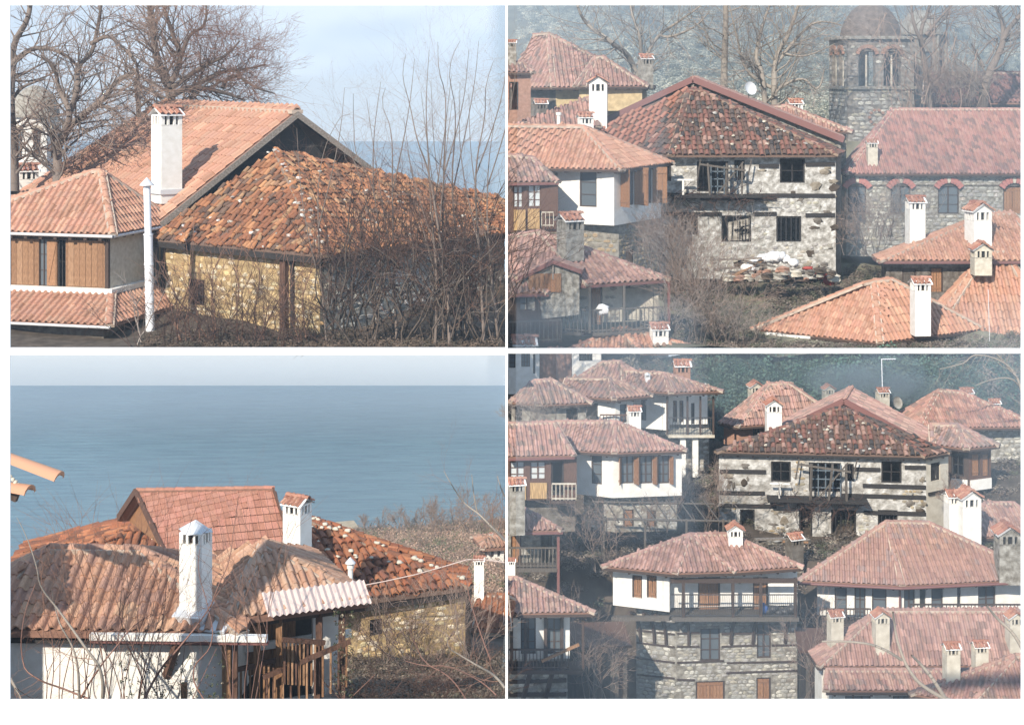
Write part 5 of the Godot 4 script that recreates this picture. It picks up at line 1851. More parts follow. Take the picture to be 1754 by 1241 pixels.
# the ruined mansion: timber bands, bare stone where plaster fell, stones on the roof, the collapsed balcony
func mansion_skin(H: Dictionary, band: Array, bare: Array, k: float) -> void:
	var s: Dictionary = H.s
	bands(H, H.W[0], H.W[1], band, M.black_wood, .17 * k)
	var a: Vector3 = H.W[0]
	var u: Vector3 = (H.W[1] - a).normalized()
	var holes := []
	for q in s.op[0]: holes.append(rect_on(H, H.W[0], H.W[1], q))
	for q in bare:
		var r := rect_on(H, H.W[0], H.W[1], q)
		rubble(H.o, a + u * r[0], a + u * (r[0] + r[2]), r[1], r[1] + r[3], .2 * k, STONES if q[0] % 2 else GREYS, holes.map(func(e): return [e[0] - r[0], e[1], e[2], e[3]]), 60, .55)
	var L: float = (H.W[1] - a).length()
	for i in 120:   # stains and lost plaster: shallow ragged patches of the coat beneath
		var b := MB.new()
		var x := rng.randf() * L
		var y: float = rng.randf() * (H.E[0].y - .6)
		var skip := false
		for e in holes:
			if x > e[0] - .5 * k and x < e[0] + e[2] + .5 * k and y > e[1] - .5 * k and y < e[1] + e[3] + .5 * k: skip = true
		if skip: continue
		b.blob(Vector3.ZERO, Vector3(rng.randf_range(.06, .28), rng.randf_range(.05, .2), .022) * k, rng, .45, 9)
		var p := put("bare_patch", b, [M.plaster_dirty, M.stone_wall, M.stone_dark, M.plaster_dirty, M.soil][i % 5], H.o)
		p.position = a + u * x + Vector3(0, y, 0)
		p.rotation.y = atan2(-u.z, u.x)
	var E: Array = H.E
	for i in 34:
		var n := E.size() - 2
		var j := rng.randi() % maxi(1, n)
		var e: Vector3 = E[maxi(0, n - 1 - j)].lerp(E[maxi(1, n - j)], rng.randf())
		var b := MB.new()
		b.rock(Vector3.ZERO, Vector3(.11, .07, .09) * rng.randf_range(.5, 1.15) * k, rng, .3, 5)
		put("loose_stone", b, [M.plaster_old, M.cream, M.stone_wall][i % 3], H.roof).position = e.lerp(H.R[0], .04 + .8 * sqrt(rng.randf()) * rng.randf()) + Vector3(0, .14 * k, 0)
func mansion_balcony(H: Dictionary, k: float, left: float, right: float, py: float) -> void:
	var o: Node3D = H.o
	var r := rect_on(H, H.W[0], H.W[1], [left, py, right, py + 8])
	var a: Vector3 = H.W[0]
	var u: Vector3 = (H.W[1] - a).normalized()
	var hh: float = H.E[0].y
	var y: float = r[1]
	var at := func(f: float, yy: float, out: float) -> Vector3: return a + u * (r[0] + r[2] * f) + Vector3(0, yy, out * k)
	var b := MB.new()
	b.beam(at.call(0.0, y, .5), at.call(1.0, y, .5), .95 * k, .12 * k)
	put("balcony_floor", b, M.black_wood, o)
	for f in [.42, .60, .78]: post(o, at.call(f, y, .85), at.call(f + rng.randf_range(-.03, .05), hh - .35 * k, .8), .09 * k, M.grey_wood, "balcony_post")
	post(o, at.call(.30, hh - .4 * k, .8), at.call(.82, hh - .7 * k, .9), .09 * k, M.grey_wood, "fallen_beam")
	post(o, at.call(.5, y + .2, .9), at.call(.8, hh - .3 * k, .7), .06 * k, M.grey_wood, "fallen_beam")
	post(o, at.call(.32, hh - .2 * k, .5), at.call(.28, hh - 1.2 * k, .6), .05 * k, M.grey_wood, "fallen_beam")
	post(o, at.call(.9, hh - .2 * k, .5), at.call(.86, hh - .9 * k, .6), .05 * k, M.grey_wood, "fallen_beam")
	# the glazed screen behind
	for i in 5: post(o, at.call(.45 + i * .075, y + .06, .12), at.call(.45 + i * .075, hh - .5 * k, .12), .05 * k, M.slate_wood, "screen_bar")
	for f in [.3, .55, .8]: post(o, at.call(.45, lerpf(y, hh - .5 * k, f), .12), at.call(.75, lerpf(y, hh - .5 * k, f), .12), .05 * k, M.slate_wood, "screen_bar")
	var t := twig_of(int(left))
	for i in 60: t.grow(at.call(rng.randf(), y + rng.randf_range(-.4, .15) * k, rng.randf_range(.2, .98)), Vector3(rng.randf_range(-1, 1), rng.randf_range(-.8, .4), .1).normalized(), rng.randf_range(.4, 1.0) * k, .02 * k, 1, {"split": 9, "least": .008 * k, "seg": 4, "fork": .6, "wiggle": .3})
	var d := put("debris", t.fine, M.twig_dark, o)
	d.set_meta("kind", "stuff")
	b = MB.new()
	b.beam(at.call(.12, y, .6), at.call(.12, y + .75 * k, .6), .09 * k, .09 * k)
	b.beam(at.call(.02, y + .77 * k, .6), at.call(.22, y + .77 * k, .6), .1 * k, .07 * k)
	put("white_stand", b, M.white, o)
func view_lower_village() -> void:
	RIDGE = .68
	terrain("village_slope", [[55, height_at(1330, 55)], [66, height_at(1240, 66)], [70.4, height_at(1212, 70.4)], [72.6, height_at(1060, 72.6)], [74.5, height_at(960, 74.5)], [80, height_at(932, 80)], [85, height_at(838, 85)], [90, height_at(792, 90)], [94.6, height_at(748, 94.6)], [97.3, height_at(603.5, 97.3)]], M.soil, -.5, 34.0, .25, .9)
	undergrowth("village_growth", [[55, height_at(1330, 55)], [66, height_at(1240, 66)], [70.4, height_at(1212, 70.4)], [72.6, height_at(1060, 72.6)], [74.5, height_at(960, 74.5)], [80, height_at(932, 80)], [85, height_at(838, 85)], [90, height_at(792, 90)], [94.6, height_at(748, 94.6)]], 60.0, 94.0, 880, 1780, 2600, .2, .55, DRY, 61)
	var s: Dictionary
	var H: Dictionary
	var b: MB
	# ---- the ruined mansion
	s = {"n": "ruined_mansion", "l": "ruined white mansion with mossy roof and dark windows, lower right view", "c": "mansion", "z": 80.0, "gy": 930, "v": [[1226, 774], [1588, 782], [1629, 775]], "r": [[1430, 700, 5.2], [1446, 699, 5.2]], "f": [[0, 1, 1, 0], [1, 2, 1, 1]],
		"w": [[1232, 1.3], [1587, .35], [1625, 1.3]], "m": M.plaster_old, "ms": [M.plaster_old, M.cream], "ov": .4, "back": 8.0, "tp": .27, "tl": .36, "tile": tile_b, "pal": MOSSY, "wild": .55, "gaps": .02, "single": 300, "bed": M.mortar_old, "deck": M.deck_old, "spread": .3, "fascia": M.black_wood,
		"op": [[[1321, 790, 1355, 825, "dark"], [1386, 792, 1441, 842, "dark"], [1449, 794, 1463, 824, "dark"], [1510, 790, 1545, 827, "dark"], [1268, 872, 1293, 925, "hole"], [1369, 871, 1392, 928, "hole"], [1424, 873, 1467, 925, "dark_bars"], [1504, 873, 1538, 915, "dark_bars"]], [[1595, 792, 1611, 823, "dark_bars"]]]}
	H = villa(s)
	mansion_skin(H, [[1233, 1312, 807], [1462, 1508, 803], [1550, 1586, 800], [1233, 1310, 844], [1478, 1586, 832], [1233, 1330, 866], [1440, 1586, 849], [1480, 1586, 878], [1233, 1268, 898]],
		[[1355, 790, 1384, 858], [1545, 840, 1584, 872], [1233, 860, 1300, 880], [1395, 852, 1480, 870], [1233, 900, 1360, 926], [1470, 880, 1500, 915]], 1.0)
	bands(H, H.W[1], H.W[2], [[1590, 1625, 842]], M.black_wood)
	mansion_balcony(H, 1.0, 1312, 1482, 843)
	# ---- the gabled house behind it
	gable_behind("verge_house", "house behind the lower ruined mansion, dark red verge framing the mossy roof", 1446, 684, 1306, 750, 1640, 788, 87.0, -6.0, 3.4, 1.0)
	var o: Node3D = get_node("verge_house")
	gi_stack(o, 1325, 748, 86.4, .78, 2.05, "gable", M.white, .0)
	# ---- houses behind
	s = {"n": "back_house", "l": "brick house with pale hip roof left behind the lower ruined mansion", "z": 89.5, "gy": 770, "v": [[1232, 724], [1262, 731], [1442, 718]], "r": [[1316, 657, 3.4], [1352, 656, 3.4]], "f": [[0, 1, 0, 0], [1, 2, 1, 0]], "w": [[1240, 1.4], [1266, .7], [1432, 2.2]], "m": M.brick, "ov": .5, "tp": .24, "pal": PINK, "op": [[], [[1290, 734, 1302, 752, "dark"]]]}
	H = villa(s)
	gi_stack(H.o, 1294, 690, 93.0, .70, 1.25, "gable", M.cream); gi_stack(H.o, 1343, 690, 95.0, .66, 1.2, "gable", M.cream); gi_stack(H.o, 1419, 700, 94.0, .58, 1.4, "gable", M.cream)
	s = {"n": "back_house", "l": "stone house with broad pale roof and two chimneys, right behind the lower mansion", "z": 89.5, "gy": 800, "v": [[1534, 712], [1572, 734], [1790, 731]], "r": [[1608, 668, 4.0], [1646, 671, 4.0]], "f": [[0, 1, 0, 0], [1, 2, 1, 0]], "w": [[1548, 2.5], [1580, .9], [1780, 1.2]], "m": M.stone_wall, "ov": .5, "tp": .24, "pal": PINK}
	H = villa(s)
	villa_rubble(H, 1, .3, GREYS, 60, .7)
	gi_stack(H.o, 1655, 700, 93.5, .66, 1.2, "tile", M.cream); gi_stack(H.o, 1703, 724, 92.5, .58, 1.35, "tile", M.cream)
	for px in [1724, 1737, 1750]: post(H.o, spot(px, 800, 91.2) - H.base, spot(px, 738, 91.2) - H.base, .14, M.dark_wood)
	s = {"n": "brown_house", "l": "dark timber house with shuttered bay right beside the lower mansion", "z": 83.0, "gy": 842, "v": [[1598, 762], [1656, 769], [1713, 763]], "r": [[1596, 727, 3.0], [1640, 727, 3.0]], "f": [[0, 1, 1, 0], [1, 2, 1, 1]], "w": [[1608, 1.4], [1660, .7], [1698, 1.3]], "m": M.brown, "ms": [M.dark_wood, M.brown], "ov": .5, "tp": .27, "pal": DULL,
		"op": [[[1630, 777, 1652, 815, "dark"]], [[1665, 776, 1680, 815, "shut"], [1683, 776, 1696, 815, "shut"]]]}
	H = villa(s)
	for i in 2:
		var rr0 := rect_on(H, H.W[i], H.W[i + 1], [[1630, 820, 1658, 838], [1662, 820, 1698, 838]][i])
		b = MB.new()
		var du: Vector3 = (H.W[i + 1] - H.W[i]).normalized()
		var p: Vector3 = H.W[i] + du * (rr0[0] + rr0[2] / 2) + Vector3(0, rr0[1] + rr0[3] / 2, 0) + du.cross(Vector3.UP) * .03
		b.box(p, Vector3(rr0[2], rr0[3], .06), Basis(du, Vector3.UP, du.cross(Vector3.UP)))
		put("plinth", b, M.white, H.o)
	o = thing("antenna_chimney", "chimney with tall television aerial behind the verge, against the wood", "chimney", spot(1512, 700, 93.0))
	stack(o, Vector3.ZERO, .62, 1.2, "tile", M.cream, .2)
	b = MB.new()
	b.tube(Vector3(0, 1.1, 0), Vector3(-.05, 2.85, 0), .03, .025, 6); b.tube(Vector3(-.05, 2.82, 0), Vector3(.75, 2.84, 0), .022, .02, 6)
	for i in 5: b.tube(Vector3(.1 + i * .14, 2.83, -.25), Vector3(.1 + i * .14, 2.83, .25), .012, .012, 4)
	put("aerial", b, M.white_pipe, o)
	dish("satellite_dish", "grey dish seen from behind beside the aerial", spot(1536, 690, 92.0), .34)
	# ---- white house at the left and its brown wing
	s = {"n": "shuttered_house", "l": "white jettied house with open brown shutters left of the lower mansion", "z": 74.0, "gy": 857, "v": [[972, 771], [1052, 776], [1178, 771]], "r": [[952, 722, 3.0], [1056, 722, 3.2]], "f": [[0, 1, 1, 0], [1, 2, 1, 1]], "w": [[984, 1.2], [1050, .45], [1168, .9]], "m": M.white, "ov": .4, "back": 5.0, "tp": .21, "pal": PINK,
		"op": [[[1013, 779, 1031, 829, "pane1"]], [[1064, 780, 1086, 828, "open_shutter"], [1096, 780, 1118, 828, "open_shutter"], [1127, 780, 1147, 828, "open_shutter"]]]}
	H = villa(s)
	storey(H, [[1000, 1.9], [1055, 1.3], [1160, 1.6]], 1.8, M.stone_wall, [[], [[1068, 872, 1086, 902, "door"], [1108, 874, 1124, 902, "door"]]])
	gi_stack(H.o, 1086, 726, 77.0, .56, .85, "tile", M.white)
	s = {"n": "glazed_wing", "l": "brown timber wing with pale windows and yellow panels, lower right view", "z": 72.0, "zi": 0, "gy": 862, "v": [[869.8, 783], [984, 780]], "r": [[869.8, 725, 2.6], [950, 723, 2.6]], "f": [[0, 1, 1, 0]], "w": [[869.8, .5], [988, .6]], "cut": true, "m": M.brown, "ov": .4, "back": 3.0, "tp": .21, "pal": PINK, "fascia": M.red_trim,
		"op": [[[873, 790, 899, 824, "pale2"], [908, 790, 935, 822, "pale2"], [944, 790, 966, 848, "hole"]]]}
	H = villa(s)
	for q in [[873, 828, 901, 855], [908, 826, 937, 853]]:
		var r := rect_on(H, H.W[0], H.W[1], q)
		b = MB.new()
		b.span(H.W[0] + Vector3(r[0], r[1], -.02), H.W[0] + Vector3(r[0] + r[2], r[1] + r[3], .06))
		put("panel", b, M.panel, H.o)
	var rr := rect_on(H, H.W[0], H.W[1], [945, 824, 986, 852])
	var w0: Vector3 = H.W[0]
	railing(H.o, w0 + Vector3(rr[0], rr[1], .35), w0 + Vector3(rr[0] + rr[2], rr[1], .35), rr[3], .16, M.cream, .05)
	b = MB.new()
	b.span(w0 + Vector3(rr[0] - .1, rr[1] - .15, .003), w0 + Vector3(rr[0] + rr[2], rr[1] - .02, .42))
	put("balcony_floor", b, M.dark_wood, H.o)
	storey(H, [[869.8, 1.2], [985, 1.3]], 1.6, M.stone_dark, [], .0)
	# ---- upper left
	s = {"n": "veranda_house", "l": "white house with posted veranda and brick chimney, lower right view", "z": 86.0, "gy": 744, "v": [[1070, 667], [1150, 673], [1240, 670]], "r": [[1068, 634, 3.0], [1138, 639, 3.0]], "f": [[0, 1, 1, 0], [1, 2, 1, 1]], "w": [[1084, 1.8], [1144, 1.0], [1147, 2.4], [1212, 2.6]], "m": M.white, "ov": .6, "tp": .235, "pal": DULL,
		"op": [[[1098, 682, 1107, 720, "pane1"]], [], [[1153, 686, 1160, 723, "shut"], [1164, 686, 1171, 723, "shut"], [1184, 690, 1190, 730, "dark"]]]}
	H = villa(s)
	o = H.o
	gi_stack(o, 1168, 655, 89.0, .80, 1.25, "tile", M.brick, .1); gi_stack(o, 1109, 664, 87.5, .26, .8, "cone", M.zinc)
	var va = spot(1143, 744, 86.6) - H.base
	var vb = spot(1222, 744, 86.8) - H.base
	b = MB.new()
	b.beam(va + Vector3(0, -.08, -.7), vb + Vector3(0, -.08, -.7), 1.6, .14)
	put("veranda_floor", b, M.cream, o)
	railing(o, va, vb, .9, .14, M.iron, .035)
	for f in [0.0, .44, .72, 1.0]: post(o, va.lerp(vb, f), va.lerp(vb, f) + Vector3(0, H.E[0].y - .15, 0), .1, M.dark_wood)
	for f in [.35, .62]: post(o, va.lerp(vb, f) + Vector3(0, -2.3, -.3), va.lerp(vb, f) + Vector3(0, -.16, -.3), .3, M.white, "pillar")
	storey(H, [[1084, 2.4], [1215, 3.0]], 2.6, M.stone_wall, [], .26)
	s = {"n": "vine_house", "l": "grey stone house with dull roof behind bare vines, lower right view", "z": 82.0, "gy": 740, "v": [[871, 689], [922, 694], [1016, 690]], "r": [[915, 652, 2.6], [945, 650, 2.6]], "f": [[0, 1, 0, 0], [1, 2, 1, 0]], "w": [[876, 1.0], [924, .5], [1004, 1.0]], "m": M.stone_wall, "ov": .4, "tp": .235, "pal": DULL, "op": [[[882, 700, 894, 724, "dark"]], [[970, 700, 990, 724, "dark"]]]}
	H = villa(s)
	s = {"n": "low_roof_house", "l": "white house with low dull roof and dark recess between vine house and veranda house", "z": 84.5, "gy": 735, "v": [[962, 676], [1052, 684], [1120, 677]], "r": [[972, 647, 3.0], [1046, 648, 3.0]], "f": [[0, 1, 1, 0], [1, 2, 1, 1]], "w": [[975, 1.2], [1054, .7], [1084, 1.2]], "m": M.white, "ov": .5, "tp": .235, "pal": DULL, "op": [[[1000, 690, 1024, 724, "hole"]], [[1062, 692, 1074, 724, "pane1"]]]}
	H = villa(s)
	railing(H.o, spot(1028, 735, 85.0) - H.base, spot(1074, 735, 85.0) - H.base, .75, .16, M.brown, .05)
	s = {"n": "upper_roof_house", "l": "house of which only a dull red hip roof shows, above the low roof", "z": 89.0, "gy": 700, "v": [[985, 650], [1090, 656], [1112, 650]], "r": [[1032, 620, 3.0], [1062, 619, 3.0]], "f": [[0, 1, 1, 0], [1, 2, 1, 1]], "w": [[995, 1.4], [1088, .6], [1104, 1.4]], "m": M.white, "ov": .5, "tp": .235, "pal": DULL}
	H = villa(s)
	for q in [["tall_white_house", "tall white house cut off by the top edge, lower right view", 870.0, 924.0, M.white, [[872, 604, 883, 630, "pane1"], [893, 604, 908, 628, "pane3"], [913, 606, 917, 640, "dark"]], 93.0], ["brick_annex", "narrow red brick annex beside the tall white house at the top edge", 925.0, 979.0, M.brick, [], 93.5], ["small_window_house", "white house with small barred window at the top edge, above the dull hip roof", 980.0, 1030.0, M.white, [[992, 603, 1015, 618, "dark"]], 93.0]]:
		var c: float = (q[2] + q[3]) / 2
		s = {"n": q[0], "l": q[1], "z": q[6], "zi": 0, "gy": 675, "v": [[q[2], 600.5, 0], [q[3], -1, 0]], "r": [[c - 5, 598, 1.0], [c + 5, 598, 1.0]], "f": [[0, 1, 1, 0]], "w": [[q[2], .06], [q[3], .06]], "cut": true, "m": q[4], "ov": .0, "back": 1.6, "tp": .235, "pal": DULL, "rafters": false, "op": [q[5]]}
		H = villa(s)
	# ---- left edge, middle and bottom
	s = {"n": "rail_balcony_house", "l": "pink roofed house with grey balcony railing and red post, lower right view", "z": 67.0, "zi": 0, "gy": 990, "v": [[869.8, 910], [964, 908]], "r": [[869.8, 864, 2.8], [884, 863, 2.8]], "f": [[0, 1, 1, 0]], "w": [[869.8, 1.1], [948, 1.2]], "cut": true, "m": M.stone_wall, "ov": .4, "back": 4.0, "tp": .21, "pal": PINK, "fascia": M.red_trim, "op": [[[875, 916, 893, 975, "door"], [926, 916, 946, 975, "hole"]]]}
	H = villa(s)
	o = H.o
	va = spot(871, 972, 67.3) - H.base
	vb = spot(953, 972, 67.4) - H.base
	b = MB.new()
	b.beam(va + Vector3(0, -.08, -.35), vb + Vector3(0, -.08, -.35), .9, .14)
	put("balcony_floor", b, M.grey_wood, o)
	railing(o, va, vb, .82, .15, M.grey_wood, .05)
	post(o, vb + Vector3(.08, -1.4, 0), vb + Vector3(.08, H.E[0].y - va.y - .1, 0), .11, M.red_trim)
	villa_rubble(H, 0, .24, STONES, 60, .8)
	gi_stack(o, 884, 876, 66.6, .62, 1.38, "tile", M.stone_wall, .2)
	s = {"n": "lattice_balcony_house", "l": "white house with tall slatted windows and dark balcony, bottom left, lower right view", "z": 62.0, "zi": 0, "gy": 1148, "v": [[869.8, 1051], [1021, 1049]], "r": [[869.8, 990, 2.8], [884, 989, 2.8]], "f": [[0, 1, 1, 0]], "w": [[869.8, 1.2], [976, 1.3]], "cut": true, "m": M.white, "ov": .6, "back": 5.0, "tp": .21, "pal": PINK, "op": [[[892, 1058, 918, 1120, "pane2"], [937, 1058, 962, 1120, "pane2"]]]}
	H = villa(s)
	o = H.o
	va = spot(871, 1146, 62.4) - H.base
	vb = spot(974, 1146, 62.5) - H.base
	b = MB.new()
	b.beam(va + Vector3(0, -.08, -.4), vb + Vector3(.5, -.08, -.4), 1.0, .15)
	put("balcony_floor", b, M.dark_wood, o)
	railing(o, va, vb, .76, .13, M.dark_wood, .05)
	post(o, vb + Vector3(.55, 0, 0), vb + Vector3(.55, H.E[0].y - va.y - .15, 0), .09, M.dark_wood)
	post(o, va.lerp(vb, .55) + Vector3(0, .35, .1), vb + Vector3(.4, 1.0, .12), .10, M.plank_a, "leaning_plank")
	for f in [.05, .28, .62, .9]: post(o, va.lerp(vb, f) + Vector3(0, 0, -.7), va.lerp(vb, f) + Vector3(0, H.E[0].y - va.y - .2, -.7), .12, M.dark_wood)
	var W := storey(H, [[869.8, 1.6], [972, 1.7]], 1.9, M.stone_wall, [], .22)
	bands(H, W[0], W[1], [[871, 970, 1166], [871, 970, 1188]], M.dark_wood)
	for px in [896, 934]: post(o, spot(px, 1196, 63.4) - H.base, spot(px + 12, 1152, 62.5) - H.base, .14, M.dark_wood, "bracket")
	gi_stack(o, 876, 992, 64.5, .30, .85, "tile", M.white, 0)
	# ---- the balcony house in the middle
	s = {"n": "balcony_house", "l": "white house with iron balcony on curved brackets over a stone base", "z": 67.5, "gy": 1056, "v": [[1030, 970], [1156, 982], [1262, 979], [1377, 971]], "r": [[1181, 915, 3.0], [1248, 914, 3.2]], "f": [[0, 1, 0, 0], [1, 2, 0, 0], [2, 3, 1, 0]], "w": [[1050, 1.5], [1147, .6], [1150, 1.15], [1366, 1.5]], "m": M.white, "ov": .5, "back": 5.5, "tp": .215, "pal": PINK, "single": 200,
		"op": [[[1083, 985, 1100, 1024, "shut"], [1108, 985, 1125, 1024, "shut"]], [], [[1196, 988, 1234, 1052, "door"], [1290, 988, 1316, 1052, "door"], [1265, 990, 1270, 1000, "dark"]]]}
	H = villa(s)
	o = H.o
	gi_stack(o, 1259, 958, 69.3, .60, 1.55, "gable", M.white, 0)
	va = spot(1149, 1056, 67.75) - H.base
	vb = spot(1366, 1056, 68.1) - H.base
	b = MB.new()
	b.beam(va + Vector3(0, -.09, -.75), vb + Vector3(0, -.09, -.75), 1.7, .16)
	b.beam(spot(1050, 1056, 68.9) - H.base + Vector3(0, -.09, -.1), va + Vector3(0, -.09, -.1), .3, .16)
	put("balcony_floor", b, M.grey_wood, o)
	var rl := MB.new()
	rl.beam(va + Vector3(0, .92, 0), vb + Vector3(0, .92, 0), .04, .04); rl.beam(va + Vector3(0, .06, 0), vb + Vector3(0, .06, 0), .03, .03)
	var rn := put("railing", rl, M.iron, o)
	for i in 62:   # bellied iron bars
		var x = va.lerp(vb, i / 61.0)
		var q := MB.new()
		for j in 5:
			var y0 := .06 + .86 * j / 5.0
			var y1 := .06 + .86 * (j + 1) / 5.0
			q.tube(x + Vector3(0, y0, .14 * sin(PI * pow(1.0 - j / 5.0, 1.5))), x + Vector3(0, y1, .14 * sin(PI * pow(1.0 - (j + 1) / 5.0, 1.5))), .009, .009, 3)
		put("baluster", q, M.iron, rn)
	for f in [.10, .49, .71, .985]: post(o, va.lerp(vb, f), va.lerp(vb, f) + Vector3(0, H.E[0].y - .16, 0), .12, M.dark_wood)
	b = MB.new()
	b.beam(va + Vector3(0, H.E[0].y - .28, 0), vb + Vector3(0, H.E[0].y - .28, 0), .12, .18)
	put("eaves_beam", b, M.dark_wood, o)
	var sw := [[1090, 1.9], [1158, 1.35], [1366, 1.7]]
	var sop := [[], [[1200, 1076, 1234, 1132, "pane2"], [1297, 1068, 1321, 1127, "pane2"], [1192, 1166, 1242, 1206, "door"], [1296, 1160, 1321, 1206, "door"]]]
	W = storey(H, sw, 4.3, M.stone_wall, sop, .19, GREYS, 580)
	bands(H, W[0], W[1], [[1091, 1156, 1082], [1091, 1156, 1103], [1091, 1156, 1130], [1091, 1156, 1158]], M.dark_wood, .07)
	bands(H, W[1], W[2], [[1160, 1198, 1084], [1236, 1296, 1084], [1160, 1198, 1106], [1236, 1296, 1106], [1322, 1365, 1104], [1160, 1240, 1133], [1245, 1365, 1133], [1244, 1365, 1150], [1160, 1190, 1163]], M.dark_wood, .07)
	for px in [1098, 1122, 1142, 1180, 1252, 1290, 1345]:   # curved brackets carrying the jetty
		b = MB.new()
		var i := 0 if px < 1158 else 1
		var wa: Vector3 = W[i]
		var wu: Vector3 = (W[i + 1] - W[i]).normalized()
		var foot := wa + wu * along(H.base + wa, wu, px)
		foot.y = -1.65
		var nn := wu.cross(Vector3.UP)
		var lean := wu * (.3 if px > 1200 else -.3)
		var pv := foot
		for j in 7:
			var f := PI * .5 * j / 6.0
			var p := foot + nn * (.04 + .8 * (1.0 - cos(f))) + Vector3(0, 1.45 * sin(f), 0) + lean * (1.0 - cos(f))
			if j > 0: b.beam(pv, p, .11, .11)
			pv = p
		put("bracket", b, M.dark_wood, o)
	# things on the balcony
	o = thing("bundle", "dark bundle of clothes heaped on the balcony floor, right end", "bundle", H.base + va.lerp(vb, .87) + Vector3(0, 0, -.4))
	b = MB.new()
	for i in 5: b.blob(Vector3(-.5 + i * .25, .12 + .08 * sin(i * 2.0), 0), Vector3(.24, .17, .2), rng, .25, 8)
	put("cloth", b, M.iron, o)
	o = thing("blue_bag", "blue bag beside the dark bundle on the balcony", "bag", H.base + va.lerp(vb, .745) + Vector3(0, 0, -.4))
	b = MB.new()
	b.blob(Vector3(0, .19, 0), Vector3(.2, .2, .18), rng, .12, 10); b.blob(Vector3(0, .4, 0), Vector3(.07, .07, .06), rng, .1, 8)
	put("bag", b, M.blue_cloth, o)
	o = thing("blue_jacket", "blue jacket hanging on the white wall at the balcony's left end", "jacket", spot(1166, 998, 69.3))
	b = MB.new()
	b.blob(Vector3(0, 0, 0), Vector3(.2, .42, .1), rng, .12, 10); b.blob(Vector3(-.2, .05, 0), Vector3(.07, .3, .07), rng, .1, 8); b.blob(Vector3(.2, .05, 0), Vector3(.07, .3, .07), rng, .1, 8)
	put("cloth", b, mat("teal_cloth", .05, .20, .30, .8), o)
	# ---- right side
	s = {"n": "broad_roof_house", "l": "house with the broadest dull pink roof, white panels and dark windows below", "z": 71.0, "gy": 1072, "v": [[1366, 994], [1546, 1003], [1800, 991]], "r": [[1519, 893, 3.6], [1590, 894, 4.0]], "f": [[0, 1, 0, 0], [1, 2, 1, 0]], "w": [[1400, 1.5], [1541, .8], [1792, 1.8]], "m": M.white, "ov": .7, "back": 7.0, "tp": .215, "pal": DULL, "single": 250, "fascia": M.red_trim,
		"op": [[[1430, 1006, 1451, 1070, "pane1"], [1464, 1006, 1483, 1070, "pane2"], [1494, 1006, 1519, 1070, "pane1"]], [[1549, 1007, 1568, 1070, "pane2"], [1576, 1007, 1586, 1070, "dark"], [1596, 1007, 1616, 1070, "pane1"], [1640, 1006, 1646, 1070, "dark"], [1676, 1004, 1706, 1070, "pane2"]]]}
	H = villa(s)
	o = H.o
	gi_stack(o, 1726, 962, 72.0, .95, 1.7, "gable", M.stone_wall, 0); gi_stack(o, 1361, 956, 74.0, .62, 1.15, "tile", M.stone_dark, .4)
	b = MB.new()
	for i in 2: b.tube(H.E[i] + Vector3(0, -.1, .08), H.E[i + 1] + Vector3(0, -.1, .08), .06, .06, 8)
	b.tube(H.W[1] + Vector3(0, 0, .1), H.W[1] + Vector3(0, H.E[0].y - .15, .1), .05, .05, 8)
	put("gutter", b, M.red_trim, o)
	va = spot(1404, 1072, 71.6) - H.base
	vb = spot(1492, 1072, 71.3) - H.base
	b = MB.new()
	b.beam(va + Vector3(0, -.08, -.4), vb + Vector3(0, -.08, -.4), .9, .14)
	put("balcony_floor", b, M.dark_wood, o)
	railing(o, va, vb, .75, .14, M.dark_wood, .05)
	railing(o, spot(1560, 1072, 71.4) - H.base, spot(1750, 1072, 72.0) - H.base, .95, .16, M.dark_wood, .05)
	storey(H, [[1404, 2.0], [1541, 1.5], [1792, 2.4]], 3.6, M.stone_dark, [], .0)
	s = {"n": "rear_roof_house", "l": "house with pink hip roof and paired white chimneys, right edge below the brown house", "z": 78.0, "gy": 960, "v": [[1620, 905], [1668, 921], [1800, 917]], "r": [[1688, 861, 3.0], [1738, 861, 3.0]], "f": [[0, 1, 0, 0], [1, 2, 1, 0]], "w": [[1632, 1.4], [1672, .6], [1790, .9]], "m": M.white, "ov": .5, "tp": .215, "pal": PINK}
	H = villa(s)
	gi_stack(H.o, 1634, 904, 77.4, .72, 1.8, "tile", M.white); gi_stack(H.o, 1659, 910, 77.0, .92, 2.05, "gable", M.white)
	s = {"n": "long_roof_house", "l": "house with long level ridge and three pale chimneys, lower right view", "z": 64.0, "gy": 1230, "v": [[1386, 1117], [1402, 1141], [1800, 1140]], "r": [[1506, 1045, 2.5], [1744, 1045, 2.5]], "f": [[0, 1, 0, 0], [1, 2, 1, 0]], "w": [[1396, 1.6], [1408, .5], [1790, .5]], "m": M.white, "ov": .4, "tp": .205, "tl": .30, "pal": PINK, "single": 250}
	H = villa(s)
	gi_stack(H.o, 1431, 1106, 65.0, .52, 1.42, "tile", M.cream, .2); gi_stack(H.o, 1509, 1126, 64.6, .56, 1.90, "gable", M.cream, .1); gi_stack(H.o, 1738, 1126, 64.6, .56, 1.86, "gable", M.cream, .1)
	s = {"n": "lower_roof_house", "l": "white house with narrow pink skirt roof under the long level roof", "z": 62.6, "zi": 0, "gy": 1240, "v": [[1415, 1183], [1700, 1183]], "r": [[1417, 1147, 1.5], [1700, 1147, 1.5]], "f": [[0, 1, 1, 0]], "w": [[1428, .4], [1690, .4]], "m": M.white, "ov": .3, "back": 1.6, "tp": .205, "pal": PINK, "op": [[[1448, 1191, 1492, 1215, "pane3"], [1530, 1191, 1560, 1215, "pane3"]]]}
	H = villa(s)
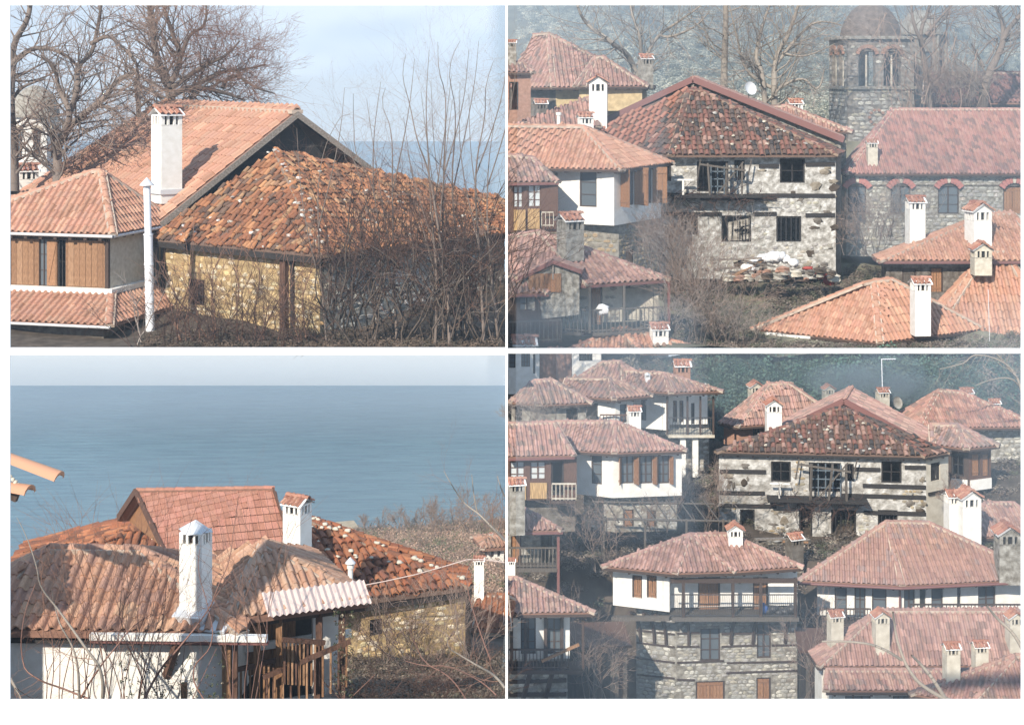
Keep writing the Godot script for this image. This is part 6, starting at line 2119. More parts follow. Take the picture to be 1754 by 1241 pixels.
	s = {"n": "corner_roof_house", "l": "house with pink roof and two slim chimneys in the bottom right corner", "z": 59.5, "gy": 1275, "v": [[1558, 1188], [1662, 1206], [1830, 1204]], "r": [[1740, 1122, 2.4], [1775, 1122, 2.4]], "f": [[0, 1, 0, 0], [1, 2, 1, 0]], "w": [[1574, 1.4], [1666, .5], [1820, .6]], "m": M.white, "ov": .4, "tp": .21, "pal": PINK}
	H = villa(s)
	gi_stack(H.o, 1630, 1178, 60.8, .52, 1.72, "tile", M.cream, .1); gi_stack(H.o, 1679, 1152, 61.4, .50, 1.22, "tile", M.cream, .1)
	br_nature()
func gi_stack(o: Node3D, px: float, py: float, z: float, w: float, h: float, style: String, m: Material, turn := .15) -> void:
	stack(o, o.global_transform.affine_inverse() * spot(px, py, z), w, h, style, m, turn - o.rotation.y)
func dish(called: String, label: String, at: Vector3, r: float) -> void:
	var o := thing(called, label, "dish", at, .5)
	var b := MB.new()
	var prof := []
	for i in 7: prof.append(Vector2(r * i / 6.0, .35 * r * pow(i / 6.0, 2)))
	b.lathe(Vector3.ZERO, prof, 18)
	var q := put("bowl", b, M.stone_wall if r < .4 else M.zinc, o)
	q.rotation = Vector3(1.25, 0, 0)
	b = MB.new()
	b.tube(Vector3(0, -r * 1.3, -.1), Vector3(0, 0, -.05), .03, .03, 6)
	put("mast", b, M.iron, o)
func gable_behind(called: String, label: String, ax: float, ay: float, lx: float, ly: float, rx: float, ry: float, z: float, yaw: float, depth: float, k: float) -> void:
	var o := thing(called, label, "house", spot(ax, ay + 190, z), deg_to_rad(yaw) - atan((ax - HX) / FL))
	var g := o.global_transform.affine_inverse()
	var uz := o.basis * Vector3(0, 0, -1)
	var ux := o.basis * Vector3.RIGHT
	var A := g * spot(ax, ay, z)
	var p := spot(ax, ay, z)
	var L := A + Vector3(1, 0, 0) * along(p, ux, lx)
	L.y = height_at(ly, -(o.global_transform * L).z) - o.position.y
	var R := A + Vector3(1, 0, 0) * along(p, ux, rx)
	R.y = height_at(ry, -(o.global_transform * R).z) - o.position.y
	var dp := Vector3(0, 0, -depth * k)
	var H := {"o": o, "w": R.x - L.x, "d": depth * k, "h": L.y, "base": o.position, "k": k}
	roof_of(H, {"tp": .27 * k, "pal": PINK, "rafters": false}, [[L + dp, L, A, A + dp], [R, R + dp, A + dp, A]], [[A, A + dp]])
	var b := MB.new()
	for q in [[L, A], [A, R]]: b.beam(q[0] + Vector3(0, -.06, .06), q[1] + Vector3(0, -.06, .06), .12 * k, .30 * k)
	put("bargeboard", b, M.red_trim, o)
	b = MB.new()
	for dz in [-.25, -.45]:
		b.tri(L + Vector3(.2, -.2, dz * k), R + Vector3(-.2, -.2, dz * k), A + Vector3(0, -.25, dz * k))
	var t := Vector3(0, -3.0 * k, 0)
	b.quad(L + Vector3(.2, -.2, -.25 * k) + t, R + Vector3(-.2, -.2, -.25 * k) + t, R + Vector3(-.2, -.2, -.25 * k), L + Vector3(.2, -.2, -.25 * k))
	put("gable", b, M.stone_wall, o)
	post(o, A + Vector3(0, -.2, -.1) * k, A + Vector3(0, -1.4, -.1) * k, .12 * k, M.pale_board, "king_post")
	for i in 8:
		var f := (i + .5) / 8.0
		post(o, L.lerp(A, f) + Vector3(0, -.22, .05) * k, L.lerp(A, f) + Vector3(0, -.22, -.4) * k, .1 * k, M.dark_wood, "purlin")
		post(o, R.lerp(A, f) + Vector3(0, -.22, .05) * k, R.lerp(A, f) + Vector3(0, -.22, -.4) * k, .1 * k, M.dark_wood, "purlin")
func br_nature() -> void:
	var r := RandomNumberGenerator.new()
	r.seed = 91
	var shapes := [clump(11, 170, .15), clump(12, 150, .12)]
	for j in 2:
		var xf := []
		var cl := []
		for i in 1000:
			var f := r.randf()
			var z := lerpf(94.4, 96.6, f) - r.randf() * .6
			var px := r.randf_range(1035, 1800)
			var p := spot(px, lerpf(745, 616, f), z)
			var s := r.randf_range(.25, .6) if r.randf() < .8 else r.randf_range(.7, 1.1)
			if px < 1230: s *= .8
			xf.append(Transform3D(Basis(Vector3.UP, r.randf() * TAU) * Basis.from_scale(Vector3(s, s * r.randf_range(.8, 1.3), s)), p))
			var c: Color = [Color(.055, .115, .085), Color(.08, .145, .11), Color(.05, .10, .09), Color(.10, .15, .115), Color(.085, .12, .075)][r.randi() % 5]
			if px < 1240 and r.randf() < .85 - (px - 1100) / 220.0: c = [Color(.16, .13, .11), Color(.20, .17, .14), Color(.12, .11, .09)][r.randi() % 3]
			if px > 1690 and r.randf() < .5: c = Color(.16, .14, .125)
			cl.append(c * r.randf_range(.75, 1.25))
		scatter("hill_wood", shapes[j], M.leaf, xf, cl)
	mist_bank("added_fade_mist", Vector3(13.0, 35.8, -60.5), Vector3(25.6, 11.0, 9.0), .013, RenderingServer.FOG_VOLUME_SHAPE_BOX)  # fog boxes added as a pale veil over the houses round the mansion
	mist_bank("added_fade_mist", Vector3(3.75, 46.2, -64.5), Vector3(7.2, 9.6, 8.0), .017, RenderingServer.FOG_VOLUME_SHAPE_BOX)
	mist_bank("added_fade_mist", Vector3(21.5, 46.2, -64.5), Vector3(8.0, 9.6, 8.0), .017, RenderingServer.FOG_VOLUME_SHAPE_BOX)
	mist_bank("wood_mist", Vector3(16.5, 40.6, -93.2), Vector3(28.0, 7.4, 3.0), .075, RenderingServer.FOG_VOLUME_SHAPE_BOX)
	for q in [[1480, 660, 93.8, 6.0, 2.6], [1520, 640, 94.0, 4.6, 2.8], [1440, 650, 94.0, 4.4, 2.0], [1560, 665, 93.6, 4.4, 1.8]]:
		mist_bank("chimney_smoke", spot(q[0], q[1], q[2]), Vector3(q[3], q[4], 2.4), .11, RenderingServer.FOG_VOLUME_SHAPE_ELLIPSOID)
	var t := twig_of(501)
	var base := spot(1752, 720, 86.0)
	limb(t, base, [[1762, 740], [1748, 660], [1728, 630], [1708, 606]], 86.0, .10, .05, 2, 1.0)
	limb(t, base, [[1740, 640], [1715, 618], [1672, 608], [1650, 622], [1610, 632]], 86.0, .06, .02, 2, .9)
	limb(t, base, [[1748, 662], [1730, 648], [1700, 650], [1672, 660]], 86.0, .05, .02, 2, .8)
	finish(t, "pale_tree", "pale bare tree reaching in from the right edge before the wood", base, M.bark_pale, M.twig_grey)
	var list := [[1212, 905, 78.0, 1.9, "bare bush between the white shuttered house and the lower mansion"], [1190, 880, 77.0, 1.6, "bare bush at the foot of the white shuttered house, right side"], [1035, 965, 70.5, 2.2, "bare bush left behind the balcony house's roof"], [1120, 900, 73.0, 1.2, "bare bush before the stone base of the shuttered house"], [940, 735, 79.5, 1.6, "bare vines before the vine house"], [900, 735, 79.5, 1.4, "bare vines at the left edge before the vine house"], [1020, 1190, 65.0, 2.6, "tall bare bush in the dark gap left of the balcony house"], [1385, 1190, 66.5, 2.4, "bare bush in the dark gap right of the balcony house"], [1640, 860, 80.0, 1.0, "bare bush below the brown timber house"]]
	for i in list.size():
		t = twig_of(520 + i)
		base = spot(list[i][0], list[i][1], list[i][2])
		for k in 7: t.grow(Vector3(t.r.randf_range(-.6, .6), -.3, t.r.randf_range(-.3, .3)), Vector3(t.r.randf_range(-.5, .5), 1, t.r.randf_range(-.3, .3)).normalized(), list[i][3] * t.r.randf_range(.5, .9), .03, 3, {"split": .02, "least": .007, "seg": 5, "fork": .6, "most": 1000000, "wiggle": .2})
		finish(t, "bare_bush", list[i][4], base, M.bark, M.twig_grey if i in [1, 4, 5] else M.twig, "bush", "bushes among the houses")
	# the pergola of poles before the shuttered house
	var o := thing("pergola", "weathered pole pergola between the shuttered house and the balcony house", "pergola", spot(1110, 912, 72.0))
	for i in 10:
		var b := MB.new()
		b.tube(Vector3(-2.4 + i * .55, 1.2, -.9), Vector3(-1.9 + i * .55, .75, 1.1), .035, .03, 5)
		put("pole", b, M.grey_wood, o)
	for q in [[-2.4, 1.15, -.8], [-2.0, .85, .9]]:
		var b := MB.new()
		b.tube(Vector3(q[0], q[1], q[2]), Vector3(q[0] + 5.4, q[1] - .1, q[2]), .05, .05, 6)
		put("beam", b, M.grey_wood, o)
	for x in [-2.0, -.2, 1.6, 3.2]: post(o, Vector3(x, -1, .9), Vector3(x, .85, .9), .09, M.grey_wood)
	# dark sheds and walls in the gap between the houses
	o = thing("dark_shed", "dark plank shed in the gap left of the balcony house", "shed", spot(1012, 1212, 66.0), .1)
	b_shed(o, 3.0, 2.5, 1.6)
	o = thing("dark_shed", "dark plank shed in the gap right of the balcony house", "shed", spot(1392, 1222, 67.5), -.1)
	b_shed(o, .9, 2.6, 1.6)
	s_planks()
	# blurred near branches at the bottom right
	var near := [[[[1640, 1205], [1590, 1180], [1560, 1150], [1540, 1105], [1533, 1070], [1530, 1048]], .045, "pale out-reaching branch low over the long roof, left of the pair"], [[[1625, 1205], [1600, 1165], [1580, 1140], [1562, 1122]], .05, "short pale branch end at the bottom edge over the skirt roof"], [[[1545, 1130], [1510, 1110], [1470, 1100], [1408, 1098]], .03, "pale branch lying level over the left end of the long roof"], [[[1765, 1140], [1740, 1090], [1710, 1060], [1690, 1036]], .045, "pale branch end at the right edge over the long roof"]]
	for i in near.size():
		t = twig_of(560 + i)
		base = spot(near[i][0][0][0], near[i][0][0][1], 52.0)
		limb(t, base, near[i][0], 52.0, near[i][1] * 1.6, .03, 0)
		finish(t, "pale_branch", near[i][2], base, M.bark_pale, M.twig_grey, "branch", "pale branches in front of the lower village")
func b_shed(o: Node3D, w: float, h: float, d: float) -> void:
	var m := [M.dark_wood, M.black_wood, M.grey_wood]
	wall(o, Vector3(-w / 2, 0, 0), Vector3(w / 2, 0, 0), h, [], M.black_wood, .1)
	boards(o, Vector3(-w / 2, 0, 0.002), Vector3(w / 2, 0, 0.002), .02, h - .05, .17, m, [], .04)
	var b := MB.new()
	b.span(Vector3(-w / 2, 0, -d), Vector3(-w / 2 + .1, h, -.105)); b.span(Vector3(w / 2 - .1, 0, -d), Vector3(w / 2, h, -.105)); b.span(Vector3(-w / 2 + .1, 0, -d), Vector3(w / 2 - .1, h, -d + .1))
	put("wall", b, M.black_wood, o)
	b = MB.new()
	b.box(Vector3(0, h + .15, -d / 2), Vector3(w + .3, .08, d + .5), Basis(Vector3.RIGHT, .14))
	put("roof", b, M.brown, o)
func s_planks() -> void:
	var spots := [[1330, 926, .3], [1345, 930, -.1], [1318, 934, .12]]
	for i in 3:
		var o := thing("loose_plank", ["pale plank lying uppermost in the rubble before the lower mansion", "pale plank lying across the rubble, middle one", "pale plank lying lowest in the rubble before the lower mansion"][i], "plank", spot(spots[i][0], spots[i][1], 78.5), spots[i][2])
		var b := MB.new()
		b.box(Vector3(0, .1, 0), Vector3(2.2, .07, .26), Basis(Vector3(0, 0, 1), .06 * (i - 1)))
		put("board", b, M.plank_c if i == 1 else M.pale_board, o)
	for i in 14:
		var b := MB.new()
		var k := rng.randf_range(.15, .4)
		b.rock(Vector3(0, k * .3, 0), Vector3(k, k * .6, k * .8), rng, .3, 6)
		var at := spot(rng.randf_range(1290, 1400), rng.randf_range(928, 940), 78.5)
		var o := put("rubble_stone", b, [M.stone_wall, M.stone_dark, M.cream][i % 3])
		o.position = at
		tag(o, ["grey", "dark", "cream"][i % 3] + " stone in the rubble heap before the lower mansion, " + ["leftmost", "left", "nearer left", "left of the middle", "middle"][i / 3], "stone", "rubble before the lower mansion")

func mist_bank(called: String, at: Vector3, size: Vector3, density: float, shape: int) -> void:
	var mist := FogVolume.new()
	mist.name = numbered(called)
	mist.shape = shape
	mist.size = size
	var fm := FogMaterial.new()
	fm.density = density
	fm.albedo = Color(.82, .90, .97)
	mist.material = fm
	mist.position = at
	mist.set_meta("kind", "stuff")
	add_child(mist)
# ---------------------------------------------------------------- upper right: the mansion below the church
func view_upper_village() -> void:
	RIDGE = 1.0
	var rows := [[95.4, height_at(603, 95.4)], [100.0, height_at(590, 100)], [106.0, height_at(540, 106)], [111.0, height_at(500, 111)], [118.0, height_at(470, 118)], [126.0, height_at(400, 126)], [136.0, height_at(230, 136)], [150.0, height_at(205, 150)], [180.0, height_at(140, 180)], [290.0, height_at(-90, 290)]]
	terrain("upper_hillside", rows, M.hill, -.5, 110.0, .4, 2.0, 12)
	var s: Dictionary
	var H: Dictionary
	var b: MB
	var o: Node3D
	# ---- the ruined mansion
	var k := 1.45
	s = {"n": "ruined_mansion", "l": "ruined mansion with collapsed balcony below a red verge, upper right view", "c": "mansion", "z": 112.0, "gy": 480, "v": [[1080, -1, 4.0], [1150, 266], [1438, 264, .3], [1447, -1, 4.5]], "r": [[1180, 154, 5.5], [1204, 156, 5.5]], "f": [[0, 1, 0, 0], [1, 2, 1, 0], [2, 3, 1, 1]],
		"w": [[1100, 3.4], [1131, .9], [1432, .9], [1441, 5.0]], "m": M.plaster_old, "ms": [M.stone_wall, M.plaster_old, M.stone_dark], "k": k, "ov": .5, "back": 8.0, "tp": .38, "tl": .48, "tile": tile_b, "pal": MOSSY, "wild": .55, "gaps": .02, "single": 300, "bed": M.mortar_old, "deck": M.deck_old, "spread": .3, "fascia": M.black_wood, "rafters": false,
		"op": [[], [[1132, 282, 1150, 310, "hole"], [1194, 276, 1248, 328, "dark_bars"], [1258, 274, 1276, 308, "dark"], [1336, 271, 1379, 313, "dark"], [1164, 366, 1196, 402, "hole"], [1236, 369, 1287, 414, "dark_bars"], [1330, 370, 1373, 414, "dark_bars"]]]}
	H = villa(s)
	patch_pitch(H, 112.0, [[1019, 219, 5.2], [1092, 256, 3.3], [1186, 154, 5.6], [1176, 152, 5.7]], .38, .48, [Color(.34, .15, .10), Color(.28, .12, .08), Color(.38, .18, .13), Color(.20, .10, .075)])
	var H2 := H.duplicate()
	H2.W = [H.W[1], H.W[2]]
	H2.E = [H.E[1], H.E[2], H.E[2] + Vector3(0, 0, -.5)]
	H2.s = {"op": [s.op[1]]}
	H2.R = [H.R[1]]
	mansion_skin(H2, [[1300, 1334, 284], [1380, 1430, 281], [1134, 1240, 333], [1290, 1430, 334], [1134, 1236, 366], [1380, 1430, 368], [1200, 1330, 340], [1290, 1330, 366]],
		[[1150, 276, 1190, 330], [1134, 340, 1240, 364], [1240, 344, 1420, 364], [1210, 418, 1425, 470], [1290, 376, 1328, 410]], k)
	mansion_balcony(H2, k, 1150, 1300, 326)
	gable_behind("red_verge_house", "house behind the upper ruined mansion, its dark red verge rising to a point", 1187, 134, 1016, 214, 1446, 238, 118.5, -3.0, 5.0, k)
	o = get_node("red_verge_house")
	gi_stack(o, 1025, 206, 117.6, 1.28, 3.25, "gable", M.white, -.1)
	gi_stack(o, 1003, 218, 114.5, .95, 1.05, "tile", M.white, .2)
	o = thing("vent_pipe", "little white vent pipe on the roof ridge left of the tall white chimney", "pipe", spot(957, 216, 115.0))
	b = MB.new()
	b.tube(Vector3(0, -.4, 0), Vector3(0, .85, 0), .14, .13, 10); b.tube(Vector3(0, .78, 0), Vector3(0, .98, 0), .2, .2, 10)
	put("pipe", b, M.white, o)
	# roofs around it
	s = {"n": "left_slope_house", "l": "house whose red roof climbs from the white house to the tall white chimney", "z": 116.0, "zi": 0, "gy": 300, "v": [[869.8, 218], [1026, -1, .6]], "r": [[940, 196, 2.0], [1012, 166, 3.5]], "f": [[0, 1, 1, 0]], "w": [[869.8, .8], [1016, 1.2]], "m": M.stone_wall, "k": k, "tp": .36, "pal": PINK, "back": 5.0}
	H = villa(s)
	s = {"n": "right_slope_house", "l": "low red roof behind the right verge, below the dish", "z": 121.0, "zi": 1, "gy": 300, "v": [[1296, -1, 1.0], [1462, 226]], "r": [[1316, 183, 3.2], [1350, 181, 3.2]], "f": [[0, 1, 1, 0]], "w": [[1310, 1.5], [1450, .7]], "m": M.stone_wall, "k": k, "tp": .36, "pal": PINK, "back": 4.0}
	H = villa(s)
	gi_stack(H.o, 1362, 186, 124.5, .95, .75, "tile", M.white)
	dish("white_dish", "round white dish on a mast above the right verge", spot(1284, 152, 119.0), .5)
	# ---- white house at the left
	s = {"n": "corner_bay_house", "l": "white house with open shuttered bay, left of the upper ruined mansion", "z": 103.0, "gy": 388, "v": [[869.8, -1, 2.6], [1067, 291], [1153, 279]], "r": [[869.8, 215, 4.6], [1000, 217, 4.2]], "f": [[0, 1, 1, 0], [1, 2, 1, 1]], "w": [[955, 2.6], [1052, .7], [1132, 6.5]], "cut": true, "m": M.white, "k": k, "ov": .6, "back": 6.0, "tp": .36, "pal": PALE, "single": 200,
		"op": [[[993, 291, 1022, 354, "pane1"]], [[1063, 288, 1086, 352, "open_shutter"], [1094, 287, 1117, 349, "open_shutter"]]]}
	H = villa(s)
	storey(H, [[960, 3.2], [1060, 1.6], [1128, 7.0]], 3.6, M.stone_wall, [[], [[1072, 428, 1086, 452, "door"]]], .36, STONES, 160)
	s = {"n": "timber_wing", "l": "dark timber wing with small panes at the left edge, upper right view", "z": 101.5, "zi": 0, "gy": 400, "v": [[869.8, 313], [957, -1, .8]], "r": [[869.8, 266, 2.6], [912, 270, 2.6]], "f": [[0, 1, 1, 0]], "w": [[869.8, .6], [956, .9]], "cut": true, "m": M.brown, "k": k, "ov": .5, "back": 4.0, "tp": .36, "pal": PINK, "fascia": M.red_trim, "op": [[[879, 318, 896, 356, "pale2"], [904, 316, 927, 355, "pale2"]]]}
	H = villa(s)
	for q in [[880, 359, 900, 394], [904, 357, 924, 391]]:
		var r := rect_on(H, H.W[0], H.W[1], q)
		b = MB.new()
		b.span(H.W[0] + Vector3(r[0], r[1], -.05), H.W[0] + Vector3(r[0] + r[2], r[1] + r[3], .09))
		put("panel", b, M.panel, H.o)
	railing(H.o, spot(928, 388, 101.8) - H.base, spot(948, 388, 101.9) - H.base, .9, .22, M.cream, .06)
	# ---- house with the wooden balcony, lower left
	s = {"n": "wooden_balcony_house", "l": "house with red roof over a railed wooden balcony, lower left of the upper right view", "z": 97.0, "gy": 562, "v": [[869.8, -1, 1.2], [1010, 488], [1149, 479]], "r": [[869.8, 406, 4.0], [924, 396, 4.2]], "f": [[0, 1, 1, 0], [1, 2, 1, 1]], "w": [[869.8, 2.8], [1010, 2.2], [1060, 2.6], [1128, 3.0]], "cut": true, "m": M.cream, "k": k, "ov": .6, "back": 6.0, "tp": .38, "pal": PINK, "single": 200, "fascia": M.red_trim,
		"op": [[[930, 498, 960, 550, "shut"]], [[1012, 492, 1032, 556, "door"]], [[1066, 490, 1120, 556, "hole"]]]}
	H = villa(s)
	o = H.o
	villa_rubble(H, 1, .36, STONES, 50, .8); villa_rubble(H, 0, .36, STONES, 80, .7)
	gi_stack(o, 977, 420, 99.2, 1.25, 2.0, "tile", M.stone_wall, .5)
	var va = spot(962, 566, 97.9) - H.base
	var vb = spot(1010, 572, 97.0) - H.base
	var vc = spot(1140, 560, 98.4) - H.base
	vb.y = va.y; vc.y = va.y
	for q in [[va, vb], [vb, vc]]:
		b = MB.new()
		b.beam(q[0] + Vector3(0, -.1, -.7), q[1] + Vector3(0, -.1, -.7), 1.5, .2)
		put("balcony_floor", b, M.grey_wood, o)
		railing(o, q[0], q[1], 1.35, .26, M.grey_wood, .075)
	for q in [va, vb, vb.lerp(vc, .45), vc]: post(o, q, Vector3(q.x, H.E[0].y - .1, q.z), .15, M.grey_wood)
	post(o, vc + Vector3(.2, -1.2, 0), Vector3(vc.x + .2, H.E[0].y, vc.z), .16, M.red_trim, "downpipe")
	o = thing("cloth_bundle", "white cloth hung over the wooden balcony's rail", "cloth", spot(1032, 530, 97.3))
	b = MB.new()
	b.blob(Vector3(0, 0, 0), Vector3(.42, .34, .14), rng, .2, 10)
	put("cloth", b, M.cloth, o)
	s = {"n": "board_gable_porch", "l": "small board-clad gabled porch with pale windows at the left edge, upper right view", "z": 96.4, "zi": 0, "gy": 590, "v": [[869.8, 504], [940, -1, .4]], "r": [[869.8, 472, 1.4], [918, 478, 1.2]], "f": [[0, 1, 1, 0]], "w": [[869.8, .6], [960, .7]], "cut": true, "m": M.dark_wood, "k": k, "ov": .4, "back": 2.0, "tp": .36, "pal": PINK, "fascia": M.red_trim, "op": [[[889, 508, 916, 532, "pane2"], [926, 506, 956, 530, "pane2"]]]}
	H = villa(s)
	o = H.o
	railing(o, spot(871, 588, 96.2) - H.base, spot(962, 584, 96.4) - H.base, 1.25, .26, M.grey_wood, .07)
	gable_behind("porch_gable", "little red gable with brown boards under it above the board-clad porch", 947, 446, 888, 476, 998, 464, 96.8, -4.0, 2.2, .8)
	boards(get_node("porch_gable"), get_node("porch_gable").global_transform.affine_inverse() * spot(905, 500, 96.9) * Vector3(1, 0, 1), get_node("porch_gable").global_transform.affine_inverse() * spot(962, 500, 96.9) * Vector3(1, 0, 1), height_at(500, 96.9) - get_node("porch_gable").position.y, height_at(468, 96.9) - get_node("porch_gable").position.y, .3, [M.plank_a, M.plank_b, M.shutter])
	# ---- roofs cut by the bottom edge
	s = {"n": "low_hip_house", "l": "house of which only the pink hip roof shows at the bottom edge, upper right view", "z": 95.8, "gy": 606, "v": [[968, 602], [1104, 604, 0], [1216, 602]], "r": [[1060, 563, 2.6], [1086, 566, 2.6]], "f": [[0, 1, 0, 0], [1, 2, 1, 0]], "w": [[985, 1.2], [1100, .5], [1200, 1.2]], "m": M.white, "k": k, "ov": .5, "back": 3.0, "tp": .38, "pal": PALE, "rafters": false}
	H = villa(s)
	gi_stack(H.o, 1129, 584, 97.2, .95, 1.1, "tile", M.white)
	o = thing("low_chimney", "chimney with little tile roof at the bottom left corner, upper right view", "chimney", spot(898, 602, 95.9))
	stack(o, Vector3.ZERO, 1.25, .95, "tile", M.cream, .1)
	# ---- back left
	s = {"n": "hillside_house", "l": "large house with many-hipped red roof, top left of the upper right view", "z": 128.0, "zi": 1, "gy": 215, "v": [[869.8, -1, 2.0], [948, 150], [1122, -1, .8]], "r": [[912, 60, 5.0], [940, 57, 5.0]], "f": [[0, 1, 1, 0], [1, 2, 1, 1]], "w": [[869.8, 3.0], [952, 1.0], [1108, 1.6]], "cut": true, "m": M.yellow_wall, "ms": [M.stone_dark, M.yellow_wall], "k": k, "ov": .6, "back": 6.0, "tp": .36, "pal": PINK, "op": [[], [[998, 156, 1006, 172, "dark"], [1050, 156, 1060, 168, "dark"]]]}
	H = villa(s)
	s = {"n": "hillside_dormer", "l": "lower hipped roof with pale ridges on the right of the many-hipped house", "z": 126.6, "zi": 1, "gy": 190, "v": [[985, -1, .2], [1000, 148], [1112, -1, .4]], "r": [[1020, 98, 2.6], [1032, 97, 2.6]], "f": [[0, 1, 0, 0], [1, 2, 1, 0]], "w": [[992, .8], [1003, .6], [1100, .8]], "m": M.yellow_wall, "k": k, "ov": .5, "back": 3.0, "tp": .36, "pal": PINK}
	H = villa(s)
	gi_stack(H.o, 1106, 132, 128.0, .95, 1.8, "tile", M.stone_wall, .3)
	s = {"n": "brick_house", "l": "small raw brick house with dark window at the left edge, upper right view", "z": 121.0, "zi": 0, "gy": 215, "v": [[869.8, 124], [914, -1, .2]], "r": [[869.8, 108, 1.6], [896, 107, 1.6]], "f": [[0, 1, 1, 0]], "w": [[869.8, .4], [909, .5]], "cut": true, "m": M.brick, "k": k, "ov": .3, "back": 2.5, "tp": .36, "pal": PINK, "op": [[[872, 140, 888, 188, "hole"]]]}
	H = villa(s)
	gi_stack(H.o, 877, 108, 122.5, .62, 1.75, "tile", M.stone_wall, .0)
	o = thing("low_tile_chimney", "short chimney with flat red cap left of the tall white chimney", "chimney", spot(926, 192, 118.0))
	stack(o, Vector3.ZERO, .85, .95, "tile", M.stone_dark, .2)
	# ---- the long stone building
	s = {"n": "stone_school", "l": "long stone building with pink roof and red-arched windows, right of the upper mansion", "c": "building", "z": 119.0, "gy": 440, "v": [[1437, -1, 5.0], [1448, 298], [1830, 299, 0.0]], "r": [[1529, 187, 6.0], [1820, 187, 6.0]], "f": [[0, 1, 0, 0], [1, 2, 1, 0]], "w": [[1442, 4.0], [1450, .5], [1820, .5]], "m": M.stone_wall, "k": k, "ov": .4, "back": 7.0, "tp": .31, "tl": .40, "pal": [Color(.46, .25, .215), Color(.43, .225, .19), Color(.49, .28, .24)], "wild": .06,
		"op": [[], [[1453, 318, 1484, 364, "pane2"], [1526, 318, 1560, 366, "pane2"], [1607, 318, 1643, 366, "pane2"], [1719, 318, 1756, 366, "door"]]]}
	H = villa(s)
	villa_rubble(H, 1, .34, GREYS, 300, .8)
	for q in [1468, 1543, 1625, 1737]:   # red brick arches with a pale keystone
		var c = spot(q, 318, 119.45) - H.base
		for j in 9:
			var a0 := PI * (.16 + .68 * j / 9.0)
			var a1 := PI * (.16 + .68 * (j + 1) / 9.0)
			b = MB.new()
			var rr := 1.05
			b.beam(c + Vector3(cos(a0) * rr, sin(a0) * rr - .62, .1), c + Vector3(cos(a1) * rr * .985, sin(a1) * rr - .62, .1), .22, .42)
			put("arch_brick" if j != 4 else "keystone", b, M.arch_brick if j != 4 else M.cream, H.o)
	bands(H, H.W[1], H.W[2], [[1450, 1800, 317]], M.stone_dark, .1)
	gi_stack(H.o, 1494, 284, 120.0, .72, 1.95, "tile", M.cream, .0)
	# ---- the church
	church(k)
	# ---- lower right
	s = {"n": "twin_chimney_house", "l": "house with pink roof, tall white chimneys on it, right edge of the upper right view", "z": 105.0, "gy": 520, "v": [[1496, -1, 2.5], [1506, 447], [1800, -1, 0.0]], "r": [[1690, 367, 4.4], [1735, 365, 4.4]], "f": [[0, 1, 0, 0], [1, 2, 1, 0]], "w": [[1510, 2.8], [1518, .8], [1790, .8]], "m": M.stone_dark, "k": k, "ov": .5, "back": 6.0, "tp": .36, "pal": PALE, "single": 200, "fascia": M.red_trim, "op": [[], [[1546, 460, 1570, 500, "boards"], [1594, 458, 1616, 500, "shut"]]]}
	H = villa(s)
	gi_stack(H.o, 1568, 420, 107.4, 1.05, 3.25, "tile", M.white, .1); gi_stack(H.o, 1676, 432, 106.6, 1.30, 3.3, "gable", M.white, .25); gi_stack(H.o, 1681, 446, 104.0, 1.1, 1.2, "gable", M.cream, 0)
	s = {"n": "steep_tile_house", "l": "house with broad striped tile roof running out of the lower right corner, upper right view", "z": 101.0, "gy": 640, "v": [[1545, -1, 5.5], [1578, 604], [1830, -1, 0.0]], "r": [[1690, 430, 5.0], [1722, 430, 5.0]], "f": [[0, 1, 0, 0], [1, 2, 1, 0]], "w": [[1570, 5.0], [1600, 1.0], [1800, 1.0]], "m": M.white, "k": k, "ov": .5, "back": 6.0, "tp": .44, "tl": .6, "pal": PALE, "single": 250, "rafters": false}
	H = villa(s)
	o = thing("flag_pole", "thin pale pole standing before the striped tile roof", "pole", spot(1696, 598, 98.5))
	b = MB.new()
	b.tube(Vector3.ZERO, Vector3(-.1, 3.6, 0), .025, .02, 6)
	put("pole", b, M.zinc, o)
	s = {"n": "white_hip_house", "l": "white house with pale hip roof in front, bottom right of the upper right view", "z": 97.0, "gy": 612, "v": [[1286, 564], [1508, 588], [1690, 564]], "r": [[1478, 486, 3.6], [1497, 481, 3.8], [1528, 478, 4.0]], "f": [[0, 1, 1, 0], [1, 2, 2, 1]], "w": [[1310, 4.2], [1490, 1.0], [1625, 4.4]], "m": M.white, "k": k, "ov": .6, "back": 6.0, "tp": .36, "pal": PALE, "single": 300, "op": [[[1370, 580, 1398, 606, "shut"], [1412, 581, 1441, 606, "shut"]], [[1525, 584, 1563, 606, "shut"], [1600, 580, 1612, 606, "dark"]]]}
	H = villa(s)
	gi_stack(H.o, 1577, 548, 98.3, .98, 2.6, "tile", M.white, .1)
	tr_nature(rows, k)
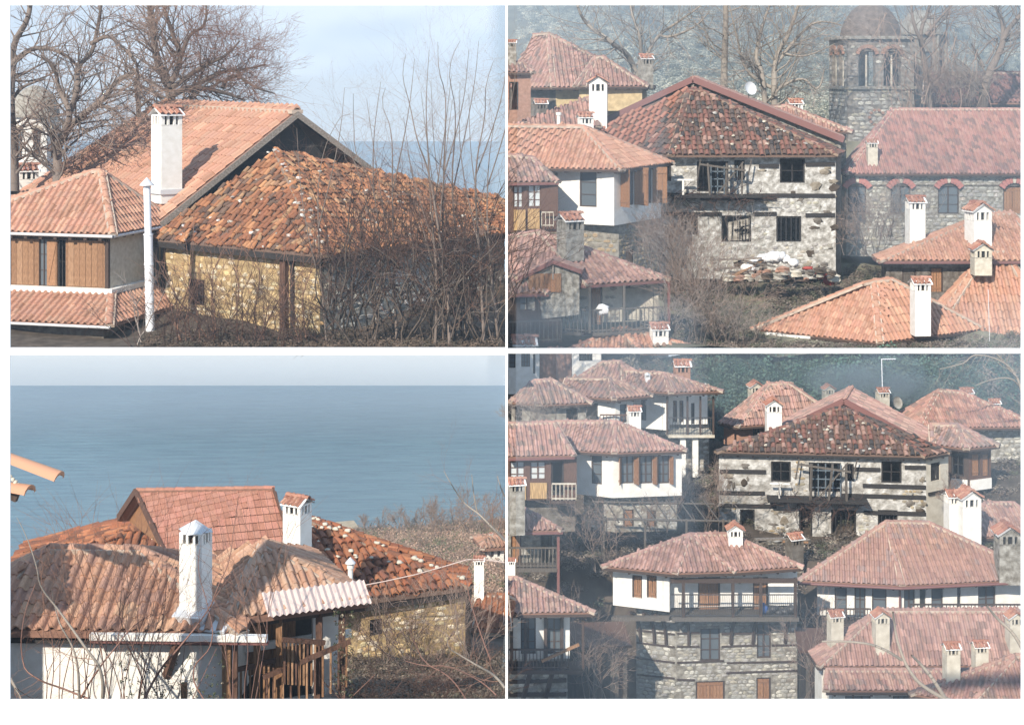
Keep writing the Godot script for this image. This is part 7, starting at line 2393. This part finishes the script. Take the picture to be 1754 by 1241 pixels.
func church(k: float) -> void:
	var z := 138.0
	var o := thing("church_tower", "stone church tower with dome and arched belfry openings, top right", "church", spot(1492, 240, z), .08)
	var w := 57.0 * z / FL * 1.0
	var hb: float = (240 - 68) * z / FL
	var b: MB
	# the belfry: four walls with a pair of arched openings each, thick enough to look through
	var c := [Vector3(-w, 0, w), Vector3(w, 0, w), Vector3(w, 0, -w), Vector3(-w, 0, -w)]
	for i in 4:
		var a: Vector3 = c[i]
		var e: Vector3 = c[(i + 1) % 4]
		var L := 2.0 * w
		var y0: float = (240 - 147) * z / FL
		var y1: float = (240 - 88) * z / FL
		var holes := [[L * .16, y0, L * .26, y1 - y0], [L * .54, y0, L * .26, y1 - y0]]
		var u := (e - a).normalized()
		wall(o, a + (u * .01 if i % 2 else Vector3.ZERO), e - (u * .01 if i % 2 else Vector3.ZERO), hb, holes, M.church_stone, .7)
		var n := u.cross(Vector3.UP)
		rubble(o, a, e, .1, hb - .4, .42, GREYS, holes, 90 if i in [0, 3] else 0, .75)
		for q in holes:
			var ar := MB.new()
			var mid = a + u * (q[0] + q[2] / 2) + Vector3.UP * (y1 - .02)
			for j in 8:
				var a0 := PI * j / 8.0
				var a1 := PI * (j + 1) / 8.0
				var r: float = q[2] * .56
				ar.beam(mid + u * cos(a0) * r + Vector3.UP * (sin(a0) * r * .8 - r * .3) + n * .08, mid + u * cos(a1) * r + Vector3.UP * (sin(a1) * r * .8 - r * .3) + n * .08, .2, .3)
			put("arch", ar, M.brick, o)
			var col := MB.new()
			col.tube(mid + Vector3.UP * (y0 - y1) + n * -.2, mid - Vector3.UP * .3 + n * -.2, .10, .09, 8)
			put("column", col, M.cream, o)
		b = MB.new()
		b.beam(a + Vector3(0, y0 - .15, 0) + n * .06, e + Vector3(0, y0 - .15, 0) + n * .06, .3, .22)
		put("string_course", b, M.stone_wall, o)
	b = MB.new()
	for j in 10:
		var a0 := TAU * j / 10.0
		b.tube(Vector3(-.35 + cos(a0) * .62, 2.0 + sin(a0) * .62, w), Vector3(-.35 + cos(a0) * .62, 2.0 + sin(a0) * .62, w + .12), .16, .14, 5, true)
	b.lathe(Vector3(-.35, 2.0, w), [Vector2(0, 0)], 4)
	put("round_niche", b, M.brick, o)
	b = MB.new()
	b.box(Vector3(0, hb + .12, 0), Vector3(2 * w + .7, .26, 2 * w + .7))
	put("cornice", b, M.stone_wall, o)
	b = MB.new()
	var R := 52.0 * z / FL
	b.lathe(Vector3(0, hb + .25, 0), [Vector2(R, 0), Vector2(R * .97, R * .22), Vector2(R * .86, R * .52), Vector2(R * .68, R * .80), Vector2(R * .45, R * 1.0), Vector2(R * .2, R * 1.12), Vector2(0, R * 1.16)], 28)
	put("dome", b, M.dome_tile, o)
	o = thing("church_apse", "rear drum of the church with pale dome, right of the stone tower", "church", spot(1578, 240, z + 5.0), .1)
	var z2 := z + 5.0
	w = 40.0 * z2 / FL
	hb = (240 - 60) * z2 / FL
	var n8 := 8
	for i in n8:
		var t0 := TAU * (i - .5) / n8
		var t1 := TAU * (i + .5) / n8
		var q0 := Vector3(sin(t0), 0, cos(t0)) * w
		var q1 := Vector3(sin(t1), 0, cos(t1)) * w
		var L := (q1 - q0).length()
		var hole := [L * .3, hb * .38, L * .4, hb * .46]
		wall(o, q0, q1, hb, [hole], M.church_stone, .4)
		filling(o, q0, (q1 - q0).normalized(), hole, "pane1", 1.5)
		b = MB.new()
		b.tube(q0 * 1.02, q0 * 1.02 + Vector3(0, hb, 0), .16, .16, 8)
		put("column", b, M.stone_wall, o)
	b = MB.new()
	b.lathe(Vector3(0, hb, 0), [Vector2(w * 1.12, 0), Vector2(w * 1.12, .25), Vector2(w * .95, .3), Vector2(w * .85, w * .5), Vector2(w * .6, w * .85), Vector2(w * .25, w * 1.05), Vector2(0, w * 1.08)], 24)
	put("dome", b, M.stone_wall, o)
	var s := {"n": "church_roof", "l": "long dark pink roof of the church nave behind the stone building", "c": "church", "z": 132.0, "zi": 0, "gy": 230, "v": [[1584, 176], [1830, -1, 0]], "r": [[1588, 126, 4.0], [1820, 124, 4.0]], "f": [[0, 1, 1, 0]], "w": [[1590, .5], [1820, .5]], "m": M.stone_dark, "k": k, "tp": .38, "pal": [Color(.36, .18, .15), Color(.32, .16, .135)], "back": 5.0, "rafters": false}
	villa(s)
func tr_nature(rows: Array, k: float) -> void:
	var r := RandomNumberGenerator.new()
	r.seed = 17
	# dry scrub over the hill behind
	var shapes := [clump(21, 120, .17), clump(22, 120, .14)]
	for j in 2:
		var xf := []
		var cl := []
		for i in 4200:
			var z := r.randf_range(142, 288)
			var x := r.randf_range(.9, .345 * z)
			var y := 0.0
			for q in rows.size() - 1:
				if z >= rows[q][0] and z <= rows[q + 1][0]: y = lerpf(rows[q][1], rows[q + 1][1], (z - rows[q][0]) / (rows[q + 1][0] - rows[q][0]))
			var s := r.randf_range(.5, 1.25)
			xf.append(Transform3D(Basis(Vector3.UP, r.randf() * TAU) * Basis.from_scale(Vector3(s, s * r.randf_range(.6, 1.0), s)), Vector3(x, y + .25 * s, -z)))
			cl.append([Color(.64, .62, .49), Color(.70, .67, .53), Color(.17, .19, .15), Color(.22, .24, .19), Color(.36, .37, .29), Color(.54, .54, .44)][r.randi() % 6] * r.randf_range(.8, 1.2))
		scatter("hillside_scrub", shapes[j], M.leaf, xf, cl)
	mist_bank("valley_haze", Vector3(52, 66, -209), Vector3(108, 64, 162), .008, RenderingServer.FOG_VOLUME_SHAPE_BOX)
	mist_bank("added_fade_mist", Vector3(30.0, 56.5, -106.0), Vector3(16.6, 17.0, 8.0), .022, RenderingServer.FOG_VOLUME_SHAPE_BOX)  # more added veil, paling the neighbours and leaving the upper mansion clear
	mist_bank("added_fade_mist", Vector3(4.6, 55.2, -94.5), Vector3(8.6, 19.8, 6.0), .016, RenderingServer.FOG_VOLUME_SHAPE_BOX)
	# bare trees before the hill
	var t := twig_of(601)
	var base := spot(1070, 170, 131.0)
	limb(t, base, [[1100, 190], [1084, 110], [1045, 70], [1010, 45], [990, 12], [985, -20]], 131.0, .3, .07, 3, 3.0)
	limb(t, base, [[1092, 130], [1110, 90], [1130, 60], [1165, 35], [1200, 10]], 131.0, .2, .06, 3, 2.8)
	limb(t, base, [[1100, 110], [1095, 60], [1082, 20], [1080, -15]], 131.0, .18, .06, 3, 2.8)
	limb(t, base, [[1130, 60], [1150, 62], [1190, 45], [1215, 20]], 131.0, .12, .04, 3, 2.2)
	finish(t, "spreading_tree", "wide bare tree behind the red roofs, top left of the upper right view", base, M.bark_pale, M.twig_grey)
	t = twig_of(602)
	base = spot(1241, 190, 130.0)
	limb(t, base, [[1240, 200], [1241, 120], [1243, 60], [1244, -20]], 130.0, .34, .2, 2, 2.2)
	finish(t, "straight_trunk", "single straight trunk rising above the red verge", base, M.bark_pale, M.twig_grey)
	t = twig_of(603)
	base = spot(1325, 230, 129.0)
	limb(t, base, [[1330, 240], [1327, 160], [1330, 100], [1350, 60], [1368, 8], [1374, -20]], 129.0, .34, .09, 3, 2.8)
	limb(t, base, [[1316, 240], [1306, 130], [1296, 100], [1305, 50], [1322, 0]], 129.0, .3, .08, 3, 2.8)
	limb(t, base, [[1330, 110], [1370, 60], [1400, 38], [1440, 42]], 129.0, .16, .05, 3, 2.6)
	limb(t, base, [[1322, 150], [1280, 120], [1262, 60], [1250, 10]], 129.0, .16, .05, 3, 2.6)
	limb(t, base, [[1326, 155], [1372, 135], [1400, 152], [1412, 120]], 129.0, .14, .05, 3, 2.0)
	limb(t, base, [[1340, 90], [1380, 95], [1430, 75]], 129.0, .1, .03, 3, 2.0)
	finish(t, "twin_trunk_tree", "bare tree with two trunks left of the church tower", base, M.bark_pale, M.twig_grey)
	t = twig_of(604)
	base = spot(1690, 190, 128.0)
	limb(t, base, [[1684, 190], [1690, 140], [1712, 90], [1725, 55], [1748, 25], [1764, -10]], 128.0, .42, .1, 3, 2.6)
	limb(t, base, [[1716, 85], [1718, 45], [1706, 10], [1702, -20]], 128.0, .22, .07, 3, 2.6)
	limb(t, base, [[1686, 115], [1676, 95], [1664, 75]], 128.0, .12, .05, 2, 1.6)
	limb(t, base, [[1690, 110], [1708, 75], [1700, 68], [1664, 110]], 128.0, .1, .04, 2, 1.6)
	finish(t, "leaning_tree", "thick bare tree leaning right before the church roof", base, M.bark, M.twig_grey)
	t = twig_of(605)
	base = spot(1590, 190, 127.5)
	limb(t, base, [[1594, 190], [1586, 120], [1578, 60], [1590, 20], [1600, -20]], 127.5, .3, .09, 3, 3.0)
	limb(t, base, [[1583, 80], [1566, 40], [1560, -10]], 127.5, .18, .06, 3, 2.8)
	limb(t, base, [[1586, 60], [1620, 20], [1650, -10]], 127.5, .16, .05, 3, 2.8)
	for i in 90:
		var q := spot(t.r.randf_range(1500, 1700), t.r.randf_range(20, 190), 127.5 + t.r.randf_range(-2, 3)) - base
		t.grow(q, Vector3(t.r.randf_range(-.4, .4), -1, t.r.randf_range(-.3, .3)).normalized(), t.r.randf_range(1.5, 3.5), .03, 1, {"split": .2, "least": .012, "seg": 5, "fork": .6, "most": 1000000, "wiggle": .25, "lift": -.05})
	finish(t, "hanging_tree", "bare tree with hanging twigs before the church drum", base, M.bark, M.twig)
	# the brown thicket between the houses and rough grass
	var places := [[1150, 470, 104.0, 3.2, "tall bare thicket right of the white bay house"], [1180, 520, 101.0, 3.6, "tall bare thicket before the rubble heap, left part"], [1215, 560, 99.0, 3.2, "tall bare thicket at the lower middle"], [1165, 580, 98.0, 2.6, "bare thicket right of the wooden balcony"], [1130, 450, 104.5, 2.0, "bare creeper under the white bay house"], [1255, 585, 98.0, 2.0, "low thicket left of the white hip house"], [1480, 430, 112.0, 2.6, "thicket between the mansion and the stone building"], [1530, 400, 113.5, 2.4, "bare creeper on the stone building's lower wall"], [1600, 170, 127.0, 2.2, "creeper along the church roof, left part"], [1660, 175, 127.0, 2.2, "creeper along the church roof, middle part"]]
	for i in places.size():
		t = twig_of(620 + i)
		base = spot(places[i][0], places[i][1], places[i][2])
		for q in 16: t.grow(Vector3(t.r.randf_range(-1.4, 1.4), -.3, t.r.randf_range(-.8, .8)), Vector3(t.r.randf_range(-.5, .5), 1, t.r.randf_range(-.3, .3)).normalized(), places[i][3] * t.r.randf_range(.45, .9), .035, 3, {"split": .03, "least": .010, "seg": 5, "fork": .5, "most": 1000000, "wiggle": .18})
		finish(t, "bare_thicket", places[i][4], base, M.bark, M.twig_grey if i % 2 else M.twig, "thicket", "bare thickets of the upper village")
	for j in 2:
		var xf := []
		var cl := []
		for i in 1400:
			var z := r.randf_range(95.8, 119)
			var y := 0.0
			for q in rows.size() - 1:
				if z >= rows[q][0] and z <= rows[q + 1][0]: y = lerpf(rows[q][1], rows[q + 1][1], (z - rows[q][0]) / (rows[q + 1][0] - rows[q][0]))
			var px := r.randf_range(1080, 1760)
			var s := r.randf_range(.25, .6)
			xf.append(Transform3D(Basis(Vector3.UP, r.randf() * TAU) * Basis.from_scale(Vector3(s, s * .7, s)), Vector3((px - HX) / FL * z, y + .1, -z)))
			cl.append([Color(.17, .13, .11), Color(.13, .105, .09), Color(.21, .17, .14), Color(.10, .11, .07), Color(.24, .20, .165)][r.randi() % 5] * r.randf_range(.8, 1.2))
		scatter("rough_undergrowth", clump(30 + j, 70, .22), M.leaf, xf, cl)
	# the rubble heap before the mansion
	var o := thing("white_sheet", "white plastic sheet heaped over rubble before the upper mansion", "sheet", spot(1325, 452, 109.5))
	var b := MB.new()
	for i in 7: b.blob(Vector3(-1.2 + i * .42, .15 + .35 * sin(i * .52) + r.randf_range(-.1, .1), r.randf_range(-.25, .25)), Vector3(.42, .34, .4) * r.randf_range(.8, 1.2), r, .26, 12)
	put("sheet", b, M.cloth, o)
	o = thing("small_white_sack", "small crumpled white sack at the left end of the rubble heap", "sack", spot(1280, 462, 108.8))
	b = MB.new()
	b.blob(Vector3(0, .2, 0), Vector3(.45, .28, .35), r, .3, 10); b.blob(Vector3(.35, .1, 0), Vector3(.25, .18, .2), r, .3, 8)
	put("sack", b, M.cloth, o)
	o = thing("red_cloth", "red cloth lying in the rubble by the mansion's right corner", "cloth", spot(1408, 472, 109.0))
	b = MB.new()
	b.blob(Vector3(0, .1, 0), Vector3(.5, .3, .3), r, .3, 10); b.blob(Vector3(.5, -.3, 0), Vector3(.4, .35, .25), r, .3, 9); b.blob(Vector3(-.9, .5, 0), Vector3(.4, .14, .2), r, .3, 8)
	put("cloth", b, M.red_cloth, o)
	for i in 5:
		o = thing("grey_plank", ["topmost long plank on the rubble heap", "second long plank on the rubble heap", "slanting plank in the middle of the rubble heap", "short plank at the heap's left end", "lowest plank sticking out of the rubble heap"][i], "plank", spot([1262, 1290, 1280, 1245, 1262][i], [446, 452, 462, 462, 470][i], 108.6), [.1, -.2, .4, .0, .25][i])
		b = MB.new()
		b.box(Vector3(0, .1, 0), Vector3([3.4, 3.0, 2.6, 1.6, 2.2][i], .09, .34), Basis(Vector3(0, 0, 1), [.03, -.16, .4, .05, .3][i]))
		put("board", b, [M.pale_board, M.grey_wood, M.plank_c][i % 3], o)
	for i in 60:
		b = MB.new()
		var q := r.randf_range(.2, .55)
		b.rock(Vector3(0, q * .2, 0), Vector3(q, q * .6, q * .8), r, .3, 6)
		var at := spot(r.randf_range(1222, 1432), 482 - absf(r.randfn(0, 12)), r.randf_range(107.5, 110))
		var st := put("rubble_stone", b, [M.stone_wall, M.stone_dark, M.cream, M.brick, M.soil][i % 5])
		st.position = at
		tag(st, ["grey", "dark", "cream", "brick-red", "blackish"][i % 5] + " stone in the rubble heap before the upper mansion", "stone", "rubble before the upper mansion")
